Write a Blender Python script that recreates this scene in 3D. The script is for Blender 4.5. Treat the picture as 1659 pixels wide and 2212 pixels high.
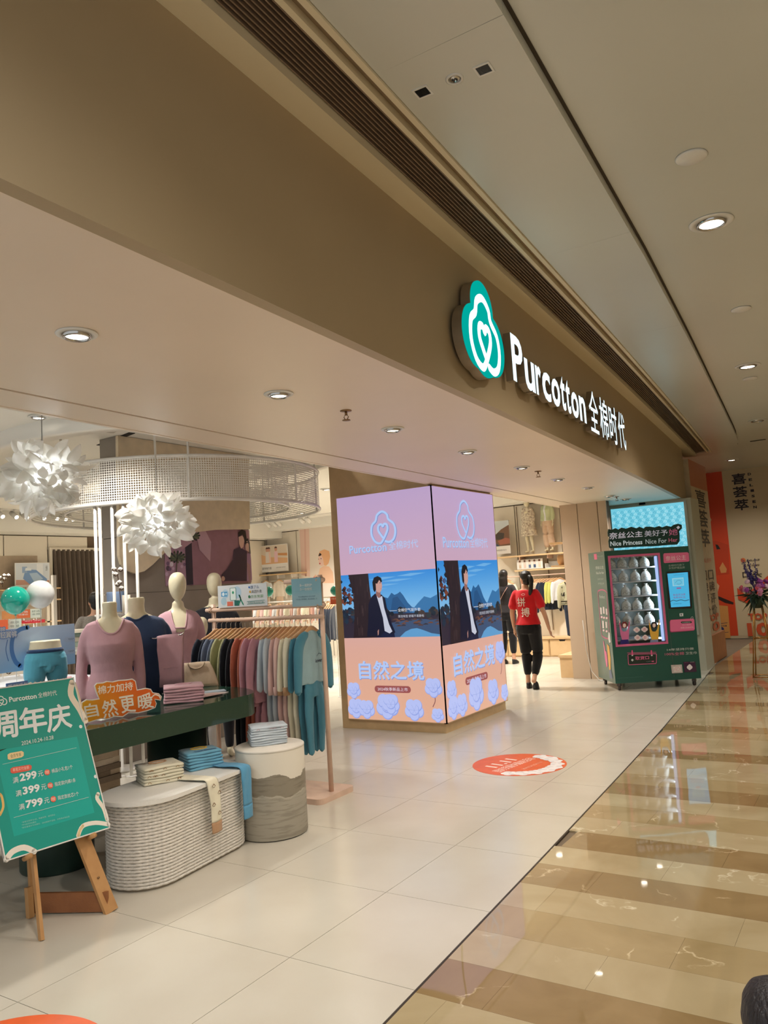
import bpy, bmesh, math, random
from mathutils import Vector, Matrix, noise
R = random.Random(7)
PI = math.pi
S = bpy.context.scene
COL = S.collection
for _o in list(bpy.data.objects): bpy.data.objects.remove(_o)
V = Vector

# ------------------------------------------------------------------ camera
CAM_H, FPX, PITCH, ROLL, YAW = 1.62, 1686.304, 0.0934, -0.0621, 0.5657
W_, H_ = 1659.0, 2212.0
_cy, _sy, _cp, _sp, _cr, _sr = math.cos(YAW), math.sin(YAW), math.cos(PITCH), math.sin(PITCH), math.cos(ROLL), math.sin(ROLL)
FW = V((-_sy*_cp, _cy*_cp, _sp)); _r0 = V((_cy, _sy, 0)); _u0 = _r0.cross(FW)
RT = _r0*_cr + _u0*_sr; UP = _u0*_cr - _r0*_sr
EYE = V((0, 0, CAM_H))
cd = bpy.data.cameras.new('camera'); cam = bpy.data.objects.new('camera', cd); COL.objects.link(cam)
cd.sensor_fit = 'HORIZONTAL'; cd.sensor_width = 36.0; cd.lens = 36.0*FPX/W_; cd.clip_start = 0.05
cam.matrix_world = Matrix(((RT.x, UP.x, -FW.x, 0), (RT.y, UP.y, -FW.y, 0), (RT.z, UP.z, -FW.z, CAM_H), (0, 0, 0, 1)))
S.camera = cam
# ------------------------------------------------------------------ world, exposure
w = bpy.data.worlds.new('world'); S.world = w; w.use_nodes = True
w.node_tree.nodes['Background'].inputs[0].default_value = (0.98, 1.0, 0.99, 1)
w.node_tree.nodes['Background'].inputs[1].default_value = 0.60
S.view_settings.view_transform = 'Standard'; S.view_settings.look = 'None'
S.view_settings.gamma = 1.0; S.view_settings.use_curve_mapping = False
S.view_settings.exposure = 0.28
S.cycles.use_denoising = True
S.cycles.use_adaptive_sampling = True; S.cycles.adaptive_threshold = 0.03
S.cycles.max_bounces = 7; S.cycles.diffuse_bounces = 3; S.cycles.glossy_bounces = 3
S.cycles.transparent_max_bounces = 10; S.cycles.sample_clamp_indirect = 4.0
S.cycles.caustics_reflective = False; S.cycles.caustics_refractive = False

# ------------------------------------------------------------------ measuring: a pixel of the photograph and a known plane give a point
def ray(u, v): return FW + RT*((u-W_/2)/FPX) - UP*((v-H_/2)/FPX)
def fl(u, v, z=0.0): d = ray(u, v); return EYE + d*((z-CAM_H)/d.z)
def ox(u, v, x): d = ray(u, v); return EYE + d*(x/d.x)
def oy(u, v, y): d = ray(u, v); return EYE + d*(y/d.y)
def fd(u, v, d): return EYE + ray(u, v)*d
def opl(u, v, P, n): d = ray(u, v); return EYE + d*((V(P)-EYE).dot(n)/d.dot(n))

# ------------------------------------------------------------------ materials
def lin(c):
    return tuple(((x/255.0)/12.92 if x/255.0 <= 0.04045 else ((x/255.0+0.055)/1.055)**2.4) for x in c)
MATS = {}
def mat(name, c, rough=0.6, metal=0.0, noise=None, bump=None, sheen=0.0, spec=0.5, trans=0.0, alpha=1.0, emit=0.0, sub=0.0, coat=0.0):
    """c sRGB 0-255; noise=(scale, amount, colour2) mottles the colour; bump=(scale, strength[, stretch])"""
    if name in MATS: return MATS[name]
    m = bpy.data.materials.new(name); m.use_nodes = True; nt = m.node_tree; b = nt.nodes['Principled BSDF']
    L = lin(c)+(1,)
    b.inputs['Base Color'].default_value = L; b.inputs['Roughness'].default_value = rough
    b.inputs['Metallic'].default_value = metal; b.inputs['Specular IOR Level'].default_value = spec
    b.inputs['Transmission Weight'].default_value = trans; b.inputs['Alpha'].default_value = alpha
    b.inputs['Coat Weight'].default_value = coat; b.inputs['Coat Roughness'].default_value = 0.05
    if sheen: b.inputs['Sheen Weight'].default_value = sheen
    if sub:
        b.inputs['Subsurface Weight'].default_value = sub; b.inputs['Subsurface Scale'].default_value = 0.02
    if emit:
        b.inputs['Emission Color'].default_value = L; b.inputs['Emission Strength'].default_value = emit
    tc = nt.nodes.new('ShaderNodeTexCoord')
    if noise is None: noise = (9.0, 0.06, None)
    n = nt.nodes.new('ShaderNodeTexNoise'); n.inputs['Scale'].default_value = noise[0]; n.inputs['Detail'].default_value = 5
    nt.links.new(tc.outputs['Object'], n.inputs['Vector'])
    mx = nt.nodes.new('ShaderNodeMix'); mx.data_type = 'RGBA'
    mx.inputs[6].default_value = L
    mx.inputs[7].default_value = (lin(noise[2])+(1,)) if noise[2] else tuple(x*(1-noise[1]*2) for x in L[:3])+(1,)
    rp = nt.nodes.new('ShaderNodeValToRGB'); rp.color_ramp.elements[0].position = 0.35; rp.color_ramp.elements[1].position = 0.68
    nt.links.new(n.outputs['Fac'], rp.inputs[0])
    if noise[2]:
        ml = nt.nodes.new('ShaderNodeMath'); ml.operation = 'MULTIPLY'; ml.inputs[1].default_value = noise[1]
        nt.links.new(rp.outputs[0], ml.inputs[0]); nt.links.new(ml.outputs[0], mx.inputs[0])
    else: nt.links.new(rp.outputs[0], mx.inputs[0])
    nt.links.new(mx.outputs[2], b.inputs['Base Color'])
    if bump:
        n2 = nt.nodes.new('ShaderNodeTexNoise'); n2.inputs['Scale'].default_value = bump[0]; n2.inputs['Detail'].default_value = 4
        mp = nt.nodes.new('ShaderNodeMapping')
        if len(bump) > 2: mp.inputs['Scale'].default_value = bump[2]
        nt.links.new(tc.outputs['Object'], mp.inputs[0]); nt.links.new(mp.outputs[0], n2.inputs['Vector'])
        bp = nt.nodes.new('ShaderNodeBump'); bp.inputs['Strength'].default_value = bump[1]; bp.inputs['Distance'].default_value = 0.01
        nt.links.new(n2.outputs['Fac'], bp.inputs['Height']); nt.links.new(bp.outputs[0], b.inputs['Normal'])
    MATS[name] = m; return m
def fabric(name, c, noise=None):
    return mat(name, c, rough=0.85, sheen=0.25, spec=0.2, noise=noise, bump=(38, 0.35, (1, 1, 0.45)))
def emis(name, c, s):
    if name in MATS: return MATS[name]
    m = bpy.data.materials.new(name); m.use_nodes = True; nt = m.node_tree
    nt.nodes.remove(nt.nodes['Principled BSDF']); e = nt.nodes.new('ShaderNodeEmission')
    e.inputs[0].default_value = lin(c)+(1,); e.inputs[1].default_value = s
    nt.links.new(e.outputs[0], nt.nodes['Material Output'].inputs[0]); MATS[name] = m; return m
def attr_mat(name, emit=0.0, rough=0.45, coat=0.0):
    """flat print: colour comes from the printed mesh's own colour attribute; a screen also emits it"""
    m = bpy.data.materials.new(name); m.use_nodes = True; nt = m.node_tree; b = nt.nodes['Principled BSDF']
    a = nt.nodes.new('ShaderNodeAttribute'); a.attribute_name = 'Col'
    nt.links.new(a.outputs['Color'], b.inputs['Base Color']); b.inputs['Roughness'].default_value = rough
    b.inputs['Coat Weight'].default_value = coat
    if emit:
        nt.links.new(a.outputs['Color'], b.inputs['Emission Color']); b.inputs['Emission Strength'].default_value = emit
        mm = nt.nodes.new('ShaderNodeMix'); mm.data_type = 'RGBA'; mm.inputs[0].default_value = 0.92; mm.inputs[7].default_value = (0, 0, 0, 1)
        nt.links.new(a.outputs['Color'], mm.inputs[6]); nt.links.new(mm.outputs[2], b.inputs['Base Color'])
    return m
PRINT = attr_mat('printed_ink'); SCREEN = attr_mat('led_screen', 0.74, 0.3); PRINT_GLOSS = attr_mat('gloss_print', 0, 0.12, 0.4)
LIGHTBOX = attr_mat('lightbox_print', 0.78, 0.25)

# ------------------------------------------------------------------ geometry builder
class G:
    def __init__(s): s.v = []; s.f = []; s.sm = []; s.mi = []
    def add(s, vs, fs, smooth=False, mi=0):
        o = len(s.v); s.v += [tuple(v) for v in vs]
        for f in fs: s.f.append(tuple(i+o for i in f)); s.sm.append(smooth); s.mi.append(mi)
        return s
    def box(s, a, b, mi=0):
        x0, y0, z0 = (min(a[i], b[i]) for i in range(3)); x1, y1, z1 = (max(a[i], b[i]) for i in range(3))
        return s.add([(x0,y0,z0),(x1,y0,z0),(x1,y1,z0),(x0,y1,z0),(x0,y0,z1),(x1,y0,z1),(x1,y1,z1),(x0,y1,z1)],
                     [(3,2,1,0),(4,5,6,7),(0,1,5,4),(1,2,6,5),(2,3,7,6),(3,0,4,7)], mi=mi)
    def obox(s, c, ax, ay, az, mi=0):
        """oriented box from centre and half-axis vectors"""
        c, ax, ay, az = V(c), V(ax), V(ay), V(az)
        p = [c+ax*i+ay*j+az*k for k in (-1, 1) for i, j in ((-1,-1),(1,-1),(1,1),(-1,1))]
        return s.add(p, [(3,2,1,0),(4,5,6,7),(0,1,5,4),(1,2,6,5),(2,3,7,6),(3,0,4,7)], mi=mi)
    def prism(s, poly, z0, z1, mi=0, smooth=False, top=True, bot=True):
        n = len(poly); vs = [(p[0], p[1], z0) for p in poly]+[(p[0], p[1], z1) for p in poly]
        fs = [(i, (i+1) % n, n+(i+1) % n, n+i) for i in range(n)]
        s.add(vs, fs, smooth, mi)
        if top: s.add(vs[n:], [tuple(range(n))], False, mi)
        if bot: s.add(vs[:n], [tuple(reversed(range(n)))], False, mi)
        return s
    def slab(s, poly3, off, mi=0):
        """closed solid: polygon in 3D pushed by the vector off"""
        n = len(poly3); a = [V(p) for p in poly3]; b = [p+V(off) for p in a]
        return s.add(a+b, [tuple(reversed(range(n))), tuple(range(n, 2*n))]+[(i, (i+1) % n, n+(i+1) % n, n+i) for i in range(n)], mi=mi)
    def rings(s, rs, cap=True, smooth=True, mi=0, closed=False):
        n = len(rs[0]); vs = [p for r in rs for p in r]; fs = []
        m = len(rs)
        for k in range(m if closed else m-1):
            k2 = (k+1) % m
            for i in range(n): fs.append((k*n+i, k*n+(i+1) % n, k2*n+(i+1) % n, k2*n+i))
        if cap and not closed: fs.append(tuple(reversed(range(n)))); fs.append(tuple((m-1)*n+i for i in range(n)))
        return s.add(vs, fs, smooth, mi)
    def tube(s, path, r, n=8, smooth=True, mi=0, flat=1.0, closed=False, cap=True, up=(0,0,1)):
        path = [V(p) for p in path]; m = len(path)
        rr = r if isinstance(r, (list, tuple)) else [r]*m
        rs = []
        for k, p in enumerate(path):
            if closed: t = path[(k+1) % m]-path[k-1]
            else: t = path[min(k+1, m-1)]-path[max(k-1, 0)]
            t.normalize(); a = t.cross(V(up))
            if a.length < 1e-3: a = t.cross(V((1, 0, 0)))
            a.normalize(); b = a.cross(t)
            q = rr[k]; ra, rb = (q if isinstance(q, (tuple, list)) else (q, q*flat))
            rs.append([p+a*(math.cos(2*PI*i/n)*ra)+b*(math.sin(2*PI*i/n)*rb) for i in range(n)])
        return s.rings(rs, cap=cap, smooth=smooth, mi=mi, closed=closed)
    def lathe(s, prof, c=(0,0,0), n=24, mi=0, smooth=True, cap=True):
        c = V(c)
        return s.rings([[c+V((math.cos(2*PI*i/n)*r, math.sin(2*PI*i/n)*r, z)) for i in range(n)] for r, z in prof], cap=cap, smooth=smooth, mi=mi)
    def ball(s, c, r, n=16, m=10, mi=0):
        rx, ry, rz = r if isinstance(r, (tuple, list)) else (r, r, r); c = V(c)
        rs = [[c+V((math.cos(2*PI*i/n)*rx*math.sin(a), math.sin(2*PI*i/n)*ry*math.sin(a), -rz*math.cos(a))) for i in range(n)] for a in [PI*(k+0.02)/(m+0.04) for k in range(m+1)]]
        return s.rings(rs, mi=mi)
    def xf(s, M): s.v = [tuple(M @ V(v)) for v in s.v]; return s
    def mesh(s, name, mats):
        me = bpy.data.meshes.new(name); me.from_pydata(s.v, [], s.f)
        me.polygons.foreach_set('use_smooth', s.sm); me.polygons.foreach_set('material_index', s.mi)
        for m in (mats if isinstance(mats, (list, tuple)) else [mats]): me.materials.append(m)
        me.update(); return me
    def build(s, name, mats, parent=None, world=True, recalc=True, **kw):
        me = s.mesh(name, mats)
        if recalc:
            bm = bmesh.new(); bm.from_mesh(me); bmesh.ops.recalc_face_normals(bm, faces=bm.faces); bm.to_mesh(me); bm.free()
        return put(name, me, parent, world, **kw)
def put(name, me, parent=None, world=True, **kw):
    o = bpy.data.objects.new(name, me); COL.objects.link(o)
    if parent is not None:
        o.parent = parent
        if world: o.matrix_parent_inverse = full(parent).inverted()
    for k, x in kw.items(): o[k] = x
    return o
def full(o):
    M = o.matrix_basis.copy()
    if o.parent: M = full(o.parent) @ o.matrix_parent_inverse @ M
    return M
def thing(name, label, cat, loc=(0,0,0), rz=0.0, group=None):
    o = bpy.data.objects.new(name, None); COL.objects.link(o); o.location = loc; o.rotation_euler = (0, 0, rz)
    o.empty_display_size = 0.1
    o['label'] = label; o['category'] = cat
    if group: o['group'] = group
    return o
def tag(o, label, cat, group=None, kind=None):
    o['label'] = label; o['category'] = cat
    if group: o['group'] = group
    if kind: o['kind'] = kind
    return o
def dup(root, loc=None, rz=None, label=None, group=None, dmat=None):
    """copy of a thing with its parts and sub-parts"""
    r = root.copy(); COL.objects.link(r)
    if loc is not None: r.location = loc
    if rz is not None: r.rotation_euler = (0, 0, rz)
    if label: r['label'] = label
    if group: r['group'] = group
    for ch in list(root.children):
        c = ch.copy(); COL.objects.link(c); c.parent = r
        for g in list(ch.children):
            d = g.copy(); COL.objects.link(d); d.parent = c
    return r
def recolour(root, old, new):
    for o in [root]+list(root.children_recursive):
        if o.type == 'MESH':
            for i, sl in enumerate(o.material_slots):
                if sl.material == old: sl.link = 'OBJECT'; sl.material = new
# a scratch scene evaluates one object at a time; it is removed at the end of the script
TMP = bpy.data.scenes.new('scratch')
def evaluated_mesh(o):
    TMP.collection.objects.link(o); TMP.view_layers[0].update(); dg = TMP.view_layers[0].depsgraph; dg.update()
    me = bpy.data.meshes.new_from_object(o.evaluated_get(dg)); bpy.data.objects.remove(o); return me
def fuse(g, voxel=0.012, smooth=4, name='m', mats=None):
    """union of overlapping closed shapes into one continuous skin"""
    me = g.mesh(name, mats or []); o = bpy.data.objects.new('tmp', me)
    md = o.modifiers.new('r', 'REMESH'); md.mode = 'VOXEL'; md.voxel_size = voxel; md.use_smooth_shade = True
    ms = o.modifiers.new('s', 'SMOOTH'); ms.iterations = smooth; ms.factor = 0.5
    out = evaluated_mesh(o); out.name = name; bpy.data.meshes.remove(me)
    out.materials.clear()
    for m in (mats if isinstance(mats, (list, tuple)) else [mats]): out.materials.append(m)
    out.polygons.foreach_set('use_smooth', [True]*len(out.polygons)); return out
def warp(me, fn):
    for v in me.vertices: v.co = fn(v.co)
    me.update(); return me
def smoothpath(pts, n=6, closed=False):
    P = [V(p) if len(p) == 3 else V((p[0], p[1], 0)) for p in pts]; m = len(P); out = []
    for i in range(m if closed else m-1):
        if closed: a, b, c, d = P[i-1], P[i], P[(i+1) % m], P[(i+2) % m]
        else: a, b, c, d = P[max(i-1, 0)], P[i], P[i+1], P[min(i+2, m-1)]
        for k in range(n):
            t = k/n; out.append(0.5*((2*b)+(c-a)*t+(2*a-5*b+4*c-d)*t*t+(3*b-a-3*c+d)*t**3))
    if not closed: out.append(P[-1])
    return out
def rrect(x0, y0, x1, y1, r, n=5):
    out = []
    for cx, cy, a in ((x1-r, y1-r, 0), (x0+r, y1-r, 90), (x0+r, y0+r, 180), (x1-r, y0+r, 270)):
        for k in range(n+1):
            t = math.radians(a+90*k/n); out.append((cx+r*math.cos(t), cy+r*math.sin(t)))
    return out
def circ(cx, cy, rx, ry=None, n=24, a0=0, a1=360):
    ry = ry or rx
    return [(cx+rx*math.cos(math.radians(a0+(a1-a0)*k/n)), cy+ry*math.sin(math.radians(a0+(a1-a0)*k/n))) for k in range(n if a1-a0 == 360 else n+1)]
def blob(circles, n=96, c=None):
    """outline of a union of circles, star-shaped about c"""
    cx, cy = c if c else (sum(k[0] for k in circles)/len(circles), sum(k[1] for k in circles)/len(circles)); out = []
    for k in range(n):
        a = 2*PI*k/n; dx, dy = math.cos(a), math.sin(a); best = 0.0
        for (x, y, r) in circles:
            px, py = x-cx, y-cy; b = px*dx+py*dy; q = b*b-(px*px+py*py-r*r)
            if q >= 0: best = max(best, b+math.sqrt(q))
        out.append((cx+dx*best, cy+dy*best))
    return out

# ------------------------------------------------------------------ lettering
_tc = {}
def glyphs(body, bold=0.0, extrude=0.0, res=2):
    """filled outline of a line of writing: (verts, faces), unit size"""
    key = (body, bold, extrude, res)
    if key in _tc: return _tc[key]
    c = bpy.data.curves.new('txt', 'FONT'); c.body = body; c.resolution_u = res; c.offset = bold*(0.5 if any(ord(q) > 255 for q in body) else 0.8); c.extrude = extrude
    if extrude == 0: c.fill_mode = 'FRONT'
    me = evaluated_mesh(bpy.data.objects.new('txt', c))
    vs = [tuple(v.co) for v in me.vertices]; fs = [tuple(p.vertices) for p in me.polygons]
    bpy.data.meshes.remove(me); bpy.data.curves.remove(c)
    _tc[key] = (vs, fs); return vs, fs
def fit(vs, x0, y0, x1, y1):
    X = [v[0] for v in vs]; Y = [v[1] for v in vs]; a, b, c, d = min(X), max(X), min(Y), max(Y)
    return [(x0+(v[0]-a)/(b-a)*(x1-x0), y0+(v[1]-c)/max(d-c, 1e-6)*(y1-y0)) for v in vs]

class Art:
    """flat print on a plane: P0 origin, X across, Z up the sheet, N out of it (all world); later shapes lie over earlier ones"""
    def __init__(s, P0, X, N, Z=(0,0,1), step=0.00006):
        s.P, s.X, s.N, s.Z = V(P0), V(X).normalized(), V(N).normalized(), V(Z).normalized()
        s.v = []; s.f = []; s.c = []; s.k = 1; s.step = step
    def px(s, u, v):
        q = opl(u, v, s.P, s.N)-s.P; return (q.dot(s.X), q.dot(s.Z))
    def pxs(s, pts): return [s.px(*p) for p in pts]
    def _at(s, x, z): return s.P+s.X*x+s.Z*z+s.N*(s.k*s.step)
    def raw(s, vs, fs, cols):
        o = len(s.v); s.v += [s._at(*v) for v in vs]; s.c += cols; s.f += [tuple(i+o for i in f) for f in fs]; s.k += 1
    def poly(s, pts, c): s.raw(pts, [tuple(range(len(pts)))], [lin(c)+(1,)]*len(pts)); return s
    def grad(s, x0, z0, x1, z1, stops, n=12):
        """vertical print gradient; stops = [(t, colour)] bottom to top"""
        vs = []; cs = []; fs = []
        for k in range(n+1):
            t = k/n
            for (a, ca), (b, cb) in zip(stops, stops[1:]):
                if a <= t <= b+1e-9: q = (t-a)/max(b-a, 1e-9); c = [ca[i]+(cb[i]-ca[i])*q for i in range(3)]; break
            vs += [(x0, z0+(z1-z0)*t), (x1, z0+(z1-z0)*t)]; cs += [lin(c)+(1,)]*2
            if k: i = 2*k; fs.append((i-2, i-1, i+1, i))
        s.raw(vs, fs, cs); return s
    def rect(s, x0, z0, x1, z1, c): return s.poly([(x0, z0), (x1, z0), (x1, z1), (x0, z1)], c)
    def text(s, body, x0, z0, x1, z1, c, bold=0.0, quad=None, bm=None, shear=0.0):
        cjk = any(ord(q) > 255 for q in body); heavy = bold if cjk else 0
        vs, fs = glyphs(body, 0 if cjk else bold)
        f = fit(vs, 0, 0, 1, 1)
        if quad:
            a, b, cc, d = quad
            pts = [((a[0]*(1-u)+b[0]*u)*(1-t)+(d[0]*(1-u)+cc[0]*u)*t, (a[1]*(1-u)+b[1]*u)*(1-t)+(d[1]*(1-u)+cc[1]*u)*t) for u, t in f]
        else: pts = [(x0+(x1-x0)*u+shear*t*(z1-z0), z0+(z1-z0)*t) for u, t in f]
        s.raw(pts, fs, [lin(c)+(1,)]*len(pts))
        if heavy >= 0.02:      # heavier strokes: the same writing again, shifted by a hair
            hh = max(p[1] for p in pts)-min(p[1] for p in pts); d = heavy*0.62*hh
            for dx, dz in ((d, 0), (-d, 0), (0, d), (0, -d)): s.raw([(x+dx, z+dz) for x, z in pts], fs, [lin(c)+(1,)]*len(pts))
        return s
    def ptext(s, body, quad_px, c, bold=0.0):
        """writing fitted into four photo pixels: bottom-left, bottom-right, top-right, top-left"""
        return s.text(body, 0, 0, 0, 0, c, bold, quad=[s.px(*q) for q in quad_px])
    def stroke(s, pts, w, c, closed=False, sm=4):
        P = smoothpath([(p[0], p[1], 0) for p in pts], sm, closed) if sm > 1 else [V((p[0], p[1], 0)) for p in pts]
        m = len(P); vs = []; fs = []
        for k, p in enumerate(P):
            t = (P[(k+1) % m]-P[k-1]) if closed else (P[min(k+1, m-1)]-P[max(k-1, 0)])
            if t.length < 1e-9: t = V((1, 0, 0))
            t.normalize(); n = V((-t.y, t.x, 0))*(w/2)
            vs += [(p.x+n.x, p.y+n.y), (p.x-n.x, p.y-n.y)]
        for k in range(m if closed else m-1):
            a = 2*k; b = 2*((k+1) % m); fs.append((a, a+1, b+1, b))
        s.raw(vs, fs, [lin(c)+(1,)]*len(vs))
        if not closed:
            for p in (P[0], P[-1]): s.k -= 1; s.poly(circ(p.x, p.y, w/2, n=10), c)
        return s
    def build(s, name, m, parent=None, **kw):
        me = bpy.data.meshes.new(name); me.from_pydata([tuple(v) for v in s.v], [], s.f)
        at = me.color_attributes.new('Col', 'FLOAT_COLOR', 'POINT')
        at.data.foreach_set('color', [x for c in s.c for x in c]); me.materials.append(m)
        # every face looks out along N
        bm = bmesh.new(); bm.from_mesh(me)
        bm.normal_update(); fl_ = [f for f in bm.faces if f.normal.dot(s.N) < 0]; bmesh.ops.reverse_faces(bm, faces=fl_); bm.to_mesh(me); bm.free()
        return put(name, me, parent, **kw)

LOGO = [((x-457)/100.0, (495-y)/100.0) for x, y in [(472,580),(505,586),(540,568),(556,525),(545,480),(505,450),(495,420),(457,400),(415,418),(400,452),(368,478),(360,530),(385,575),(425,590),(452,572),(492,515),(490,482),(468,476),(457,490),(445,477),(422,483),(418,512),(438,540),(452,556)]]
def logo(A, cx, cz, sx, sz, w, c):
    A.stroke([(cx+x*sx, cz+y*sz) for x, y in LOGO], w, c)

# curved shop front line (plan): fascia plane and marble edge
def FX(y): return -1.713-0.0566*y-0.00104*y*y
def BX(y): return FX(y)+0.10+0.010*min(y, 8)      # tile / marble boundary on the floor
# ------------------------------------------------------------------ main light
def spot(name, loc, energy, size=1.2, blend=0.6, rad=0.06, c=(1.0, 0.90, 0.78), parent=None, aim=None):
    l = bpy.data.lights.new(name, 'SPOT'); l.energy = energy; l.spot_size = size; l.spot_blend = blend; l.shadow_soft_size = rad; l.color = c
    o = bpy.data.objects.new(name, l); COL.objects.link(o); o.location = loc
    if aim is not None: o.rotation_euler = (V(aim)-V(loc)).to_track_quat('-Z', 'Y').to_euler()
    if parent:
        o.parent = parent; o.matrix_parent_inverse = full(parent).inverted()
    return o
def area(name, loc, energy, sx, sy, c=(1.0, 0.94, 0.86), rot=(0, 0, 0)):
    l = bpy.data.lights.new(name, 'AREA'); l.shape = 'RECTANGLE'; l.size = sx; l.size_y = sy; l.energy = energy; l.color = c
    o = bpy.data.objects.new(name, l); COL.objects.link(o); o.location = loc; o.rotation_euler = rot; return o
# the concourse: weak general light

# ------------------------------------------------------------------ setting: floors
TS = 0.7953; TX0, TY0 = -3.2034, 4.3736
m_tile = mat('cream_porcelain', (208, 202, 188), rough=0.19, noise=(2.2, 0.5, (196, 187, 170)), bump=(160, 0.02), spec=0.5)
m_grout = mat('grout', (120, 105, 85), rough=0.9)
def marble(name, c1, c2, vein):
    m = bpy.data.materials.new(name); m.use_nodes = True; nt = m.node_tree; b = nt.nodes['Principled BSDF']
    tc = nt.nodes.new('ShaderNodeTexCoord'); n = nt.nodes.new('ShaderNodeTexNoise'); n.inputs['Scale'].default_value = 1.6; n.inputs['Detail'].default_value = 8
    n.inputs['Distortion'].default_value = 1.2
    rp = nt.nodes.new('ShaderNodeValToRGB'); rp.color_ramp.elements[0].color = lin(c1)+(1,); rp.color_ramp.elements[1].color = lin(c2)+(1,)
    rp.color_ramp.elements[0].position = 0.35; rp.color_ramp.elements[1].position = 0.7
    v = nt.nodes.new('ShaderNodeTexVoronoi'); v.feature = 'DISTANCE_TO_EDGE'; v.inputs['Scale'].default_value = 2.3
    n3 = nt.nodes.new('ShaderNodeTexNoise'); n3.inputs['Scale'].default_value = 3; n3.inputs['Detail'].default_value = 8
    mx0 = nt.nodes.new('ShaderNodeMix'); mx0.data_type = 'VECTOR'; mx0.inputs[0].default_value = 0.45
    nt.links.new(tc.outputs['Object'], mx0.inputs[4]); nt.links.new(n3.outputs['Color'], mx0.inputs[5]); nt.links.new(mx0.outputs[1], v.inputs['Vector'])
    nt.links.new(tc.outputs['Object'], n3.inputs['Vector'])
    r2 = nt.nodes.new('ShaderNodeValToRGB'); r2.color_ramp.elements[0].position = 0.0; r2.color_ramp.elements[1].position = 0.014
    r2.color_ramp.elements[0].color = (1, 1, 1, 1); r2.color_ramp.elements[1].color = (0, 0, 0, 1)
    n4 = nt.nodes.new('ShaderNodeTexNoise'); n4.inputs['Scale'].default_value = 5; r4 = nt.nodes.new('ShaderNodeValToRGB')
    r4.color_ramp.elements[0].position = 0.52; r4.color_ramp.elements[1].position = 0.62; nt.links.new(tc.outputs['Object'], n4.inputs['Vector']); nt.links.new(n4.outputs['Fac'], r4.inputs[0])
    mu = nt.nodes.new('ShaderNodeMath'); mu.operation = 'MULTIPLY'; nt.links.new(r2.outputs[0], mu.inputs[0]); nt.links.new(r4.outputs[0], mu.inputs[1])
    mx = nt.nodes.new('ShaderNodeMix'); mx.data_type = 'RGBA'; mx.inputs[7].default_value = lin(vein)+(1,)
    nt.links.new(tc.outputs['Object'], n.inputs['Vector']); nt.links.new(n.outputs['Fac'], rp.inputs[0]); nt.links.new(v.outputs['Distance'], r2.inputs[0])
    nt.links.new(rp.outputs[0], mx.inputs[6]); nt.links.new(mu.outputs[0], mx.inputs[0]); nt.links.new(mx.outputs[2], b.inputs['Base Color'])
    b.inputs['Roughness'].default_value = 0.03; b.inputs['IOR'].default_value = 1.85
    n5 = nt.nodes.new('ShaderNodeTexNoise'); n5.inputs['Scale'].default_value = 1.8; nt.links.new(tc.outputs['Object'], n5.inputs['Vector'])
    bp = nt.nodes.new('ShaderNodeBump'); bp.inputs['Strength'].default_value = 0.025; bp.inputs['Distance'].default_value = 0.05
    nt.links.new(n5.outputs['Fac'], bp.inputs['Height']); nt.links.new(bp.outputs[0], b.inputs['Normal'])
    MATS[name] = m; return m
m_ml = marble('pale_marble', (186, 170, 136), (168, 150, 114), (220, 208, 180))
m_mm = marble('mid_marble', (174, 154, 116), (156, 136, 98), (214, 196, 160))
m_md = marble('brown_marble', (154, 130, 92), (134, 110, 74), (206, 186, 150))
floor = G().box((-17.5, -1.0, -0.10), (6.5, 20.5, -0.012)).build('floor', m_grout); floor['kind'] = 'structure'
g = 0.0016
tiles = 0
for i in range(-13, 3):
    for j in range(-4, 14):
        x0, x1 = TX0+i*TS+g, TX0+(i+1)*TS-g; y0, y1 = TY0+j*TS+g, TY0+(j+1)*TS-g
        if min(BX(y0), BX(y1)) < x0+0.01: continue
        if x0 < -9.6 and y1 < 5.5: continue
        cx, cy = (x0+x1)/2, (y0+y1)/2
        # only tiles the photograph can show
        d = V((cx, cy, 0))-EYE; f = d.dot(FW)
        if f < 0.5: continue
        u = W_/2+FPX*d.dot(RT)/f
        if u < -330 or u > 1900: continue
        e0, e1 = min(x1, BX(y0)-0.012), min(x1, BX(y1)-0.012)
        G().prism([(x0, y0), (e0, y0), (e1, y1), (x0, y1)], -0.011, 0.0).build('tile', m_tile, floor); tiles += 1
# metal strip between tiles and marble
pl = [y*0.5-1 for y in range(0, 30)]
pl = [y for y in pl if y <= 13.2]
G().slab([(BX(y)-0.010, y, -0.011) for y in pl]+[(BX(y), y, -0.011) for y in reversed(pl)], (0, 0, 0.0115)).build('edge_strip', mat('dark_strip', (70, 62, 52), 0.4, 0.6), floor)
DARK = {0, 4, 6, 10, 14, 18, 23, 27, 32, 37, 44}; MID = {2, 8, 11, 14, 17, 22, 26, 29, 33, 36, 39, 43, 47}
nm = 0
RH = 0.3035
for k in range(-5, 52):
    y0, y1 = 2.77+RH*k+0.0006, 2.77+RH*(k+1)-0.0006
    off = [0.0, 0.3, 0.55, -0.15][k % 4]
    xs = [-9]+[-1.46+off+0.9*q for q in range(-2, 7)]
    m = m_md if k in DARK else (m_mm if k in MID else m_ml)
    xl0, xl1 = (BX(y0), BX(y1)) if y0 < 13.1 else (-2.49, -2.49)
    prev = None
    for a, b in zip(xs, xs[1:]):
        if b < max(xl0, xl1)+0.06: continue
        a0, a1 = max(a+0.0005, xl0), max(a+0.0005, xl1)
        if b > 3.2+0.1*k and k < 20: break
        if b > 2.6: break
        G().prism([(a0, y0), (b-0.0005, y0), (b-0.0005, y1), (a1, y1)], -0.011, 0.0).build('marble_slab', m, floor); nm += 1

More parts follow.
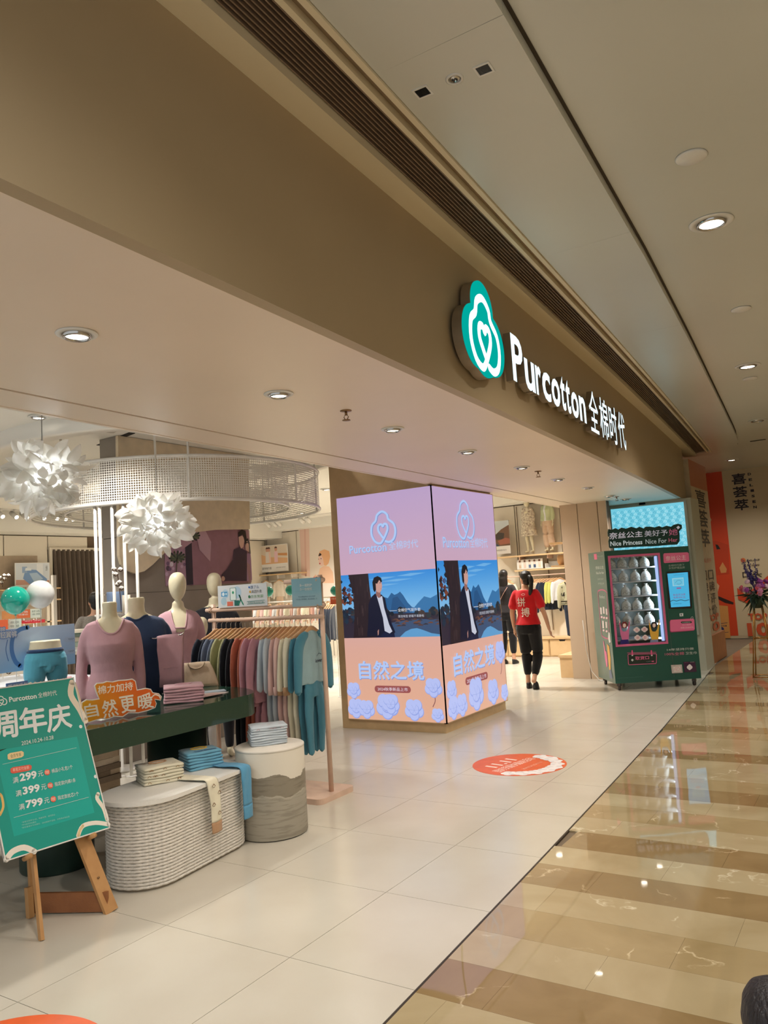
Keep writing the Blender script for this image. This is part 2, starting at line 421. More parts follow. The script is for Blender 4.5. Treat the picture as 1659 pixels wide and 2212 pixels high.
# ------------------------------------------------------------------ setting: soffit, fascia, cove, concourse ceiling
m_soff = mat('soffit_paint', (244, 226, 206), rough=0.40, noise=(1.2, 0.02, None))
m_fasc = mat('fascia_paint', (184, 164, 132), rough=0.5, noise=(1.3, 0.03, None))
m_ceil = mat('concourse_ceiling_paint', (214, 214, 204), rough=0.28, noise=(0.8, 0.03, None), spec=0.5)
m_cove = mat('cove_paint', (236, 222, 190), rough=0.5, noise=(1, .02, None))
m_shop = mat('shop_ceiling_paint', (240, 236, 226), rough=0.7, noise=(1.0, 0.01, None))
m_dark = mat('black_slot', (16, 13, 12), rough=0.7)
ys = [-1.5, 0, 1, 2, 3, 4, 5, 6, 7, 8, 9, 10, 11, 12, 13, 13.55]
SI = lambda y: -3.47-0.050*y+0.0004*y*y           # slot line
SO = lambda y: -3.76-0.0555*y+0.0006*y*y          # inner edge of the lip
def strip(yl, f0, f1, z0, z1, name, m, parent=None, kind='structure'):
    gg = G()
    for a, b in zip(yl, yl[1:]): gg.slab([(f0(a), a, z0), (f1(a), a, z0), (f1(b), b, z0), (f0(b), b, z0)], (0, 0, z1-z0))
    o = gg.build(name, m, parent)
    if parent is None: o['kind'] = kind
    return o
ceil_soffit = strip(ys, lambda y: SI(y)+0.012, lambda y: FX(y)-0.06, 2.70, 2.78, 'ceiling', m_soff)
strip(ys, lambda y: SO(y), lambda y: SI(y)-0.012, 2.70, 2.76, 'trim_1', m_soff)
strip(ys, lambda y: SI(y)-0.03, lambda y: SI(y)+0.03, 2.745, 2.78, 'trim_2', m_dark)
strip(ys, lambda y: SO(y)-0.03, SO, 2.697, 3.36, 'wall_inner', m_soff)
# fascia wall
strip(ys, lambda y: FX(y)-0.06, FX, 2.70, 3.56, 'wall_front', m_fasc)
# ledge, slotted air grille and lip above the fascia
YE = 14.6
ye = [y for y in ys]+[14.1, YE]
strip(ye, lambda y: FX(y)-0.08, lambda y: FX(y)+0.12, 3.56, 3.64, 'trim_3', m_cove)
grille = thing('air_grille', 'long dark linear slot air grille running above the beige fascia', 'air grille', (FX(5), 5, 3.6))
strip(ye, lambda y: FX(y)+0.12, lambda y: FX(y)+0.30, 3.66, 3.68, 'backing', m_dark, grille)
m_slat = mat('grille_slat', (150, 128, 108), rough=0.5, metal=0.2)
for k in range(9):
    o0 = 0.128+0.0195*k
    strip(ye, lambda y: FX(y)+o0, lambda y: FX(y)+o0+0.0055, 3.598, 3.66, 'slat', m_slat, grille)
strip(ye, lambda y: FX(y)+0.30, lambda y: FX(y)+0.325, 3.585, 3.68, 'trim_4', m_cove)
strip(ye, lambda y: FX(y)+0.325, lambda y: FX(y)+0.36, 3.62, 3.68, 'trim_5', mat('lip_brown', (150, 128, 100), 0.6))  # brownish recessed moulding band between the two cream lips
strip(ye, lambda y: FX(y)+0.36, lambda y: FX(y)+0.385, 3.59, 3.68, 'trim_6', m_cove)
# dropped ceiling panels with a curved end
PX = [(0.0, -0.83), (2.38, -0.935), (5.06, -1.10), (7.17, -1.262), (10.6, -1.55), (12.6, -1.72), (13.8, -1.835), (14.5, -1.95), (14.9, -2.12), (15.05, -2.35), (15.0, -2.70)]
def PXe(y):
    for (a, p), (b, q) in zip(PX, PX[1:]):
        if a <= y <= b: return p+(q-p)*(y-a)/(b-a)
    return PX[0][1]+0.044*(0-y) if y < 0 else PX[-1][1]
cp = G().box((-8, -1.5, 3.66), (6.5, 19.0, 3.78)).build('ceiling', m_ceil); cp['kind'] = 'structure'
cuts = [-1.5, 0.43, 2.47, 4.58, 6.65, 8.75, 10.85, 12.9, 15.05]
dropped = thing('dropped_ceiling', 'long dropped ceiling panel strip with a rounded far end beside the grille', 'ceiling panel', (-1.3, 6, 3.6))
dropped['kind'] = 'structure'
for a, b in zip(cuts, cuts[1:]):
    n = 10; yy = [a+(b-a)*k/n for k in range(n+1)]
    outer = [(max(PXe(y), FX(y)+0.385 if y < 14.7 else -2.9), y) for y in yy]
    if b > 15: yy = [a+(b-a)*k/n for k in range(n)]; outer = [(PXe(y), y) for y in yy]+[(-2.12, 14.9), (-2.35, 15.02), (-2.6, 15.05)]
    inner = [(FX(y)+0.387 if y < YE else FX(y)-0.0, y) for y in yy]
    if b > 15: inner += [(FX(15)+0.0, 15.0)]
    G().slab([(x, y+0.003 if y == a else y, 3.602) for x, y in outer]+[(x, y, 3.602) for x, y in reversed(inner)], (0, 0, 0.055)).build('ceiling_panel', m_ceil, dropped)
ed = [(PXe(y_), y_) for y_ in [-1.5+0.5*k for k in range(30)]]+[(-1.95, 14.5), (-2.12, 14.9), (-2.35, 15.03), (-2.66, 15.055)]
ed = [p for k, p in enumerate(ed) if k == 0 or p != ed[k-1]]
G().slab([(x, y, 3.6585) for x, y in ed]+[(x+0.016, y+(0.09*min(1, (y-14.4)/0.5) if y > 14.4 else 0), 3.6585) for x, y in reversed(ed)], (0, 0, -0.001)).build('painted_gap_shade', mat('painted_gap_shade', (70, 60, 46), 0.8), dropped)  # flat dark strip on the ceiling, its colour standing in for groove shade
# ------------------------------------------------------------------ setting: shop shell
m_wall = mat('shop_wall_paint', (228, 214, 192), rough=0.6)
m_wdark = mat('wall_joint', (120, 100, 80), rough=0.8)
sc = G().box((-17.5, -1.0, 3.34), (-3.7, 15.8, 3.42)).build('ceiling', m_shop); sc['kind'] = 'structure'
wb = G().box((-17.5, 15.45, 0), (-4.0, 15.6, 3.34)).build('wall_back', m_wdark); wb['kind'] = 'structure'
m_panel = mat('wall_panel_cream', (236, 226, 208), rough=0.5, noise=(1.0, 0.01, None))
x = -17.4
while x < -4.2:
    G().box((x+0.012, 15.405, 0.0), (min(x+0.98, -4.05), 15.45, 3.12)).build('wall_panel', m_panel, wb); x += 0.99
wl = G().box((-13.6, -1.0, 0), (-13.5, 15.6, 3.34)).build('wall_left', m_wdark); wl['kind'] = 'structure'
y = 2.0
while y < 15.2:
    if y+0.5 < 9.15 or y > 10.0:
        G().box((-13.5, max(y+0.012, 10.33) if y > 10.0 and y < 10.3 else y+0.012, 0.0), (-13.455, y+0.88, 2.95)).build('wall_panel', m_panel, wl)
    else: G().box((-13.5, y+0.012, 2.70), (-13.455, y+0.88, 2.95)).build('wall_panel', m_panel, wl)
    y += 0.89
bk = G().box((-13.5, 0, 2.97), (-12.9, 15.4, 3.34)).build('trim_7', m_shop); bk['kind'] = 'structure'
bk = G().box((-13.5, 14.9, 3.14), (-4.4, 15.42, 3.34)).build('trim_8', m_shop); bk['kind'] = 'structure'
# beige jamb wall right of the opening, with joints
jw = G().box((-4.095, 11.90, 0), (-3.52, 12.05, 2.70)).build('wall_right', m_wdark); jw['kind'] = 'structure'
m_jamb = mat('jamb_beige', (206, 182, 156), rough=0.45, noise=(1.5, 0.02, None))
for a, b in ((-4.10, -3.975), (-3.965, -3.655), (-3.645, -3.515)):
    G().box((a, 11.865, 0.0), (b, 11.90, 2.70)).build('wall_panel', m_jamb, jw)
G().box((-4.25, 11.866, 0), (-4.10, 15.4, 3.34)).build('wall_side', m_jamb)['kind'] = 'structure'
# pier with the cyan lightbox
m_pier = mat('pier_paint', (205, 206, 190), rough=0.5, noise=(1.5, 0.02, None))
pier = G().box((-3.3, 12.98, 0), (-2.50, 13.6, 2.70)).box((-3.94, 12.98, 0), (-3.2, 13.6, 2.7)).build('wall_end', m_pier); pier['kind'] = 'structure'
# concourse walls
G().box((-8, 18.5, 0), (6.5, 18.65, 3.7)).build('wall_far', mat('far_wall_paint', (205, 190, 160), 0.6, noise=(1, .02, None)))['kind'] = 'structure'
G().box((2.9, -1.0, 0), (3.0, 18.5, 3.7)).build('wall_concourse', mat('concourse_wall_paint', (190, 172, 142), 0.5, noise=(1, .02, None)))['kind'] = 'structure'
# ------------------------------------------------------------------ recessed lamps and ceiling fittings
m_white = mat('white_plastic', (236, 234, 228), rough=0.35)
m_chrome = mat('chrome', (200, 198, 195), rough=0.18, metal=1.0)
m_brass = mat('sprinkler_brass', (150, 118, 84), rough=0.35, metal=0.9)
m_black = mat('black_plastic', (22, 22, 24), rough=0.4)
E_warm = emis('lamp_face_warm', (255, 244, 226), 9.0)
def downlight(name, x, y, z, r, label, group, tilt=0.0, on=True, energy=0, **kw):
    t = thing(name, label, 'ceiling light', (x, y, z), 0, group)
    G().lathe([(r*1.0, 0.002), (r*1.45, 0.0), (r*1.5, -0.004), (r*1.42, -0.008), (r*1.0, -0.008), (r*0.98, 0.0)], n=32, cap=False).build('trim_ring', m_white, t, world=False)
    G().lathe([(r*1.0, 0.0), (r*0.99, -0.016), (r*0.9, -0.022), (r*0.82, -0.020), (r*0.80, -0.004)], n=32, cap=False).build('gimbal', m_chrome, t, world=False)
    G().lathe([(r*0.02, -0.011), (r*0.8, -0.012)], n=24, cap=False).lathe([(0.001, -0.0105), (0.004, -0.0115)], n=8, cap=False).build('lamp', E_warm if on else mat('lamp_off', (190, 180, 165), 0.3), t, world=False)
    if on and energy: spot('lamp_light', (x, y, z-0.03), energy, parent=t, **kw)
    return t
ords = ['nearest', 'second', 'third', 'fourth', 'fifth', 'sixth', 'seventh', 'eighth', 'farthest']
dlp = [(166,720), (602,850), (848,926), (1010,975), (1127,1009), (1205,1035), (1270,1053), (1317,1071), (1352,1078)]
for k, (u, v) in enumerate(dlp):
    p = fl(u, v, 2.70)
    downlight('downlight', p.x, p.y, 2.70, 0.055, '%s of the round white downlights in the beige soffit under the sign' % ords[k], 'downlights in the entrance soffit', on=(k != 6), energy=44, size=1.9, blend=0.9, c=(1.0, 0.90, 0.80))
def sprinkler(u, v, label, z=2.70):
    p = fl(u, v, z); t = thing('fire_sprinkler', label, 'sprinkler', (p.x, p.y, z), 0, 'ceiling sprinklers')
    G().lathe([(0.036, 0), (0.036, -0.004), (0.012, -0.008)], n=20).build('escutcheon', m_brass, t, world=False)
    gg = G().tube([(0, 0, -0.006), (0, 0, -0.03)], 0.008, 8)
    for s_ in (-1, 1): gg.tube([(0.008*s_, 0, -0.028), (0.017*s_, 0, -0.04), (0.006*s_, 0, -0.058)], 0.0028, 6)
    gg.build('frame', m_brass, t, world=False)
    G().lathe([(0.024, -0.058), (0.026, -0.062), (0.004, -0.064)], n=16).build('deflector', m_brass, t, world=False)
sprinkler(747, 887, 'brass sprinkler in the soffit between the second and third downlight')
sprinkler(1162, 1018, 'brass sprinkler in the soffit between the fifth and sixth downlight')
sprinkler(1332, 1073, 'brass sprinkler at the far end of the soffit near the cyan lightbox')
# concourse ceiling lamps
clp = [(1536,480,1), (1615,790,1), (1636,908,0), (1580,993,1)]
cn = ['round white downlight in the concourse ceiling nearest the camera', 'lit round downlight in the concourse ceiling above the far shops', 'dim round downlight in the concourse ceiling near the right edge', 'round downlight in the ceiling close to the orange far wall']
for k, (u, v, on) in enumerate(clp):
    p = fl(u, v, 3.66); downlight('downlight', p.x, p.y, 3.66, 0.085, cn[k], 'concourse downlights', on=bool(on), energy=170, size=2.4, blend=0.9, c=(1.0, 0.90, 0.78))
for k, (x, y, l, e) in enumerate([(1.4, 2.0, 'downlight in the concourse ceiling beyond the right edge, near', 65), (1.3, 6.5, 'downlight in the concourse ceiling beyond the right edge, middle', 65), (1.0, 11.5, 'downlight in the concourse ceiling beyond the right edge, far', 65), (-3.6, 16.4, 'downlight in the ceiling behind the cyan lightbox pier', 12), (0.2, 16.5, 'downlight in the ceiling in front of the cream far wall', 20), (-0.3, 0.8, 'downlight in the concourse ceiling above the camera', 45)]):
    downlight('downlight', x, y, 3.66, 0.085, l, 'concourse downlights', energy=e*2.9, size=2.6, blend=0.9, c=(1.0, 0.96, 0.90))
# the shop's own ceiling lamps
rows = ['front', 'second', 'third', 'fourth', 'back']; n_l = 0
for i_, y_ in enumerate((1.6, 4.3, 7.4, 10.8, 13.6)):
    for j_, x_ in enumerate((-5.4, -8.0, -10.8)):
        if i_ == 2 and j_ == 1: continue
        if i_ == 1: x_ -= 0.4
        downlight('downlight', x_, y_, 3.335, 0.075, 'shop ceiling downlight, %s row, %s column counted from the entrance' % (rows[i_], ['first', 'second', 'third'][j_]), 'shop ceiling downlights', energy=(260, 240, 380, 440, 460)[i_], size=2.3, blend=0.8, rad=0.12, c=(1.0, 0.95, 0.88))
for u, v, l in ((1493,338,'flat round white ceiling cap nearest in the concourse ceiling'), (1601,667,'flat round white ceiling cap in the middle of the concourse ceiling'), (1620,817,'small flat ceiling cap beside the lit concourse downlight')):
    p = fl(u, v, 3.66); o = G().lathe([(0.075, 0), (0.078, -0.006), (0.07, -0.012), (0.002, -0.013)], (0, 0, 0), 32).build('ceiling_disc', m_white); o.location = (p.x, p.y, 3.66); tag(o, l, 'ceiling cap', 'round ceiling caps')
p = fl(1637, 951, 3.66); o = G().box((-0.12, -0.02, -0.008), (0.12, 0.02, 0)).build('ceiling_vent', m_dark); o.location = (p.x, p.y, 3.66); tag(o, 'small dark slot vent in the concourse ceiling near the far wall', 'ceiling vent')
for u, v, l in ((913,199,'square dark mesh speaker grille left of the small ceiling eye'), (1045,150,'square dark glossy ceiling fitting right of the small ceiling eye')):
    p = fl(u, v, 3.60); t = thing('ceiling_fitting', l, 'ceiling fitting', (p.x, p.y, 3.602), 0.06)
    G().box((-0.034,-0.034,-0.004), (0.034,-0.026,0)).box((-0.034,0.026,-0.004), (0.034,0.034,0)).box((-0.034,-0.026,-0.004), (-0.026,0.026,0)).box((0.026,-0.026,-0.004), (0.034,0.026,0)).build('frame', m_white, t, world=False)
    gg = G()
    for a in range(-4, 5): gg.box((a*0.0058-0.0013, -0.026, -0.003), (a*0.0058+0.0013, 0.026, -0.001)); gg.box((-0.026, a*0.0058-0.0013, -0.003), (0.026, a*0.0058+0.0013, -0.001))
    gg.box((-0.026, -0.026, -0.0005), (0.026, 0.026, 0)); gg.build('mesh_panel', m_dark if u < 1000 else mat('smoked_glass', (60, 62, 62), 0.1), t, world=False)
p = fl(982, 171, 3.60); t = thing('ceiling_eye', 'small round silver ceiling sensor between the two square fittings', 'sensor', (p.x, p.y, 3.602))
G().lathe([(0.036, 0), (0.036, -0.004), (0.027, -0.006), (0.025, 0)], n=24, cap=False).build('ring', m_white, t, world=False)
G().lathe([(0.026, -0.001), (0.018, -0.005), (0.002, -0.006)], n=20).build('lens', m_chrome, t, world=False)
G().tube([(-0.008, -0.01, -0.008), (0.0, 0, -0.009), (-0.008, 0.01, -0.008)], 0.002, 6).tube([(0.004, -0.01, -0.008), (0.012, 0, -0.009), (0.004, 0.01, -0.008)], 0.002, 6).build('mark', m_black, t, world=False)

# ------------------------------------------------------------------ shop sign on the fascia
A0, A1 = V((FX(3.9), 3.9, 0)), V((FX(9.0), 9.0, 0)); SX = (A1-A0).normalized(); SN = V((SX.y, -SX.x, 0))
if SN.x < 0: SN = -SN
SP = A0+SN*0.085
def sq(u, v): q = opl(u, v, SP, SN)-SP; return q.dot(SX), q.z
sign = thing('shop_sign', 'illuminated white shop lettering beside a teal cotton cloud badge on the beige fascia', 'shop sign', (A0.x, A0.y, 3.0))
E_sign = emis('sign_face', (226, 248, 255), 1.15); m_ret = mat('sign_return', (150, 134, 112), 0.45, 0.2)
E_teal = emis('badge_face', (0, 172, 160), 0.80)
def M3(x, z, off): return SP+SX*x+V((0, 0, z))+SN*off
def solid(body, qbl, qbr, qtr, qtl, name, depth=0.05, bold=0.02, face=None, ret=None, res=3):
    vs, fs = glyphs(body, bold, 0.5, res); f2 = fit(vs, 0, 0, 1, 1); zs = [v[2] for v in vs]
    gg = G(); pts = []
    for (a, b), z in zip(f2, zs):
        x = (qbl[0]*(1-a)+qbr[0]*a)*(1-b)+(qtl[0]*(1-a)+qtr[0]*a)*b; zz = (qbl[1]*(1-a)+qbr[1]*a)*(1-b)+(qtl[1]*(1-a)+qtr[1]*a)*b
        pts.append(M3(x, zz, 0 if z > 0 else -depth))
    fr = [f for f in fs if all(zs[i] > 0 for i in f)]; rest = [f for f in fs if not all(zs[i] > 0 for i in f)]
    gg.add(pts, fr, mi=0); o = len(gg.v); gg.f += [tuple(f) for f in rest]; gg.sm += [False]*len(rest); gg.mi += [1]*len(rest)
    return gg.build(name, [face or E_sign, ret or m_ret], sign)
# letters: one part each. baseline and cap line measured at both ends
P_bl, P_tl = sq(1108, 820), sq(1094, 712); n_br, n_tr = sq(1268, 909), sq(1262, 850)
zb = lambda x: P_bl[1]+(n_br[1]-P_bl[1])*(x-P_bl[0])/(n_br[0]-P_bl[0])
adv = {'P': .62, 'u': .60, 'r': .36, 'c': .56, 'o': .62, 't': .36, 'n': .58}
xh = (n_tr[1]-n_br[1]); cap = (P_tl[1]-P_bl[1])
tot = sum(adv[c] for c in 'Purcotton'); x = P_bl[0]; L = n_br[0]-P_bl[0]
for c in 'Purcotton':
    wd = adv[c]/tot*L; h = {'P': cap, 't': cap*0.86}.get(c, cap*0.68); z0 = P_bl[1]-(0.0 if c in 'Prtn' else 0.005)
    e = wd*0.06
    solid(c, (x+e, z0), (x+wd-e, z0), (x+wd-e, z0+h), (x+e, z0+h), 'letter', bold=0.03); x += wd
cx0, cx1 = sq(1270, 880)[0]+0.01, sq(1349, 920)[0]+0.03
cw = (cx1-cx0)/4
for k, ch in enumerate('全棉时代'):
    a = cx0+cw*k+0.03; b = cx0+cw*(k+1)-0.03; z0 = P_bl[1]-0.035; z1 = P_bl[1]+cap*1.08
    solid(ch, (a, z0), (b, z0), (b, z1), (a, z1), 'character', bold=0.012)
# badge
bc = sq(1044, 712); bs = 0.236
bo = blob([(0, 0.42*bs*1.3, 0.66*bs), (-0.50*bs, -0.30*bs, 0.78*bs), (0.50*bs, -0.30*bs, 0.78*bs), (0, -0.30*bs, 0.9*bs)], 120, (0, 0))
bo = [(bc[0]+x_*1.10, bc[1]+z_*1.04) for x_, z_ in bo]
G().slab([M3(x_, z_, -0.065) for x_, z_ in bo], SN*0.06).build('badge_case', m_ret, sign)
bf = [(bc[0]+(x_-bc[0])*0.995, bc[1]+(z_-bc[1])*0.995) for x_, z_ in bo]
G().slab([M3(x_, z_, -0.004) for x_, z_ in bf], SN*0.010).build('badge_face', E_teal, sign)
AB = Art(M3(0, 0, 0.008), SX, SN, step=0.0004); AB.P = V(M3(0, 0, 0.007)); 
logo(AB, bc[0], bc[1]-0.03, bs*1.0, bs*0.98, 0.050, (232, 250, 255))
AB.build('badge_emblem', attr_mat('sign_emblem', 1.1), sign)

# ------------------------------------------------------------------ LED column
LP = V((-5.51, 7.488, 0))
led = thing('display_column', 'square column wrapped in two tall glowing LED screens with cotton pictures', 'display column', (-4.8, 8.3, 0))
m_case = mat('column_casing', (206, 176, 132), 0.4, 0.0, bump=(300, 0.02))
G().box((-5.51, 7.50, 0.0), (-4.145, 9.06, 3.34)).build('casing', m_case, led)
G().box((-5.415, 7.472, 0.105), (-4.115, 7.502, 2.685)).build('screen_frame', m_case, led)
G().box((-4.147, 7.472, 0.105), (-4.115, 9.075, 2.685)).build('screen_frame', m_case, led)
def sc_bg(A, x0, x1, z0, z1):
    A.grad(x0, z0, x1, z1, [(0, (232, 178, 148)), (0.3, (226, 174, 156)), (0.62, (208, 170, 190)), (1, (190, 164, 204))], 16)
def sc_photo(A, x0, x1, z0, z1):
    X = lambda t: x0+(x1-x0)*t
    Z = lambda t: z0+(z1-z0)*t
    Q = lambda pts: [(X(a), Z(b)) for a, b in pts]
    A.grad(x0, Z(0.28), x1, z1, [(0, (150, 190, 225)), (0.35, (120, 185, 235)), (1, (52, 140, 220))], 10)
    for a, b, c_, d in [(0.45, 0.9, 0.3, 0.012), (0.6, 0.86, 0.35, 0.010), (0.5, 0.8, 0.25, 0.008), (0.75, 0.93, 0.3, 0.012), (0.4, 0.74, 0.2, 0.007)]:
        A.poly(Q([(a-c_/2, b), (a, b-d), (a+c_/2, b+d*2), (a, b+d*2.6)]), (112, 178, 232))
    A.poly(Q([(0.42, 0.40), (0.46, 0.62), (0.50, 0.60), (0.54, 0.68), (0.57, 0.645), (0.60, 0.66), (0.63, 0.69), (0.66, 0.63), (0.70, 0.52), (0.74, 0.45), (0.80, 0.42), (0.80, 0.34), (0.42, 0.34)]), (44, 98, 150))
    A.poly(Q([(0.52, 0.40), (0.55, 0.60), (0.60, 0.62), (0.63, 0.55), (0.68, 0.44), (0.72, 0.36), (0.5, 0.34)]), (38, 84, 132))
    A.poly(Q([(0.74, 0.40), (0.80, 0.50), (0.87, 0.60), (0.93, 0.57), (1.0, 0.62), (1.0, 0.34), (0.74, 0.34)]), (56, 118, 172))
    A.rect(x0, z0, x1, Z(0.36), (52, 44, 58))
    rr = random.Random(5)
    for k in range(46):
        a = rr.random(); b = 0.30+0.14*rr.random(); s_ = 0.018+0.03*rr.random()
        A.poly(Q([(min(max(a+s_*math.cos(t)*0.8, 0), 1), b+s_*math.sin(t)*1.4) for t in [PI*2*q/8 for q in range(8)]]), rr.choice([(34, 46, 58), (48, 56, 62), (70, 58, 56), (40, 60, 84), (28, 34, 46)]))
    A.poly(Q([(0.52, 0.22), (0.75, 0.27), (1, 0.25), (1, 0.0), (0.55, 0.0)]), (62, 84, 118))
    for k in range(26):
        a = 0.5+0.5*rr.random(); b = 0.16+0.1*rr.random(); A.poly(Q([(a-0.03, b), (min(a+0.03, 1), b), (min(a+0.02, 1), b+0.02), (a, b+0.026)]), rr.choice([(112, 74, 60), (88, 62, 58), (60, 56, 66)]))
    A.poly(Q([(0.60, 0.0), (0.66, 0.08), (0.72, 0.12), (0.78, 0.13), (0.84, 0.10), (0.92, 0.05), (1, 0.03), (1, 0)]), (96, 160, 210))
    for k in range(60):     # leaves left of the trunk
        a = 0.16*rr.random(); b = 0.25+0.72*rr.random(); s_ = 0.012+0.02*rr.random()
        A.poly(Q([(max(a-s_, 0), b), (a, b+s_*1.6), (a+s_, b), (a, b-s_*1.6)]), rr.choice([(40, 30, 36), (96, 52, 44), (30, 38, 52), (60, 92, 140), (120, 66, 50)]) if b > 0.5 else rr.choice([(28, 40, 58), (36, 52, 70), (58, 44, 48)]))
    A.poly(Q([(0.11, 0), (0.135, 0.35), (0.13, 0.7), (0.09, 1.0), (0.31, 1.0), (0.315, 0.8), (0.33, 0.5), (0.36, 0.2), (0.38, 0)]), (46, 34, 40))
    for k in range(22):
        a = 0.13+0.19*rr.random(); b = rr.random()*0.85; A.poly(Q([(a, b), (a+0.006, b), (a+0.010, b+0.12), (a+0.003, b+0.12)]), rr.choice([(62, 46, 50), (32, 24, 30), (74, 56, 58)]))
    # man: trousers, jacket, shirt, neck, face, hair
    A.poly(Q([(0.36, 0), (0.37, 0.12), (0.54, 0.12), (0.555, 0)]), (26, 32, 62))
    A.poly(Q([(0.26, 0.02), (0.285, 0.3), (0.295, 0.52), (0.33, 0.63), (0.37, 0.68), (0.44, 0.66), (0.475, 0.60), (0.49, 0.42), (0.53, 0.2), (0.56, 0.08), (0.54, 0.04), (0.46, 0.10), (0.40, 0.02)]), (24, 26, 48))
    A.poly(Q([(0.385, 0.66), (0.41, 0.5), (0.44, 0.3), (0.45, 0.10), (0.50, 0.06), (0.53, 0.09), (0.50, 0.2), (0.46, 0.45), (0.445, 0.64), (0.42, 0.62)]), (202, 206, 222))
    A.poly(Q([(0.38, 0.66), (0.385, 0.74), (0.43, 0.72), (0.43, 0.62), (0.405, 0.61)]), (150, 104, 96))
    A.poly(Q([(0.375, 0.78), (0.378, 0.87), (0.43, 0.90), (0.448, 0.86), (0.452, 0.79), (0.44, 0.72), (0.42, 0.69), (0.39, 0.71)]), (206, 158, 146))
    A.poly(Q([(0.355, 0.74), (0.35, 0.86), (0.37, 0.93), (0.41, 0.95), (0.445, 0.92), (0.455, 0.86), (0.44, 0.85), (0.425, 0.89), (0.40, 0.83), (0.385, 0.84), (0.385, 0.74), (0.37, 0.70)]), (24, 18, 26))
    A.poly(Q([(0.425, 0.845), (0.443, 0.85), (0.443, 0.842), (0.425, 0.835)]), (60, 36, 40)); A.poly(Q([(0.43, 0.752), (0.446, 0.755), (0.44, 0.745)]), (170, 90, 92))
    A.poly(Q([(0.375, 0.10), (0.39, 0.13), (0.385, 0.05), (0.375, 0.03)]), (190, 140, 130))
    A.rect(X(0.51), Z(0.402), X(0.59), Z(0.408), (225, 225, 230))
    A.text('全棉空气层外套', X(0.60), Z(0.385), X(0.83), Z(0.435), (235, 238, 245), 0.01)
    A.text('简洁有型 舒暖不易静电', X(0.60), Z(0.295), X(0.86), Z(0.335), (205, 210, 225))
def cotton(A, cx, cz, r, stem=True):
    if stem: A.stroke([(cx, cz-r*0.6), (cx+r*0.15, cz-r*1.6), (cx-r*0.25, cz-r*2.4)], r*0.10, (128, 74, 82), sm=4)
    r *= 1.28
    for a, d, q in ((200, .50, .52), (340, .50, .52), (270, .50, .5), (130, .5, .52), (50, .5, .52), (0, 0, .5)):
        x_, z_ = cx+math.cos(math.radians(a))*d*r, cz+math.sin(math.radians(a))*d*r
        A.poly(circ(x_, z_, q*r*1.03, n=18), (150, 168, 236)); A.poly(circ(x_-0.03*r, z_+0.05*r, q*r*0.95, n=18), (186, 198, 250))
    for a in (60, 120, 180, 240, 300, 0): A.stroke([(cx, cz-r*0.05), (cx+math.cos(math.radians(a))*r*0.5, cz+math.sin(math.radians(a))*r*0.5)], r*0.025, (152, 170, 234), sm=1)
BLU = (176, 206, 250)
def screen(A, x0, x1, z0, z1, photo, lg, word, title, badge, cott, name):
    sc_bg(A, x0, x1, z0, z1)
    sc_photo(A, *photo)
    (cx, cz, sx, sz) = lg; logo(A, cx+0.006, cz-0.006, sx, sz, 0.03, (120, 148, 205)); logo(A, cx, cz, sx, sz, 0.026, BLU)
    a, b, c_, d = word; ml = a+(b-a)*0.555
    A.text('Purcotton', a, c_, ml, d, (120, 148, 205), 0.012); A.k -= 0; A.text('Purcotton', a-0.004, c_+0.004, ml-0.004, d+0.004, BLU, 0.012); A.text('全棉时代', ml+(b-a)*0.03, c_+0.01, b, d+0.01, BLU, 0.012)
    a, b, c_, d, sh = title
    for dx, dz, col in ((0.007, -0.008, (130, 152, 215)), (0, 0, (182, 206, 252))):
        A.text('自然之境', 0, 0, 0, 0, col, 0.035, quad=[(a+dx, c_+dz), (b+dx, c_+sh+dz), (b+dx, d+sh+dz), (a+dx, d+dz)])
    a, b, c_, d = badge; A.poly(rrect(a, c_, b, d, (d-c_)*0.48), (158, 84, 84)); A.text('2024秋季新品上市', a+0.04, c_+0.018, b-0.04, d-0.018, (240, 225, 240), 0.01)
    for c1 in cott: cotton(A, *c1)
    o = A.build(name, SCREEN, led); o['label'] = 'glowing LED screen'
    return o
Af = Art((-5.40, 7.471, 0), (1, 0, 0), (0, -1, 0)); F = Af.px
h = lambda u, v: F(u, v)
ph0, ph1 = h(735, 1243), h(947, 1377)
lgc = h(828, 1139); w0, w1 = h(757, 1194), h(905, 1187)
t0, t1 = h(778, 1466), h(917, 1461); b0, b1 = h(811, 1495), h(888, 1480)
def clampc(cs, x0, x1, z0): return [(min(max(cx, x0+r*1.36), x1-r*1.36), max(cz, z0+r*1.36), r, st) for cx, cz, r, st in cs]
cf = [(0.07, 0.44, 0.075, True), (0.08, 0.22, 0.09, False), (0.27, 0.20, 0.085, False), (0.55, 0.235, 0.115, False), (0.60, 0.30, 0.09, False), (0.90, 0.20, 0.095, False), (1.16, 0.49, 0.085, True), (1.19, 0.17, 0.06, False)]
screen(Af, 0.0, 1.275, 0.115, 2.675, (0, 1.275, 1.035, 1.765), (lgc[0], lgc[1], 0.165, 0.19), (w0[0], w1[0], w0[1]-0.02, w0[1]+0.075), (t0[0], t1[0], t0[1], t0[1]+0.20, 0.0), (b0[0], b1[0], b0[1], b0[1]+0.075), clampc(cf, 0, 1.275, 0.117), 'screen')
Ar = Art((-4.114, 7.485, 0), (0, 1, 0), (1, 0, 0)); h = lambda u, v: Ar.px(u, v)
lgc = h(1003, 1123); w0, w1 = h(956, 1180), h(1052, 1181); t0, t1 = h(980, 1461), h(1068, 1445); b0, b1 = h(1004, 1481), h(1052, 1463)
cr = [(0.09, 0.44, 0.09, True), (0.10, 0.22, 0.10, False), (0.34, 0.20, 0.10, False), (0.70, 0.30, 0.15, False), (1.15, 0.24, 0.12, False), (1.44, 0.72, 0.11, True), (1.47, 0.2, 0.08, False)]
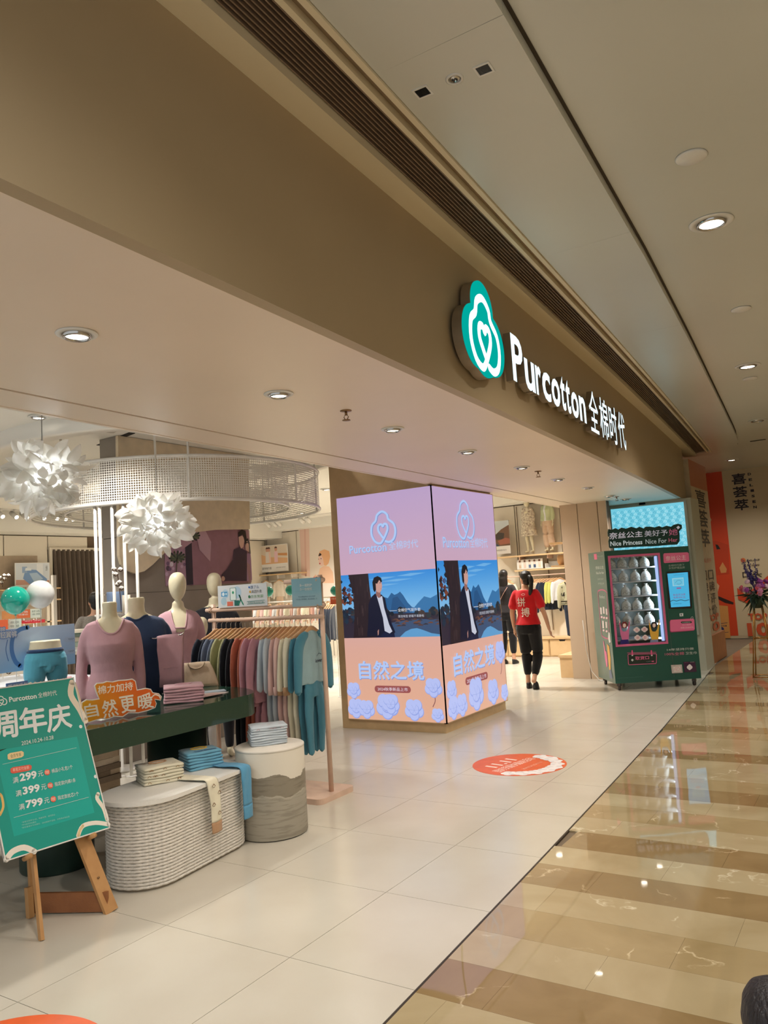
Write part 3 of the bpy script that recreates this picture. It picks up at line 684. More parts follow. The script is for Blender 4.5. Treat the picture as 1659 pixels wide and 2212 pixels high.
screen(Ar, 0.0, 1.575, 0.115, 2.675, (0, 1.575, 0.93, 1.85), (lgc[0], lgc[1], 0.225, 0.235), (w0[0], w1[0], w0[1]-0.02, w0[1]+0.10), (t0[0], t1[0], t0[1], t0[1]+0.24, 0.02), (b0[0], b1[0], b0[1], b0[1]+0.085), clampc(cr, 0, 1.575, 0.117), 'screen')

# ------------------------------------------------------------------ cyan lightbox behind the vending machine
lb = thing('lightbox', 'cyan backlit lightbox with rows of small cloud shapes above the vending machine', 'lightbox', (-3.2, 12.97, 1.9))
G().box((-3.80, 12.945, 0.55), (-2.56, 12.98, 2.66)).build('frame', mat('lightbox_frame', (196, 200, 190), 0.4, 0.3), lb)
Al = Art((-3.76, 12.944, 0.6), (1, 0, 0), (0, -1, 0))
Al.rect(0, 0, 1.16, 2.04, (118, 205, 226))
nr = 0
for r_ in range(24):
    for c_ in range(19):
        x_ = 0.03+c_*0.061+(0.03 if r_ % 2 else 0); z_ = 0.75+r_*0.053
        if x_ > 1.135: continue
        Al.k = 2 + (r_*19+c_) % 2
        Al.stroke([(x_-0.018, z_-0.012), (x_-0.020, z_+0.004), (x_-0.008, z_+0.018), (x_, z_+0.024), (x_+0.008, z_+0.018), (x_+0.020, z_+0.004), (x_+0.018, z_-0.012), (x_+0.004, z_-0.012), (x_-0.006, z_+0.002)], 0.006, (60, 160, 190) if (r_+c_) % 2 else (190, 240, 250), sm=1)
Al.build('lit_panel', LIGHTBOX, lb)

# ------------------------------------------------------------------ vending machine
vB = fl(1330, 1477, 0.1); vC = fl(1515, 1465, 0.1); vA = fl(1304, 1458, 0.1)
vX = V((vC.x-vB.x, vC.y-vB.y, 0)); VW = vX.length; vX.normalize(); vN = V((vX.y, -vX.x, 0)); VD = 0.80; VT = 1.90
vend = thing('vending_machine', 'dark green vending machine with pink-framed glass front full of drawstring bags', 'vending machine', (vB.x+vX.x*VW/2-vN.x*VD/2, vB.y+vX.y*VW/2-vN.y*VD/2, 0))
def vp(x, d, z): return V((vB.x, vB.y, 0))+vX*x-vN*d+V((0, 0, z))
def vbox(x0, x1, d0, d1, z0, z1, g_=None):
    g_ = g_ or G(); c = (vp(x0, d0, z0)+vp(x1, d1, z1))/2
    return g_.obox(c, vX*(x1-x0)/2, -vN*(d1-d0)/2, V((0, 0, (z1-z0)/2)))
m_vg = mat('vending_green', (22, 82, 72), 0.32, noise=(3, 0.02, None), coat=0.2)
Av = Art(vp(0, 0, 0), vX, vN); q = Av.px
gw0, gz0 = q(1330, 1391)[0]+0.03, q(1330, 1390)[1]; 
# window opening (machine coordinates)
WX0, WX1, WZ0, WZ1 = 0.075, 0.735, 0.62, 1.80
g_ = G(); vbox(0, WX0, 0, VD, 0.10, VT, g_); vbox(WX1, VW, 0, VD, 0.10, VT, g_); vbox(WX0, WX1, 0, VD, 0.10, WZ0, g_); vbox(WX0, WX1, 0, VD, WZ1, VT, g_); vbox(WX0, WX1, VD-0.05, VD, WZ0, WZ1, g_)
g_.build('cabinet', m_vg, vend)
g_ = G()
for k, x_ in enumerate((0.80,)): vbox(x_, x_+0.006, -0.004, 0.0, 0.14, 1.87, g_)
g_.build('door_seam', mat('seam_grey', (70, 90, 84), 0.4), vend)
m_pinkf = mat('pink_frame', (214, 104, 150), 0.4)
g_ = G(); f_ = 0.03
for a in ((WX0-f_, WX1+f_, WZ1, WZ1+f_), (WX0-f_, WX1+f_, WZ0-f_, WZ0), (WX0-f_, WX0, WZ0, WZ1), (WX1, WX1+f_, WZ0, WZ1)): vbox(a[0], a[1], -0.006, 0.004, a[2], a[3], g_)
g_.build('window_frame', m_pinkf, vend)
# glass pane: thin, clear
def glassmat(name, tint=(240, 250, 248), a=0.12):
    m = bpy.data.materials.new(name); m.use_nodes = True; nt = m.node_tree; b = nt.nodes['Principled BSDF']
    b.inputs['Base Color'].default_value = lin(tint)+(1,); b.inputs['Roughness'].default_value = 0.03
    tr = nt.nodes.new('ShaderNodeBsdfTransparent'); mx = nt.nodes.new('ShaderNodeMixShader'); fr = nt.nodes.new('ShaderNodeFresnel'); fr.inputs[0].default_value = 1.45
    gl = nt.nodes.new('ShaderNodeBsdfGlossy'); gl.inputs['Roughness'].default_value = 0.02
    nt.links.new(fr.outputs[0], mx.inputs[0]); nt.links.new(tr.outputs[0], mx.inputs[1]); nt.links.new(gl.outputs[0], mx.inputs[2])
    nt.nodes.remove(b); nt.links.new(mx.outputs[0], nt.nodes['Material Output'].inputs[0]); return m
m_glass = glassmat('clear_glass')
vbox(WX0, WX1, 0.008, 0.012, WZ0, WZ1).build('glass', m_glass, vend)
shz = [q(1345, y)[1] for y in ()]; shelfz = [0.86, 1.06, 1.255, 1.455, 1.645]
m_shelf = mat('vending_shelf', (206, 214, 222), 0.4)
for z_ in [0.665]+shelfz:
    o = vbox(WX0, WX1-0.0, 0.05, 0.60, z_-0.008, z_+0.008).build('shelf', m_shelf, vend)
vbox(WX1-0.03, WX1-0.004, 0.03, 0.07, WZ0+0.01, WZ1-0.01).build('light_strip', emis('vending_strip', (180, 205, 255), 0.8), vend)
area_l = bpy.data.lights.new('vending_lamp', 'AREA'); area_l.shape = 'RECTANGLE'; area_l.size = 0.03; area_l.size_y = 1.1; area_l.energy = 5; area_l.color = (0.8, 0.92, 1.0)
ao = bpy.data.objects.new('vending_lamp', area_l); COL.objects.link(ao); ao.location = vp(WX1-0.04, 0.045, (WZ0+WZ1)/2); ao.rotation_euler = (-vX-vN*0.9).to_track_quat('-Z', 'Y').to_euler(); ao.parent = vend; ao.matrix_parent_inverse = full(vend).inverted()
# casters and feet
for x_ in (0.07, VW-0.07):
    for d_ in (0.08, VD-0.08):
        c = vp(x_, d_, 0.0)
        G().box((c.x-0.025, c.y-0.025, 0.055), (c.x+0.025, c.y+0.025, 0.10)).tube([c+vX*0.014+V((0, 0, 0.034)), c-vX*0.014+V((0, 0, 0.034))], 0.034, 16).build('caster', mat('caster_metal', (90, 84, 80), 0.35, 0.6), vend)
# printed front
Av.P = vp(0, -0.0065, 0)
Q4 = lambda a, b, c, d: [Av.px(*a), Av.px(*b), Av.px(*c), Av.px(*d)]
def vq(u, v, sx=6.145, ox_=1310, oy_=1120): return (ox_+u/sx, oy_+v/sx)
def vt(body, quad, c, bold=0.0): Av.ptext(body, [vq(*p) for p in quad], c, bold)
PKC = (226, 112, 156)
pk = lambda pts, c: Av.poly([Av.px(*vq(*p)) for p in pts], c)
Av.k = 3
pk([(755, 480), (765, 462), (1075, 448), (1092, 462), (1100, 560), (1090, 572), (772, 592), (760, 580)], PKC)
vt('奈丝公主', [(790, 562), (1058, 545), (1052, 482), (782, 500)], (240, 214, 226), 0.012)
vt('全棉时代旗下', [(822, 640), (1035, 628), (1033, 598), (820, 612)], (170, 190, 182))
vt('女性护理品牌', [(828, 674), (1040, 664), (1038, 634), (826, 646)], (170, 190, 182))
pk([(795, 718), (800, 708), (1098, 692), (1108, 700), (1136, 1180), (1128, 1192), (840, 1200), (828, 1190)], (16, 20, 24))
pk([(838, 1370), (850, 1345), (1150, 1325), (1165, 1340), (1174, 1470), (1160, 1488), (860, 1512), (842, 1495)], (178, 74, 118))
pk([(846, 1368), (856, 1348), (1152, 1330), (1166, 1345), (1172, 1462), (1158, 1480), (866, 1500), (850, 1488)], PKC)
pk([(985, 1378), (1000, 1366), (1120, 1362), (1134, 1372), (1128, 1388), (1000, 1394)], (30, 50, 50))
vt('点击屏幕购买', [(1002, 1388), (1118, 1382), (1116, 1368), (1000, 1374)], (200, 210, 205))
vt('扫二维码', [(1008, 1424), (1120, 1418), (1118, 1400), (1006, 1406)], (240, 190, 210)); vt('领取试用好礼', [(985, 1465), (1160, 1455), (1158, 1432), (982, 1440)], (240, 190, 210))
Av.stroke([Av.px(*vq(*p)) for p in [(1118, 1340), (1125, 1312), (1142, 1305), (1150, 1322), (1138, 1340)]], 0.006, (190, 190, 190))
vt('14年坚持只做', [(805, 1760), (1160, 1742), (1158, 1710), (803, 1728)], (214, 222, 218), 0.008)
vt('100%全棉', [(775, 1822), (1030, 1812), (1028, 1768), (772, 1780)], (214, 120, 150), 0.006); vt('卫生巾', [(1050, 1808), (1200, 1798), (1196, 1762), (1046, 1772)], (214, 222, 218), 0.006)
pk([(1020, 1905), (1178, 1898), (1198, 2032), (1036, 2042)], (58, 30, 64))
Av.text('', 0, 0, 1, 1, PKC) if False else None
for (x_, y_, r_) in ((1090, 1975, 24), (1118, 1975, 24), (1104, 1955, 20), (1104, 1992, 20)): pk([(x_+r_*math.cos(t*PI/8), y_+r_*math.sin(t*PI/8)) for t in range(16)], (236, 232, 236))
vt('奈丝公主', [(1036, 1918), (1080, 1916), (1079, 1906), (1035, 1908)], (170, 80, 120)); vt('300', [(1112, 1912), (1165, 1908), (1164, 1900), (1111, 1903)], (200, 200, 200))
pk([(855, 1945), (1000, 1938), (1012, 2048), (870, 2055)], (196, 186, 182)); pk([(885, 1968), (980, 1963), (988, 2030), (895, 2036)], (222, 214, 210))
Av.stroke([Av.px(*vq(*p)) for p in [(905, 2020), (915, 1980), (960, 1980), (970, 2012), (930, 2020), (925, 1998), (945, 1995)]], 0.004, (205, 130, 140)); vt('纯棉', [(880, 1962), (915, 1960), (915, 1952), (880, 1954)], (60, 60, 70))
# pick-up flap drawing
for pts, w_ in (([(285, 1810), (295, 1800), (655, 1795), (664, 1802), (662, 1915), (655, 1925), (300, 1942), (292, 1932), (285, 1812)], 0.010), ([(275, 1785), (660, 1775)], 0.006)):
    Av.stroke([Av.px(*vq(*p)) for p in pts], w_, (206, 96, 140), sm=1)
pk([(298, 1815), (650, 1808), (650, 1910), (302, 1928)], (14, 40, 38))
for x_ in (330, 585): pk([(x_, 1750), (x_+18, 1748), (x_+24, 1812), (x_+6, 1814)], (214, 90, 140))
for x_ in (332, 590): pk([(x_, 1812), (x_+22, 1810), (x_+22, 1824), (x_+2, 1826)], (220, 214, 214))
vt('取货口', [(385, 1880), (565, 1868), (562, 1822), (382, 1832)], (232, 110, 160), 0.02); pk([(325, 1880), (342, 1862), (362, 1878), (345, 1898)], (210, 214, 212)); vt('小心夹手', [(525, 1905), (590, 1900), (590, 1890), (525, 1894)], (150, 160, 160)); pk([(598, 1890), (630, 1888), (630, 1902), (598, 1904)], (206, 96, 140))
vt('本产品仅为展示，图片仅供参考，请以实物为准，最终解释权归品牌所有', [(140, 2124), (485, 2104), (485, 2098), (140, 2118)], (110, 140, 132))
pk([(968, 1260), (1018, 1256), (1020, 1296), (972, 1300)], (214, 222, 226)); pk([(984, 1268), (996, 1267), (998, 1288), (988, 1289)], (30, 50, 80))
Av.build('printed_front', PRINT_GLOSS, vend)
Aw = Art(vp(0, -0.0130, 0), vX, vN); aw = lambda pts, c: Aw.poly([Aw.px(*vq(*p)) for p in pts], c)
aw([(808, 732), (1080, 712), (1112, 1165), (858, 1180)], (72, 178, 222)); aw([(870, 795), (1022, 782), (1030, 890), (880, 900)], (150, 205, 222)); aw([(885, 806), (1014, 796), (1020, 880), (893, 888)], (104, 192, 222))
Aw.stroke([Aw.px(*vq(*p)) for p in [(915, 855), (940, 825), (975, 820), (995, 845), (975, 870), (935, 868)]], 0.004, (60, 120, 150)); Aw.ptext('全棉表层卫生巾', [vq(*p) for p in [(890, 758), (1030, 748), (1029, 738), (889, 748)]], (40, 100, 140))
Aw.ptext('新会员注册', [vq(*p) for p in [(888, 1030), (1050, 1020), (1046, 992), (884, 1002)]], (140, 60, 120), 0.01); Aw.ptext('免费领礼包', [vq(*p) for p in [(890, 1064), (1050, 1056), (1047, 1032), (887, 1040)]], (140, 60, 120), 0.01)
aw([(930, 918), (990, 914), (990, 932), (932, 936)], (150, 90, 150)); Aw.stroke([Aw.px(*vq(*p)) for p in [(850, 1100), (890, 1085), (930, 1095), (990, 1080), (1040, 1092), (1095, 1078)]], 0.008, (30, 60, 80)); Aw.ptext('扫码领取更多好礼', [vq(*p) for p in [(885, 1142), (1000, 1134), (999, 1122), (884, 1130)]], (30, 70, 110))
o = Aw.build('touch_screen', SCREEN, vend); o['label'] = 'lit blue touch screen'
# print on the glass
Ag = Art(vp(0, 0.006, 0), vX, vN); ag = lambda pts, c: Ag.poly([Ag.px(*vq(*p)) for p in pts], c)
Ag.ptext('100%全棉  呵护敏感肌', [vq(*p) for p in [(52, 540), (640, 510), (638, 466), (50, 498)]], (196, 206, 204), 0.006)
def cheer(sx, c, hair, skirt):
    f_ = lambda pts: [(sx+a, b) for a, b in pts]
    ag(f_([(-70, 1390), (-58, 1380), (-38, 1470), (-20, 1500), (20, 1500), (40, 1470), (62, 1370), (76, 1372), (62, 1500), (58, 1600), (30, 1614), (-30, 1614), (-52, 1540)]), c)
    ag(f_([(-48, 1612), (52, 1605), (62, 1668), (-58, 1675)]), skirt)
    ag(f_([(-40, 1400), (-20, 1372), (20, 1370), (38, 1395), (34, 1450), (-30, 1455)]), hair); ag(f_([(-20, 1405), (0, 1392), (20, 1402), (22, 1432), (0, 1450), (-18, 1438)]), (236, 214, 208))
    ag(f_([(-72, 1350), (-60, 1345), (-52, 1380), (-66, 1388)]), (236, 206, 200)); ag(f_([(62, 1340), (76, 1345), (76, 1372), (62, 1370)]), (236, 206, 200))
cheer(238, (206, 112, 160), (110, 28, 36), (34, 24, 110)); cheer(632, (222, 176, 66), (24, 20, 26), (130, 140, 176))
for cx_, cy_ in ((402, 1478), (505, 1472), (412, 1582), (515, 1580)):
    for dx, dy in ((-20, 0), (20, 0), (0, -16), (0, 16)): ag([(cx_+dx+24*math.cos(t*PI/7), cy_+dy+22*math.sin(t*PI/7)) for t in range(14)], (228, 214, 216))
for s_, x_, y_ in (('免', 402, 1478), ('费', 505, 1472), ('领', 412, 1582), ('取', 515, 1580)): Ag.ptext(s_, [vq(*p) for p in [(x_-17, y_+18), (x_+17, y_+17), (x_+17, y_-17), (x_-17, y_-16)]], (196, 84, 110), 0.01)
Ag.build('glass_print', PRINT, vend)
# side print (left flank faces -X of the machine)
As = Art(vp(-0.002, 0.0, 0), -vN, -vX); cs = lambda u, v: As.px(1270+u/6.508, 1160+v/6.508)
sp = lambda pts, c: As.poly([cs(*p) for p in pts], c)
As.P = vp(-0.002, 0.0, 0)
sp([(82, 240), (122, 236), (130, 315), (92, 318)], (226, 100, 140))
As.text('Purcotton', *cs(134, 285), *cs(212, 250), (150, 180, 170))
As.text('奈丝公主', *cs(110, 455), *cs(218, 402), (196, 206, 200), 0.02); As.text('Nice For Her', *cs(118, 525), *cs(222, 482), (196, 206, 200), 0.02)
As.text('全棉时代旗下', *cs(136, 606), *cs(222, 578), (170, 188, 180)); As.text('护理品牌', *cs(144, 668), *cs(228, 640), (170, 188, 180))
As.stroke([cs(*p) for p in [(140, 800), (145, 760), (200, 742), (262, 775), (270, 860), (300, 1380), (290, 1430), (205, 1395), (185, 1300), (140, 800)]], 0.02, (190, 92, 130))
As.text('Perfect', *cs(165, 860), *cs(235, 820), (206, 210, 208))
for (x_, y_, w_, h_) in ((170, 990, 24, 100), (208, 980, 24, 100), (248, 1005, 22, 90), (200, 1175, 24, 110), (246, 1190, 22, 90)): sp([(x_, y_), (x_+w_, y_+4), (x_+w_+6, y_+h_), (x_+6, y_+h_-4)], (206, 196, 196))
for (x_, y_) in ((195, 1125), (228, 1135), (264, 1140), (222, 1312), (264, 1325)): sp([(x_+14*math.cos(t*PI/5), y_+16*math.sin(t*PI/5)) for t in range(10)], (224, 190, 200))
sp([(215, 1460), (225, 1465), (245, 1600), (262, 1610), (275, 1700), (280, 1820), (262, 1830), (240, 1700)], (216, 110, 150)); sp([(268, 1500), (300, 1540), (320, 1700), (322, 1870), (300, 1870), (282, 1700)], (222, 170, 80)); sp([(300, 1870), (326, 1860), (350, 1990), (305, 1985)], (110, 122, 150)); sp([(290, 1340), (310, 1345), (322, 1480), (300, 1490), (284, 1420)], (216, 212, 210))
As.build('printed_side', PRINT, vend)
# header sign standing on the machine
Ah = Art(vp(0, 0.02, 0), vX, vN)
hd = thing('header_sign', 'dark green cloud-edged sign with white and pink writing on top of the vending machine', 'sign', vp(0.5, 0.03, 1.9))
hp = [(20, 180), (30, 140), (70, 150), (120, 128), (160, 148), (200, 120), (260, 135), (330, 110), (400, 130), (440, 110), (500, 135), (520, 110), (580, 108), (640, 118), (700, 100), (740, 118), (800, 96), (860, 112), (900, 82), (950, 70), (1000, 84), (1004, 130), (965, 170), (972, 220), (972, 300), (940, 345), (820, 352), (640, 368), (480, 372), (300, 382), (140, 392), (55, 394), (40, 380), (30, 300), (45, 250), (24, 230)]
hq = [Ah.px(*vq(*p)) for p in hp]
G().slab([vp(a, 0.02, b) for a, b in hq], -vN*-0.0+vN*-0.03).build('board', mat('sign_board_green', (14, 62, 56), 0.4), hd)
Ah.P = vp(0, 0.0195, 0)
def ht(b_, qd, c, bold=0.0): Ah.ptext(b_, [vq(*p) for p in qd], c, bold)
ht('奈丝公主', [(40, 278), (480, 240), (478, 165), (38, 190)], (238, 230, 236), 0.03); ht('美好予', [(505, 244), (815, 225), (812, 145), (503, 162)], (226, 220, 226), 0.012); ht('她', [(830, 228), (945, 220), (942, 130), (826, 140)], (216, 110, 140), 0.012)
ht('Nice Princess', [(52, 368), (478, 342), (474, 280), (50, 305)], (232, 244, 240), 0.025); ht('Nice For', [(520, 340), (800, 322), (798, 262), (517, 278)], (206, 220, 216), 0.008); ht('Her', [(828, 315), (945, 308), (942, 254), (824, 262)], (214, 110, 130), 0.008)
Ah.poly([Ah.px(*vq(*p)) for p in [(928, 118), (955, 96), (978, 118), (950, 145)]], (226, 220, 222))
Ah.build('lettering', attr_mat('header_letters', 0.35), hd)
# drawstring bags on the shelves
m_bag = mat('cotton_bag', (214, 222, 222), 0.9, noise=(25, 0.05, None), bump=(60, 0.3))
def bag_proto():
    b = thing('drawstring_bag', 'x', 'bag')
    g1 = G(); prof = [(0.02, .058, .035), (0.0, .050, .030)]
    rs = []
    for z_, rx, ry in [(0.0, .058, .030), (0.012, .068, .038), (0.05, .070, .042), (0.09, .062, .036), (0.118, .038, .024), (0.13, .016, .014), (0.136, .013, .012), (0.15, .022, .018), (0.158, .026, .020)]:
        rs.append([V((math.cos(2*PI*i/18)*rx*(1+0.05*math.sin(i*3.1+z_*40)), math.sin(2*PI*i/18)*ry*(1+0.05*math.cos(i*2.3)), z_)) for i in range(18)])
    g1.rings(rs); g1.build('bag_body', m_bag, b, world=False)
    A_ = Art((0, -0.0435, 0), (1, 0, 0), (0, -1, 0)); A_.stroke([(-0.052, 0.03), (-0.04, 0.052), (-0.02, 0.056), (-0.006, 0.036), (0.012, 0.03), (0.02, 0.054), (0.042, 0.052), (0.052, 0.03)], 0.0035, (50, 56, 66), sm=3)
    A_.stroke([(-0.03, 0.018), (0.0, 0.012), (0.03, 0.018)], 0.002, (90, 96, 104), sm=3); A_.text('奈丝', -0.014, 0.066, 0.014, 0.082, (96, 110, 120))
    A_.build('print', PRINT, b, world=False)
    G().tube([(-0.03, -0.016, 0.128), (-0.012, -0.018, 0.136), (0, -0.018, 0.133), (0.014, -0.018, 0.137), (0.034, -0.014, 0.13)], 0.0022, 5).build('drawstring', mat('string', (196, 190, 170), 0.9), b, world=False)
    return b
bp0 = bag_proto(); first = True; rz_ = math.atan2(vX.y, vX.x)
rown = ['bottom', 'second lowest', 'middle', 'second highest', 'top']; coln = ['leftmost', 'second from left', 'third from left', 'rightmost']
for r_, z_ in enumerate(shelfz):
    for c_ in range(4):
        x_ = [0.115, 0.275, 0.43, 0.58][c_]+R.uniform(-0.008, 0.008); p_ = vp(x_, 0.115, z_+0.0085); l_ = 'white drawstring cotton bag on the %s shelf of the vending machine, %s' % (rown[r_], coln[c_])
        if first: bp0.location = p_; bp0.rotation_euler = (0, 0, rz_); bp0['label'] = l_; bp0['group'] = 'bags in the vending machine'; first = False
        else: dup(bp0, p_, rz_+R.uniform(-0.15, 0.15), l_, 'bags in the vending machine')
cb = G().tube([(-4.0, 11.78, 0.9), (-3.97, 11.74, 0.45), (-3.9, 11.70, 0.14), (-3.78, 11.64, 0.02), (-3.70, 11.62, 0.008), (-3.62, 11.66, 0.008), (-3.7, 11.72, 0.008), (-3.8, 11.68, 0.008), (-3.72, 11.60, 0.009)], 0.005, 6).build('power_cable', m_white); tag(cb, 'white power cable trailing to the floor beside the vending machine', 'cable')
# ------------------------------------------------------------------ round floor stickers
def floor_sticker(cx, cy, r, label, ang):
    t = thing('floor_sticker', label, 'floor sticker', (cx, cy, 0.0), 0)
    G().prism(circ(cx, cy, r, n=72), 0.0, 0.0012).build('disc', mat('sticker_orange', (232, 102, 50), 0.4), t)
    ux = V((math.cos(ang), math.sin(ang), 0)); uy = V((-math.sin(ang), math.cos(ang), 0))
    A = Art(V((cx, cy, 0.0012)), ux, (0, 0, 1), uy, step=0.00006)
    A.text('11.11', -0.20*r/0.4, 0.10*r/0.4, 0.13*r/0.4, 0.22*r/0.4, (246, 226, 214), 0.04)
    A.text('囤好货最快最前活动', -0.31*r/0.4, -0.02*r/0.4, 0.24*r/0.4, 0.075*r/0.4, (246, 226, 214), 0.012); 
    A.text('2024.10.24-2024.11.11', -0.14, -0.14, 0.16, -0.11, (240, 200, 180))
    rr = random.Random(3)
    for k in range(9):
        a = math.radians(198+k*20); d = r*0.80
        x_, y_ = d*math.cos(a), d*math.sin(a); q = r*(0.13+0.05*rr.random())
        for s_ in range(5): 
            b = a+s_*1.256; xx, yy = x_+q*0.6*math.cos(b), y_+q*0.6*math.sin(b); rad = q*0.62
            m_ = min(1.0, (r*0.985-rad)/math.hypot(xx, yy)); A.poly(circ(xx*m_, yy*m_, rad, n=14), (226, 220, 220) if s_ % 2 else (240, 236, 234))
    A.build('print', PRINT, t)
floor_sticker(-2.86, 6.44, 0.405, 'round orange 11.11 floor sticker in front of the glowing column', math.radians(80))
floor_sticker(-2.80, 1.63, 0.405, 'round orange floor sticker cut off by the bottom edge near the easel', math.radians(80))

# ------------------------------------------------------------------ easel with poster board
m_pine = mat('pine_wood', (196, 150, 98), 0.5, noise=(7, 0.6, (168, 118, 68)), bump=(30, 0.15, (1, 1, 0.1)))
m_pined = mat('pine_wood_dark', (150, 96, 56), 0.55, noise=(9, 0.6, (120, 72, 40)), bump=(30, 0.2, (1, 6, 6)))
PBL, PBR = V((-3.739, 2.267, 0.40)), V((-3.690, 2.840, 0.40)); pu = (PBR-PBL).normalized(); pn0 = V((pu.y, -pu.x, 0))
tl = math.radians(22); pe = V((-pn0.x*math.sin(tl), -pn0.y*math.sin(tl), math.cos(tl))); pn = pu.cross(pe); pn = -pn if pn.x < 0 else pn
PWD, PHT = 0.575, 0.865
ea = thing('easel', 'pine wooden A-frame easel holding the green price poster board', 'easel', (-3.75, 2.6, 0))
def beam(a, b, wdir, w_, t_, g_=None):
    a, b = V(a), V(b); g_ = g_ or G(); d = (b-a); L_ = d.length; d.normalize(); wd = V(wdir); wd = (wd-d*wd.dot(d)).normalized(); n_ = d.cross(wd)
    return g_.obox((a+b)/2, d*L_/2, wd*w_/2, n_*t_/2)
F1, F2, F3 = V((-3.650, 2.395, 0)), V((-3.615, 2.775, 0)), V((-3.985, 2.575, 0))
apex = V((-4.045, 2.56, 1.13))
back = -pn*0.028
legr_top = F2+(apex-F2)*0.95; legl_top = F1+(apex-F1)*0.95
fr = thing
beam(F2+V((0.0, 0, 0.0)), legr_top+V((0, 0.03, 0)), pu, 0.075, 0.022).build('leg', m_pine, ea)
beam(F1, legl_top-V((0, 0.02, 0)), pn0, 0.026, 0.018).build('leg', m_pine, ea)
beam(F3, apex, pu, 0.035, 0.02).build('leg', m_pine, ea)
bar = beam(F2+V((-0.01, -0.01, 0.055)), F3+V((0.0, 0, 0.06)), (0, 0, 1), 0.10, 0.018).build('crossbar', m_pined, ea)
beam(F3+V((0.02, -0.035, 0.0)), F3+V((0.0, -0.03, 0.15)), (1, 0, 0), 0.03, 0.03).build('foot_block', m_pine, ea)
for t_ in (0.19, 0.80):
    q_ = PBL+pu*(PWD*t_)-pe*0.012
    G().tube([q_-pn*0.03, q_+pn*0.035], 0.013, 12, up=(0, 1, 0)).build('peg', m_pine, ea)
for t_ in (0.08, 0.16): 
    q_ = F2+(legr_top-F2)*t_+pn*0.012; G().tube([q_, q_+pn*0.004], 0.006, 10, up=(0, 1, 0)).build('screw', m_brass, ea)
pb = thing('poster_board', 'teal promotion poster board in a thin white frame resting on the wooden easel', 'poster', PBL+pu*PWD/2)
G().slab([PBL, PBR, PBR+pe*PHT, PBL+pe*PHT], -pn*0.014).build('board', m_white, pb)
g_ = G(); fw_ = 0.006
for a, b in (((0, 0), (PWD, fw_)), ((0, PHT-fw_), (PWD, PHT)), ((0, 0), (fw_, PHT)), ((PWD-fw_, 0), (PWD, PHT))):
    c_ = [PBL+pu*x_+pe*z_ for x_, z_ in ((a[0], a[1]), (b[0], a[1]), (b[0], b[1]), (a[0], b[1]))]; g_.slab([p+pn*0.0035 for p in c_], -pn*0.0175)
g_.build('frame', m_white, pb)
A = Art(PBL, pu, pn, pe, step=0.00005)
vz = lambda u, v: (u/2.9024, 1450+v/2.9024)
pq = lambda pts, c: A.poly([A.px(*vz(*p)) for p in pts], c)
def pt(body, quad, c, bold=0.0): A.ptext(body, [vz(*p) for p in quad], c, bold)
A.rect(fw_, fw_, PWD-fw_, PHT-fw_, (0, 152, 138))
# panel
pp = [A.px(*vz(*p)) for p in [(88, 1036), (592, 886), (482, 410), (-30, 500)]]
A.poly([pp[0], pp[1], pp[2], pp[3]], (0, 170, 158))
def ribbon_(pts, w_, c): A.stroke([A.px(*vz(*p)) for p in pts], w_, c)
ribbon_([(452, 70), (445, 150), (500, 240), (535, 310)], 0.035, (238, 226, 206)); ribbon_([(470, 75), (500, 180), (512, 250)], 0.012, (224, 200, 160))
ribbon_([(615, 770), (610, 800), (650, 860), (672, 930)], 0.022, (238, 230, 214)); ribbon_([(680, 960), (600, 950), (520, 970), (490, 1030)], 0.022, (238, 232, 220)); ribbon_([(520, 968), (500, 1000), (492, 1035)], 0.014, (226, 200, 150))
ribbon_([(40, 1180), (80, 1130), (150, 1105), (215, 1130)], 0.028, (238, 232, 220)); ribbon_([(0, 900), (20, 850), (12, 790), (0, 770)], 0.012, (232, 190, 110))
for x_, y_ in ((506, 347), (599, 660)): A.poly(circ(*A.px(*vz(x_, y_)), 0.010, n=14), (228, 240, 238))
lc = A.px(*vz(8, 185)); logo(A, lc[0], lc[1], 0.028, 0.026, 0.005, (240, 244, 242))
pt('Purcotton', [(58, 195), (232, 170), (226, 140), (55, 162)], (240, 244, 242), 0.03); pt('全棉时代', [(240, 168), (358, 150), (352, 118), (236, 135)], (240, 244, 242), 0.012)
WH = (236, 240, 240)
pt('周', [(-20, 430), (112, 408), (100, 245), (-32, 268)], WH, 0.04); pt('年', [(128, 402), (298, 372), (276, 212), (116, 238)], WH, 0.04); pt('庆', [(300, 385), (452, 350), (430, 198), (296, 222)], WH, 0.04)
pt('2024.10.24-10.28', [(135, 466), (335, 426), (333, 402), (133, 440)], (220, 232, 228), 0.008)
pq([(48, 552), (46, 524), (60, 514), (135, 500), (148, 508), (148, 530), (135, 540), (62, 556)], (240, 214, 158)); pt('会员专享', [(66, 546), (134, 532), (130, 510), (63, 522)], (120, 110, 80), 0.005)
for a, b in (((16, 584), (478, 480)), ((86, 918), (554, 790))): A.stroke([A.px(*vz(*a)), A.px(*vz(*b))], 0.0016, (210, 230, 226), sm=1)
pq([(66, 636), (64, 612), (80, 602), (185, 586), (198, 594), (196, 614), (180, 624), (80, 642)], (228, 96, 74)); pt('单笔实付金额', [(80, 632), (184, 612), (180, 592), (78, 608)], (250, 214, 196), 0.005)
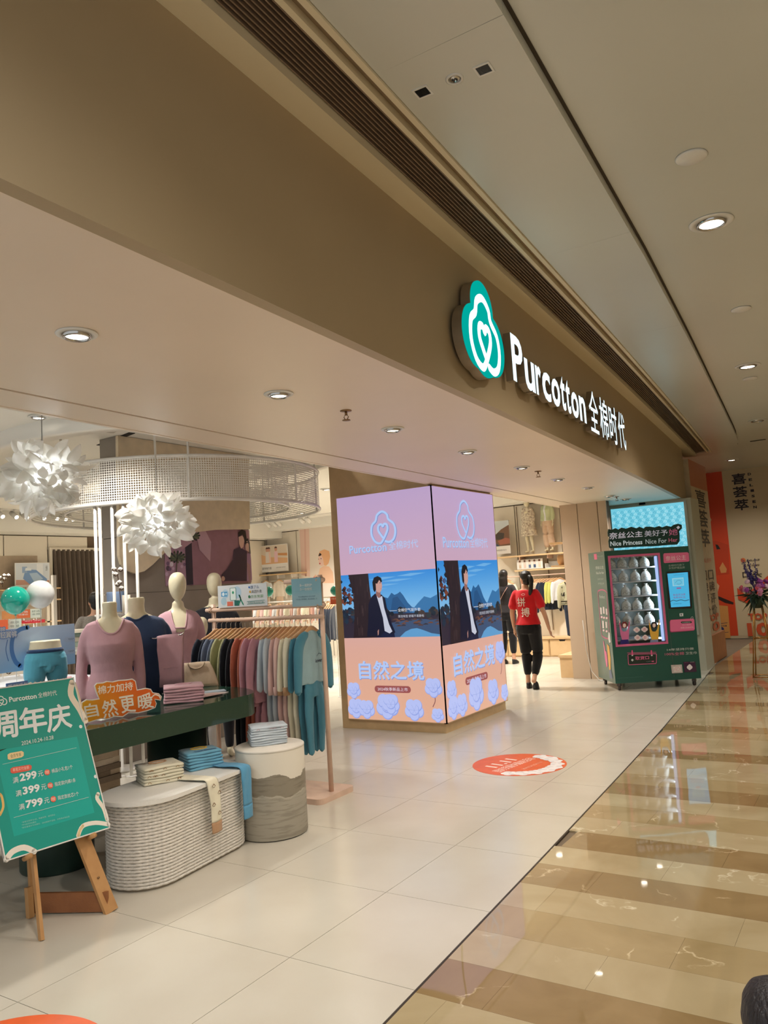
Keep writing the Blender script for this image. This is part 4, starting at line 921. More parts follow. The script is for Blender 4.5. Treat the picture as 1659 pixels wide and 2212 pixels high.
for dy, num, tx, ax in ((0, '299', '棉品小礼包1个', 0), (83, '399', '指定款内裤1条', 19), (168, '799', '指定款枕芯1个', 38)):
    y_ = lambda y: y+dy
    pt('满', [(80+ax, y_(706)), (116+ax, y_(698)), (112+ax, y_(660)), (77+ax, y_(668))], WH, 0.012)
    pt(num, [(124+ax, y_(694)), (232+ax, y_(672)), (226+ax, y_(622)), (120+ax, y_(644))], WH, 0.045)
    pt('元', [(240+ax, y_(664)), (272+ax, y_(656)), (268+ax, y_(622)), (236+ax, y_(630))], WH, 0.01)
    c_ = A.px(*vz(295+ax, y_(634))); A.poly(circ(c_[0], c_[1], 0.0155, n=20), (232, 92, 66)); pt('赠', [(282+ax, y_(648)), (308+ax, y_(643)), (305+ax, y_(620)), (279+ax, y_(625))], (250, 216, 196), 0.008)
    pt(tx, [(324+ax, y_(640)), (455+ax, y_(612)), (452+ax, y_(586)), (321+ax, y_(614))], WH, 0.006)
for k, tx in enumerate(('*单笔仅限参与1份，数量有限，送完即止', '*不与会员折扣叠加', '*折扣基准价为吊牌价，活动规则不适用，详情请咨询店员')):
    L_ = (210, 90, 300)[k]; pt(tx, [(135, 955+17*k), (135+L_, 955+17*k-L_*0.24), (134+L_, 944+17*k-L_*0.24), (134, 944+17*k)], (150, 214, 204))
A.build('printed_sheet', PRINT, pb)

# ------------------------------------------------------------------ rope-wrapped pedestal
def stadium(cx, cy, L_, r, ang, n=22, k=1.0):
    out = []
    for s_, a0 in ((1, -90), (-1, 90)):
        for i in range(n+1):
            a = math.radians(a0+180*i/n); out.append((s_*L_/2+r*math.cos(a)*k, r*math.sin(a)))
    c, s2 = math.cos(ang), math.sin(ang)
    return [(cx+x*c-y*s2, cy+x*s2+y*c) for x, y in out]
def resample(poly, m):
    P = [V((p[0], p[1], 0)) for p in poly]; n = len(P); d = [0]
    for i in range(n): d.append(d[-1]+(P[(i+1) % n]-P[i]).length)
    out = []; j = 0
    for k in range(m):
        t = d[-1]*k/m
        while d[j+1] < t: j += 1
        out.append(P[j].lerp(P[(j+1) % n], (t-d[j])/max(d[j+1]-d[j], 1e-9)))
    return out
RPX, RPY, RPA, RPL, RPR = -3.855, 3.475, math.radians(96), 0.56, 0.225
rp = thing('rope_pedestal', 'oval display pedestal wrapped in thick cream braided rope with speckled white top', 'pedestal', (RPX, RPY, 0))
m_rope = mat('braided_rope', (236, 230, 220), 0.9, noise=(70, 0.10, None), bump=(240, 0.5))
NR = 26; RH_ = 0.465/NR
def rope_ring(flip):
    m_ = 230; ring = resample(stadium(0, 0, RPL, RPR-0.006, RPA), m_); vs = []; fs = []; n = 10
    for i in range(m_):
        t = (ring[(i+1) % m_]-ring[i-1]).normalized(); nn = V((t.y, -t.x, 0))
        for k in range(n):
            a = 2*PI*k/n; b_ = 1.0+0.13*math.sin(i*2*PI/5.0+(a if flip else -a)*1.0)
            vs.append(ring[i]+nn*(math.cos(a)*0.0085*b_)+V((0, 0, math.sin(a)*RH_*0.50*b_)))
    for i in range(m_):
        j = (i+1) % m_
        for k in range(n): fs.append((i*n+k, i*n+(k+1) % n, j*n+(k+1) % n, j*n+k))
    return G().add(vs, fs, True).mesh('rope_coil', m_rope)
rm = [rope_ring(True), rope_ring(False)]
for k in range(NR):
    o = put('rope_coil', rm[k % 2], rp, world=False); o.location = (0, 0, 0.012+RH_*(k+0.5))
G().prism([tuple(p)[:2] for p in resample(stadium(RPX, RPY, RPL, RPR-0.012, RPA), 80)], 0.0, 0.475).build('drum', mat('rope_core', (150, 138, 120), 0.9), rp)
m_terr = mat('speckled_white', (232, 230, 224), 0.35, noise=(190, 0.45, (150, 140, 128)))
_n = m_terr.node_tree.nodes
for nd in _n:
    if nd.type == 'VALTORGB': nd.color_ramp.elements[0].position = 0.66; nd.color_ramp.elements[1].position = 0.72
G().prism(stadium(RPX, RPY, RPL, RPR+0.035, RPA, 32), 0.475, 0.497, smooth=False).build('top', m_terr, rp)

# ------------------------------------------------------------------ cylinder pedestal with layered sand wrap
cpd = thing('round_pedestal', 'round white pedestal wrapped with a grey layered mountain pattern', 'pedestal', (-3.69, 4.16, 0))
m_cyl = bpy.data.materials.new('layered_wrap'); m_cyl.use_nodes = True; nt = m_cyl.node_tree; b_ = nt.nodes['Principled BSDF']; b_.inputs['Roughness'].default_value = 0.6
tc = nt.nodes.new('ShaderNodeTexCoord'); n1 = nt.nodes.new('ShaderNodeTexNoise'); n1.inputs['Scale'].default_value = 3.4; n1.inputs['Detail'].default_value = 7
sx_ = nt.nodes.new('ShaderNodeSeparateXYZ'); nt.links.new(tc.outputs['Object'], sx_.inputs[0]); nt.links.new(tc.outputs['Object'], n1.inputs['Vector'])
ad = nt.nodes.new('ShaderNodeMath'); ad.operation = 'MULTIPLY_ADD'; ad.inputs[1].default_value = 0.22; nt.links.new(n1.outputs['Fac'], ad.inputs[0]); nt.links.new(sx_.outputs['Z'], ad.inputs[2])
r1 = nt.nodes.new('ShaderNodeValToRGB'); r1.color_ramp.interpolation = 'CONSTANT'; e = r1.color_ramp.elements
e[0].position = 0.0; e[0].color = lin((172, 166, 152))+(1,); e[1].position = 0.395; e[1].color = lin((146, 138, 122))+(1,)
x2 = e.new(0.505); x2.color = lin((232, 226, 212))+(1,); x3 = e.new(0.385); x3.color = lin((184, 178, 164))+(1,)
nt.links.new(ad.outputs[0], r1.inputs[0])
n2 = nt.nodes.new('ShaderNodeTexNoise'); n2.inputs['Scale'].default_value = 6; n2.inputs['Detail'].default_value = 8; mp = nt.nodes.new('ShaderNodeMapping'); mp.inputs['Scale'].default_value = (1, 1, 9)
nt.links.new(tc.outputs['Object'], mp.inputs[0]); nt.links.new(mp.outputs[0], n2.inputs['Vector'])
r2 = nt.nodes.new('ShaderNodeValToRGB'); r2.color_ramp.elements[0].position = 0.40; r2.color_ramp.elements[0].color = (0.78, 0.77, 0.75, 1); r2.color_ramp.elements[1].position = 0.5
lt = nt.nodes.new('ShaderNodeMath'); lt.operation = 'LESS_THAN'; lt.inputs[1].default_value = 0.505; nt.links.new(ad.outputs[0], lt.inputs[0])
mx = nt.nodes.new('ShaderNodeMix'); mx.data_type = 'RGBA'; mx.blend_type = 'MULTIPLY'; nt.links.new(lt.outputs[0], mx.inputs[0]); nt.links.new(r1.outputs[0], mx.inputs[6]); nt.links.new(n2.outputs['Fac'], r2.inputs[0]); nt.links.new(r2.outputs[0], mx.inputs[7])
nt.links.new(mx.outputs[2], b_.inputs['Base Color'])
G().lathe([(0.232, 0.006), (0.235, 0.012), (0.235, 0.572)], n=56, cap=False).build('wrap', m_cyl, cpd, world=False)
G().lathe([(0.001, 0.582), (0.230, 0.582), (0.2365, 0.578), (0.2365, 0.566), (0.23, 0.566), (0.001, 0.566)], n=56, cap=False).build('top', mat('matt_white', (232, 226, 214), 0.5), cpd, world=False)
G().lathe([(0.22, 0.0), (0.22, 0.02)], n=40).build('base', m_black, cpd, world=False)

# ------------------------------------------------------------------ folded garments
def folded(name, label, w_, d_, h_, m, loc, rz, group, seed=0, layers=3, collar=None, print_c=None, text=None, cat='clothes'):
    t = thing(name, label, cat, loc, rz, group); rr = random.Random(seed)
    g_ = G(); n = 14
    lh = h_/layers
    for L_ in range(layers):
        z0 = lh*L_; ww = w_*(1-0.03*rr.random()); dd = d_*(1-0.04*rr.random()); ox_ = rr.uniform(-.003, .003)
        prof = []                                     # rounded fold towards the front (-y) and at the left end
        r_ = lh*0.52
        front = [(-dd/2+r_-r_*math.sin(a), z0+lh/2-r_*math.cos(a)) for a in [PI*k/6 for k in range(7)]]
        prof = front+[(dd/2-r_*0.4, z0+lh/2+r_), (dd/2, z0+lh/2), (dd/2-r_*0.4, z0+lh/2-r_)]
        rs = []
        for k in range(n+1):
            x_ = -ww/2+ww*k/n; e_ = min(k, n-k); sc_ = (0.72, 0.93, 1.0)[min(e_, 2)]
            cz = z0+lh/2
            rs.append([V((x_+ox_, y_*(0.985 if e_ == 0 else 1)+0.003*math.sin(x_*30+seed+L_), cz+(z_-cz)*sc_+0.0018*math.sin(x_*24+seed*1.7+y_*18+L_*2))) for y_, z_ in prof])
        g_.rings(rs, smooth=True)
    o = g_.build('folded_cloth', m, t, world=False)
    if collar:
        g2 = G().tube([(0.055*math.cos(a)*1.0-0.0, d_*0.18+0.035*math.sin(a), h_+0.002) for a in [PI*2*k/18 for k in range(18)]], 0.0045, 6, closed=True)
        g2.build('collar', collar, t, world=False)
    if print_c or text:
        A_ = Art((0, 0, h_+0.0035), (1, 0, 0), (0, 0, 1), (0, 1, 0), step=0.00015)
        for k in range(9 if print_c else 0):
            x_, y_ = rr.uniform(-w_*.4, w_*.4), rr.uniform(-d_*.4, d_*.3)
            A_.stroke([(x_-0.012, y_), (x_, y_+0.006), (x_+0.012, y_)], 0.004, print_c, sm=2); A_.stroke([(x_-0.006, y_-0.005), (x_+0.006, y_-0.005)], 0.002, print_c, sm=1)
        if text: A_.text(text[0], -w_*.25, -d_*.46, w_*.38, -d_*.22, text[1], 0.03)
        A_.build('print', PRINT, t, world=False)
        # print along the folded front edge as well
        B_ = Art((0, -d_/2-0.0012, 0), (1, 0, 0), (0, -1, 0), (0, 0, 1), step=0.0001)
        if print_c:
            for k in range(4):
                x_ = rr.uniform(-w_*.4, w_*.4); B_.stroke([(x_-0.010, h_*.4), (x_, h_*.62), (x_+0.010, h_*.4)], 0.003, print_c, sm=2)
            B_.build('edge_print', PRINT, t, world=False)
    return t
f_cream = fabric('cream_knit', (238, 232, 208)); f_blue = fabric('sky_blue_knit', (118, 182, 212)); f_pale = fabric('pale_blue_knit', (204, 216, 226)); f_pink = fabric('dusty_pink_knit', (206, 162, 172))
f_tan = fabric('tan_rib', (188, 148, 112)); f_mid = fabric('mid_blue_knit', (92, 158, 196)); f_yel = fabric('yellow_rib', (222, 178, 70))
ra = math.radians(66)
sc0 = fl(349, 1690, 0.497); ctr = V((-3.99, 3.50, 0))
nm3 = ['lowest', 'middle', 'topmost']
for k in range(3):
    folded('folded_garment', 'cream sailboat-print garment folded on the rope pedestal, %s of its stack' % nm3[k], 0.245, 0.20, 0.034, f_cream, (-3.935+R.uniform(-.004, .004), 3.405+R.uniform(-.004, .004), 0.4985+0.036*k), ra+R.uniform(-.04, .04), 'cream folded garments', 10+k, 2, f_tan if k == 2 else None, (150, 108, 66))
for k in range(3):
    folded('folded_garment', 'sky blue garment folded on the rope pedestal, %s of its stack' % nm3[k], 0.24, 0.20, 0.036, f_blue, (-3.96+R.uniform(-.004, .004), 3.78+R.uniform(-.004, .004), 0.4985+0.038*k), ra+R.uniform(-.04, .04), 'blue folded garments', 20+k, 2, f_yel if k == 2 else None, None, ('Super Brizzner', (24, 60, 120)) if k == 2 else None)
for k in range(4):
    folded('folded_garment', 'pale blue garment folded on the round pedestal, %s of its stack' % ('lowest', 'second', 'third', 'topmost')[k], 0.25, 0.20, 0.030, f_pale, (-3.735+R.uniform(-.004, .004), 4.19+R.uniform(-.004, .004), 0.5835+0.032*k), math.radians(50)+R.uniform(-.05, .05), 'pale blue folded garments', 30+k, 2, None, (190, 150, 160) if k == 3 else None)
# trousers draped over the edge of the rope pedestal
def draped(name, label, path, w_, m, cuff_m, cuff_len, side, prt=None, thick=0.006):
    """path: list of (offset outward, z, along); side: unit vector along the width"""
    t = thing(name, label, 'clothes', path[0]); side = V(side); P = smoothpath(path, 6); n = 10
    def leg(s0, s1, g_, P, th):
        rs = []
        for i, p in enumerate(P):
            tt = (P[min(i+1, len(P)-1)]-P[max(i-1, 0)]).normalized(); nn = tt.cross(side).normalized()
            top = []; bot = []
            f = i/len(P); ww = (s1-s0)*(1-0.16*f)
            c_ = (s0+s1)/2*w_*(1+0.05*f)
            for k in range(n+1):
                s_ = c_+(k/n-0.5)*ww*w_; bl = math.sqrt(max(0, 1-(2*k/n-1)**2)); wv = 0.0016*math.sin(s_*90+i*0.4)
                top.append(p+side*s_+nn*(th*bl+wv)); bot.append(p+side*s_-nn*(th*bl-wv))
            rs.append(top+list(reversed(bot[1:-1])))
        g_.rings(rs); return g_
    leg(-0.5, 0.5, G(), P[:int(len(P)*cuff_len)], thick).build('leg_cloth', m, t)
    leg(-0.46, 0.46, G(), P[int(len(P)*cuff_len)-1:], thick*1.1).build('cuff', cuff_m, t)
    if prt:
        A_ = Art(P[int(len(P)*0.62)], side, prt[1], (0, 0, 1), step=0.0001); A_.P = A_.P+V(prt[1])*(thick+0.006)+V((0, 0, 0.08))
        for k, (x_, z_) in enumerate(((-0.02, -0.02), (0.03, -0.07), (-0.025, -0.13), (0.025, -0.19))):
            A_.stroke([(x_-0.014, z_-0.004), (x_, z_+0.010), (x_+0.014, z_-0.004)], 0.005, (120, 86, 50)); A_.stroke([(x_-0.010, z_-0.009), (x_+0.010, z_-0.009)], 0.003, (90, 66, 40), sm=1)
        A_.build('print', PRINT, t)
    return t
sd = V((math.cos(RPA), math.sin(RPA), 0)); on = V((sd.y, -sd.x, 0)); on = on if on.x > 0 else -on
def rpt(off, along, z): return V((RPX, RPY, 0))+on*off+sd*along+V((0, 0, z))
draped('draped_trousers', 'cream sailboat-print baby trousers draped over the edge of the rope pedestal', [rpt(-0.10, 0.015, 0.515), rpt(0.05, 0.01, 0.508), rpt(0.20, 0.01, 0.510), rpt(0.262, 0.01, 0.503), rpt(0.278, 0.01, 0.44), rpt(0.280, 0.02, 0.36), rpt(0.278, 0.025, 0.27), rpt(0.276, 0.03, 0.19)], 0.115, f_cream, f_tan, 0.90, sd, prt=(1, tuple(on)))
draped('draped_trousers', 'plain blue baby trousers draped over the far edge of the rope pedestal', [rpt(0.0, 0.36, 0.515), rpt(0.08, 0.355, 0.508), rpt(0.18, 0.35, 0.512), rpt(0.262, 0.345, 0.503), rpt(0.278, 0.335, 0.44), rpt(0.280, 0.335, 0.36), rpt(0.278, 0.34, 0.27), rpt(0.276, 0.345, 0.185)], 0.115, f_mid, f_mid, 0.88, sd)

# ------------------------------------------------------------------ dark green table
m_green = mat('green_terrazzo', (38, 66, 54), 0.10, noise=(220, 0.5, (130, 150, 130)), spec=0.6)
for nd in m_green.node_tree.nodes:
    if nd.type == 'VALTORGB': nd.color_ramp.elements[0].position = 0.70; nd.color_ramp.elements[1].position = 0.74
m_greenm = mat('green_lacquer', (30, 56, 48), 0.4)
TZ = 0.90
tb = thing('display_table', 'long dark green display table with rounded ends on two round drums', 'table', (-4.6, 3.3, 0))
def tbl(L0, L1, hw): 
    out = []
    for i in range(25): a = PI*i/24; out.append((-4.6+hw*math.cos(a), L1+hw*0.62*math.sin(a)))
    for i in range(25): a = PI+PI*i/24; out.append((-4.6+hw*math.cos(a), L0+hw*math.sin(a)))
    return out
G().prism(tbl(1.9, 4.18, 0.67), 0.75, TZ, smooth=False).build('tabletop', m_green, tb)
G().lathe([(0.215, 0.0), (0.22, 0.01), (0.22, 0.75)], (-4.57, 3.12, 0), 40).build('drum_leg', m_greenm, tb)
G().lathe([(0.215, 0.0), (0.22, 0.01), (0.22, 0.75)], (-4.62, 4.18, 0), 40).build('drum_leg', m_greenm, tb)
for k in range(3):
    folded('folded_garment', 'dusty pink top folded on the dark green table, %s of its stack' % nm3[k], 0.27, 0.24, 0.036, f_pink, (-4.23+R.uniform(-.004, .004), 3.90+R.uniform(-.004, .004), TZ+0.0015+0.038*k), math.radians(48)+R.uniform(-.03, .03), 'pink folded tops', 40+k, 2, f_pink if k == 2 else None)
# leaflets on the far end
for k, (x_, y_, a_, c_) in enumerate(((-4.28, 4.23, 0.4, (226, 220, 216)), (-4.36, 4.3, 0.9, (190, 206, 222)), (-4.22, 4.12, 1.5, (222, 190, 186)))):
    o = G().box((-0.10, -0.06, 0), (0.10, 0.06, 0.003)).build('leaflet', mat('paper_%d' % k, c_, 0.5)); o.location = (x_, y_, TZ+0.0015+0.0035*k); o.rotation_euler = (0, 0, a_); tag(o, ['white paper leaflet lying lowest on the far end of the green table', 'pale blue leaflet lying across the others on the green table', 'pinkish leaflet lying topmost on the far end of the green table'][k], 'leaflet', 'leaflets on the green table')
# orange slogan sign
OP = V((-3.955, 3.0, 0)); 
os_ = thing('slogan_sign', 'orange and yellow cut-out slogan sign standing on the near edge of the green table', 'sign', (-4.05, 3.2, TZ))
o0 = fl(196, 1562, TZ); o1 = fl(338, 1537, TZ)
oX = V((o1.x-o0.x, o1.y-o0.y, 0)).normalized(); oN = V((oX.y, -oX.x, 0)); oN = oN if oN.x > 0 else -oN
A = Art(V((o0.x, o0.y, TZ)), oX, oN, step=0.0001)
oz = lambda u, v: (130+u/4.74, 1240+v/4.74)
oo = [(255, 1515), (290, 1540), (350, 1520), (420, 1500), (480, 1505), (560, 1475), (640, 1480), (700, 1440), (800, 1440), (900, 1415), (975, 1385), (990, 1340), (970, 1300), (1030, 1310), (1042, 1270), (1010, 1235), (950, 1225), (930, 1190), (880, 1180), (790, 1200), (775, 1110), (740, 1085), (680, 1095), (600, 1100), (540, 1115), (480, 1110), (440, 1125), (375, 1130), (350, 1160), (365, 1220), (380, 1260), (400, 1290), (330, 1300), (270, 1298), (220, 1330), (215, 1390), (240, 1440)]
def oshape(k_, c, dz):
    cx_, cy_ = 610, 1320; return [A.px(*oz(cx_+(x_-cx_)*k_, cy_+(y_-cy_)*k_)) for x_, y_ in oo]
q_ = oshape(1.0, 0, 0); zmin = min(p[1] for p in q_)
base = V((o0.x, o0.y, TZ+0.002-min(0, zmin)))
off_ = 0.002-min(0, zmin)
G().slab([V((o0.x, o0.y, TZ+off_))+oX*a+V((0, 0, b)) for a, b in q_], -oN*0.006).build('board', m_white, os_)
A.P = V((o0.x, o0.y, TZ+off_))
def op(pts): 
    r_ = []
    for p in pts: 
        x_, z_ = A.px(*oz(*p)); r_.append((x_, z_+off_))
    return r_
inn = []
P_ = [V((a, b, 0)) for a, b in [(x_, z_) for x_, z_ in q_]]
sgn = 1 if sum(P_[i].x*P_[(i+1) % len(P_)].y-P_[(i+1) % len(P_)].x*P_[i].y for i in range(len(P_))) > 0 else -1
for i in range(len(P_)):
    t_ = (P_[(i+1) % len(P_)]-P_[i-1]).normalized(); nn = V((-t_.y, t_.x, 0))*sgn; inn.append((P_[i].x+nn.x*0.006, P_[i].y+nn.y*0.006))
col = []
x0_ = min(p[0] for p in inn); x1_ = max(p[0] for p in inn)
cl_ = []
for x_, z_ in inn:
    f = (x_-x0_)/(x1_-x0_); a, b = (238, 178, 34), (232, 104, 32); f = min(1, f*1.8); cl_.append(lin([a[i]+(b[i]-a[i])*f for i in range(3)])+(1,))
A.raw(inn, [tuple(range(len(inn)))], cl_)
A.k = 4
def ot(b, quad, bold): A.text(b, 0, 0, 0, 0, (248, 240, 226), bold, quad=op(quad))
ot('棉力加持', [(388, 1250), (745, 1200), (742, 1115), (383, 1165)], 0.025)
for ch, qd in (('自', [(262, 1495), (398, 1465), (370, 1335), (240, 1350)]), ('然', [(445, 1495), (600, 1455), (560, 1290), (418, 1320)]), ('更', [(632, 1440), (775, 1420), (750, 1250), (600, 1275)]), ('暖', [(800, 1400), (960, 1380), (925, 1225), (792, 1260)])): ot(ch, qd, 0.03)
A.stroke(op([(925, 1290), (965, 1250), (1010, 1262), (1022, 1285)]), 0.008, (248, 240, 226))
A.build('lettering', PRINT, os_)
G().box((o0.x-0.06, o0.y+0.08, TZ), (o0.x, o0.y+0.14, TZ+0.002)).build('foot', m_white, os_)

# ------------------------------------------------------------------ bodies: lofted figures fused into one skin
def loft(g_, secs, n=28, p=2.0):
    """secs: (z, rx, ry, cx, cy) ellipse-like rings, bottom to top"""
    rs = []
    for (z, rx, ry, cx, cy) in secs:
        r_ = []
        for i in range(n):
            a = 2*PI*i/n; c, s_ = math.cos(a), math.sin(a); r_.append(V((cx+rx*math.copysign(abs(c)**(2/p), c), cy+ry*math.copysign(abs(s_)**(2/p), s_), z)))
        rs.append(r_)
    return g_.rings(rs)
def limb(g_, pts, radii, n=14, sub=5, up=(0, 0, 1)):
    P = smoothpath(pts, sub); m = len(P); rr = []
    for i in range(m):
        t = i/(m-1)*(len(radii)-1); a = int(min(t, len(radii)-2)); f = t-a
        ra, rb = radii[a], radii[a+1]
        if isinstance(ra, (int, float)): ra = (ra, ra)
        if isinstance(rb, (int, float)): rb = (rb, rb)
        rr.append((ra[0]+(rb[0]-ra[0])*f, ra[1]+(rb[1]-ra[1])*f))
    g_.tube(P, rr, n, up=up)
    for e, r_ in ((P[0], rr[0]), (P[-1], rr[-1])): g_.ball(e, min(r_)*0.98, 12, 8)
    return g_
FT = [(.80,.150,.100,0,.01),(.86,.168,.112,0,.01),(.93,.172,.112,0,.012),(1.00,.150,.098,0,.005),(1.07,.128,.086,0,0),(1.14,.132,.090,0,-.002),(1.21,.146,.104,0,-.008),(1.27,.156,.112,0,-.010),(1.33,.160,.098,0,0),(1.38,.165,.080,0,.006),(1.415,.150,.066,0,.010),(1.44,.095,.056,0,.012),(1.46,.056,.050,0,.010),(1.52,.048,.048,0,.002)]
MT = [(.84,.160,.105,0,.01),(.92,.172,.115,0,.01),(1.00,.168,.110,0,0),(1.08,.162,.105,0,0),(1.18,.178,.115,0,-.004),(1.28,.200,.128,0,-.008),(1.36,.210,.122,0,-.004),(1.43,.212,.098,0,.004),(1.475,.190,.078,0,.010),(1.505,.115,.066,0,.012),(1.53,.066,.060,0,.010),(1.60,.058,.058,0,.0)]
m_man = mat('mannequin_cream', (232, 222, 190), 0.32, spec=0.5)
m_seam = mat('seam_dark', (120, 100, 90), 0.6)
def grow(secs, d, z0=-9, z1=9): return [(z, rx+d, ry+d, cx, cy) for z, rx, ry, cx, cy in secs if z0 <= z <= z1]
def shirt_mesh(secs, z0, z1, arms, mt, d=0.011, voxel=0.011, smooth=5, flare=0.0, sleeve=(0.062, 0.048, 0.036)):
    g_ = G(); s_ = grow(secs, d, z0, z1); s_ = [(z, rx+flare*max(0, (z0+0.25-z)), ry+flare*0.6*max(0, (z0+0.25-z)), cx, cy) for z, rx, ry, cx, cy in s_]
    loft(g_, s_)
    for a in arms: limb(g_, a, sleeve)
    return fuse(g_, voxel, smooth, 'shirt', mt)
def wrinkle(me, amp=0.004, f=14, seed=0):
    off = V((seed*7.3, seed*3.1, 0)); nn = [v.normal.copy() for v in me.vertices]
    for v, n_ in zip(me.vertices, nn):
        q = noise.noise(V((v.co.x*f+v.co.z*3, v.co.y*f, v.co.z*f*0.38))+off); v.co = v.co+n_*(q*amp)
    me.update(); return me
def hand(g_, w, d, fwd, s=1.0, curl=0.3, fr=0.0085):
    """palm and five fingers growing from wrist w along d; fwd = palm's thumb side"""
    w, d, fwd = V(w), V(d).normalized(), V(fwd).normalized(); n_ = d.cross(fwd).normalized()
    limb(g_, [w, w+d*0.04*s, w+d*0.085*s], [(0.024*s, 0.016*s), (0.034*s, 0.015*s), (0.036*s, 0.013*s)], 10, 3)
    for k, L_ in enumerate((0.068, 0.076, 0.070, 0.055)):
        b = w+d*0.08*s+fwd*(0.027-0.018*k)*s
        limb(g_, [b, b+d*L_*0.5*s+n_*curl*0.01*s, b+d*L_*0.92*s+n_*curl*0.05*s], [fr*s, fr*0.95*s, fr*0.8*s], 8, 3)
    b = w+d*0.03*s+fwd*0.026*s
    limb(g_, [b, b+(d*0.7+fwd*0.7).normalized()*0.03*s, b+(d*0.85+fwd*0.5).normalized()*0.062*s], [0.011*s, 0.010*s, 0.008*s], 8, 3)

def scoop(me, a, b, y0, slope=0.55):
    """open a neckline in a fused shirt: returns the rim points lying on the cloth"""
    from mathutils.bvhtree import BVHTree
    bv = BVHTree.FromPolygons([v.co for v in me.vertices], [tuple(p.vertices) for p in me.polygons]); rim = []
    for k in range(40):
        t = 2*PI*k/40; h = bv.ray_cast(V((a*math.cos(t), y0+b*math.sin(t), 3)), V((0, 0, -1)))
        if h[0] is not None: rim.append(h[0]+V((0, 0, 0.001)))
    bm = bmesh.new(); bm.from_mesh(me)
    zl = min(p.z for p in rim)-0.03
    kill = [f for f in bm.faces if (lambda c: (c.x/a)**2+((c.y-y0)/b)**2 < 1 and c.z > zl)(f.calc_center_median())]
    bmesh.ops.delete(bm, geom=kill, context='FACES'); bm.to_mesh(me); bm.free(); return rim
# torso forms on the green table
def torso(name, label, secs, zcut, ztop, scale, loc, rz, cloth, arms, hem, collar_r, tilt=0):
    t = thing(name, label, 'mannequin', loc, rz)
    sh = V((0, 0, -zcut)); 
    g_ = G(); loft(g_, [s_ for s_ in secs if s_[0] >= zcut-1e-6])
    top = secs[-1]; loft(g_, [(top[0]-.02, top[1]*1.02, top[2]*1.02, 0, top[4]), (top[0]+.045, top[1]*1.12, top[2]*1.12, 0, top[4]-.006), (top[0]+.05, top[1]*1.12, top[2]*1.12, 0, top[4]-.006)])
    me = fuse(g_, 0.011, 3, 'body', m_man); warp(me, lambda c: (c+sh)*scale); put('body', me, t, world=False)
    me = shirt_mesh(secs, zcut-1e-6, secs[-2][0]-0.012, arms, cloth, 0.012, 0.010, 3, sleeve=(0.050, 0.046, 0.043, 0.038, 0.033)); wrinkle(me, 0.006, 9, len(name)); rim = scoop(me, *collar_r); warp(me, lambda c: (c+sh)*scale); put('shirt', me, t, world=False)
    g_ = G().tube([(p+sh)*scale for p in rim], 0.0075, 8, closed=True); g_.build('neckband', cloth, t, world=False)
    return t
armF = [[(-.128,.012,1.372),(-.168,.015,1.315),(-.192,.035,1.17),(-.204,.02,1.03),(-.202,-.01,.90)], [(.128,.012,1.372),(.168,.015,1.315),(.190,.035,1.17),(.200,.02,1.03),(.196,-.01,.90)]]
armM = [[(-.165,.01,1.435),(-.212,.012,1.37),(-.240,.03,1.22),(-.244,.01,1.07),(-.225,-.03,.97)], [(.165,.01,1.435),(.212,.012,1.37),(.240,.03,1.22),(.244,.01,1.07),(.225,-.03,.97)]]
f_navy = fabric('navy_knit', (52, 72, 108)); f_blk = fabric('black_knit', (30, 32, 40))
pt_ = fl(243, 1510, TZ); face = lambda p, tx, ty: math.atan2(ty-p.y, tx-p.x)+PI/2
torso('torso_mannequin', 'headless female torso mannequin in a dusty pink long-sleeve top on the green table', FT, 0.86, 1.425, 1.02, (pt_.x+0.10, pt_.y-0.08, TZ), face(pt_, 0.8, -0.2), f_pink, armF, 0, (.092, .080, -.022))
pt2 = fl(338, 1493, TZ)
torso('torso_mannequin', 'headless male torso mannequin in a navy blue long-sleeve top on the green table', MT, 0.92, 1.49, 1.02, (pt2.x-0.06, pt2.y-0.12, TZ), face(pt2, 1.2, -0.2), f_navy, armM, 0, (.082, .074, -.004))
# pink trousers hung on a chrome hook stand, and a beige top leaning behind the pink stack
hs = fl(364, 1497, TZ); hk = thing('trouser_stand', 'thin chrome hook stand on the green table holding pink trousers', 'stand', (hs.x, hs.y, TZ))
G().lathe([(0.06, 0), (0.06, 0.006), (0.008, 0.008)], (0, 0, 0), 24).tube([(0, 0, 0.005), (0, 0, 0.43)], 0.004, 8).tube([(-0.13, 0.02, 0.425), (-0.10, 0.01, 0.42), (0, 0, 0.425), (0.12, -0.01, 0.44), (0.135, -0.012, 0.452)], 0.005, 8).build('rod', m_chrome, hk, world=False)
hk.rotation_euler = (0, 0, 0.62)
tr = thing('hung_trousers', 'dusty pink trousers folded over the chrome hook stand on the table', 'clothes', (hs.x, hs.y, TZ+0.43), 0.62)
g_ = G(); rs = []
for k, (y_, z_) in enumerate([(0.030, -0.36), (0.027, -0.25), (0.024, -0.12), (0.020, -0.03), (0.008, 0.008), (-0.006, 0.010), (-0.020, -0.02), (-0.028, -0.10), (-0.034, -0.2), (-0.036, -0.30), (-0.034, -0.375)]):
    ww = 0.105-0.02*abs(k-5)/5+0.004*math.sin(k*2); rs.append([V((math.cos(2*PI*i/20)*ww+0.03, y_+math.sin(2*PI*i/20)*0.010, z_+0.006*math.sin(2*PI*i/20*2+k))) for i in range(20)])
g_.rings(rs); me = g_.mesh('cloth', f_pink); wrinkle(me, 0.006, 16, 3); put('cloth', me, tr, world=False)
G().tube([(-0.02, -0.046, -0.24), (0.03, -0.049, -0.235), (0.09, -0.045, -0.24)], 0.0016, 5).build('seam', f_pink, tr, world=False)
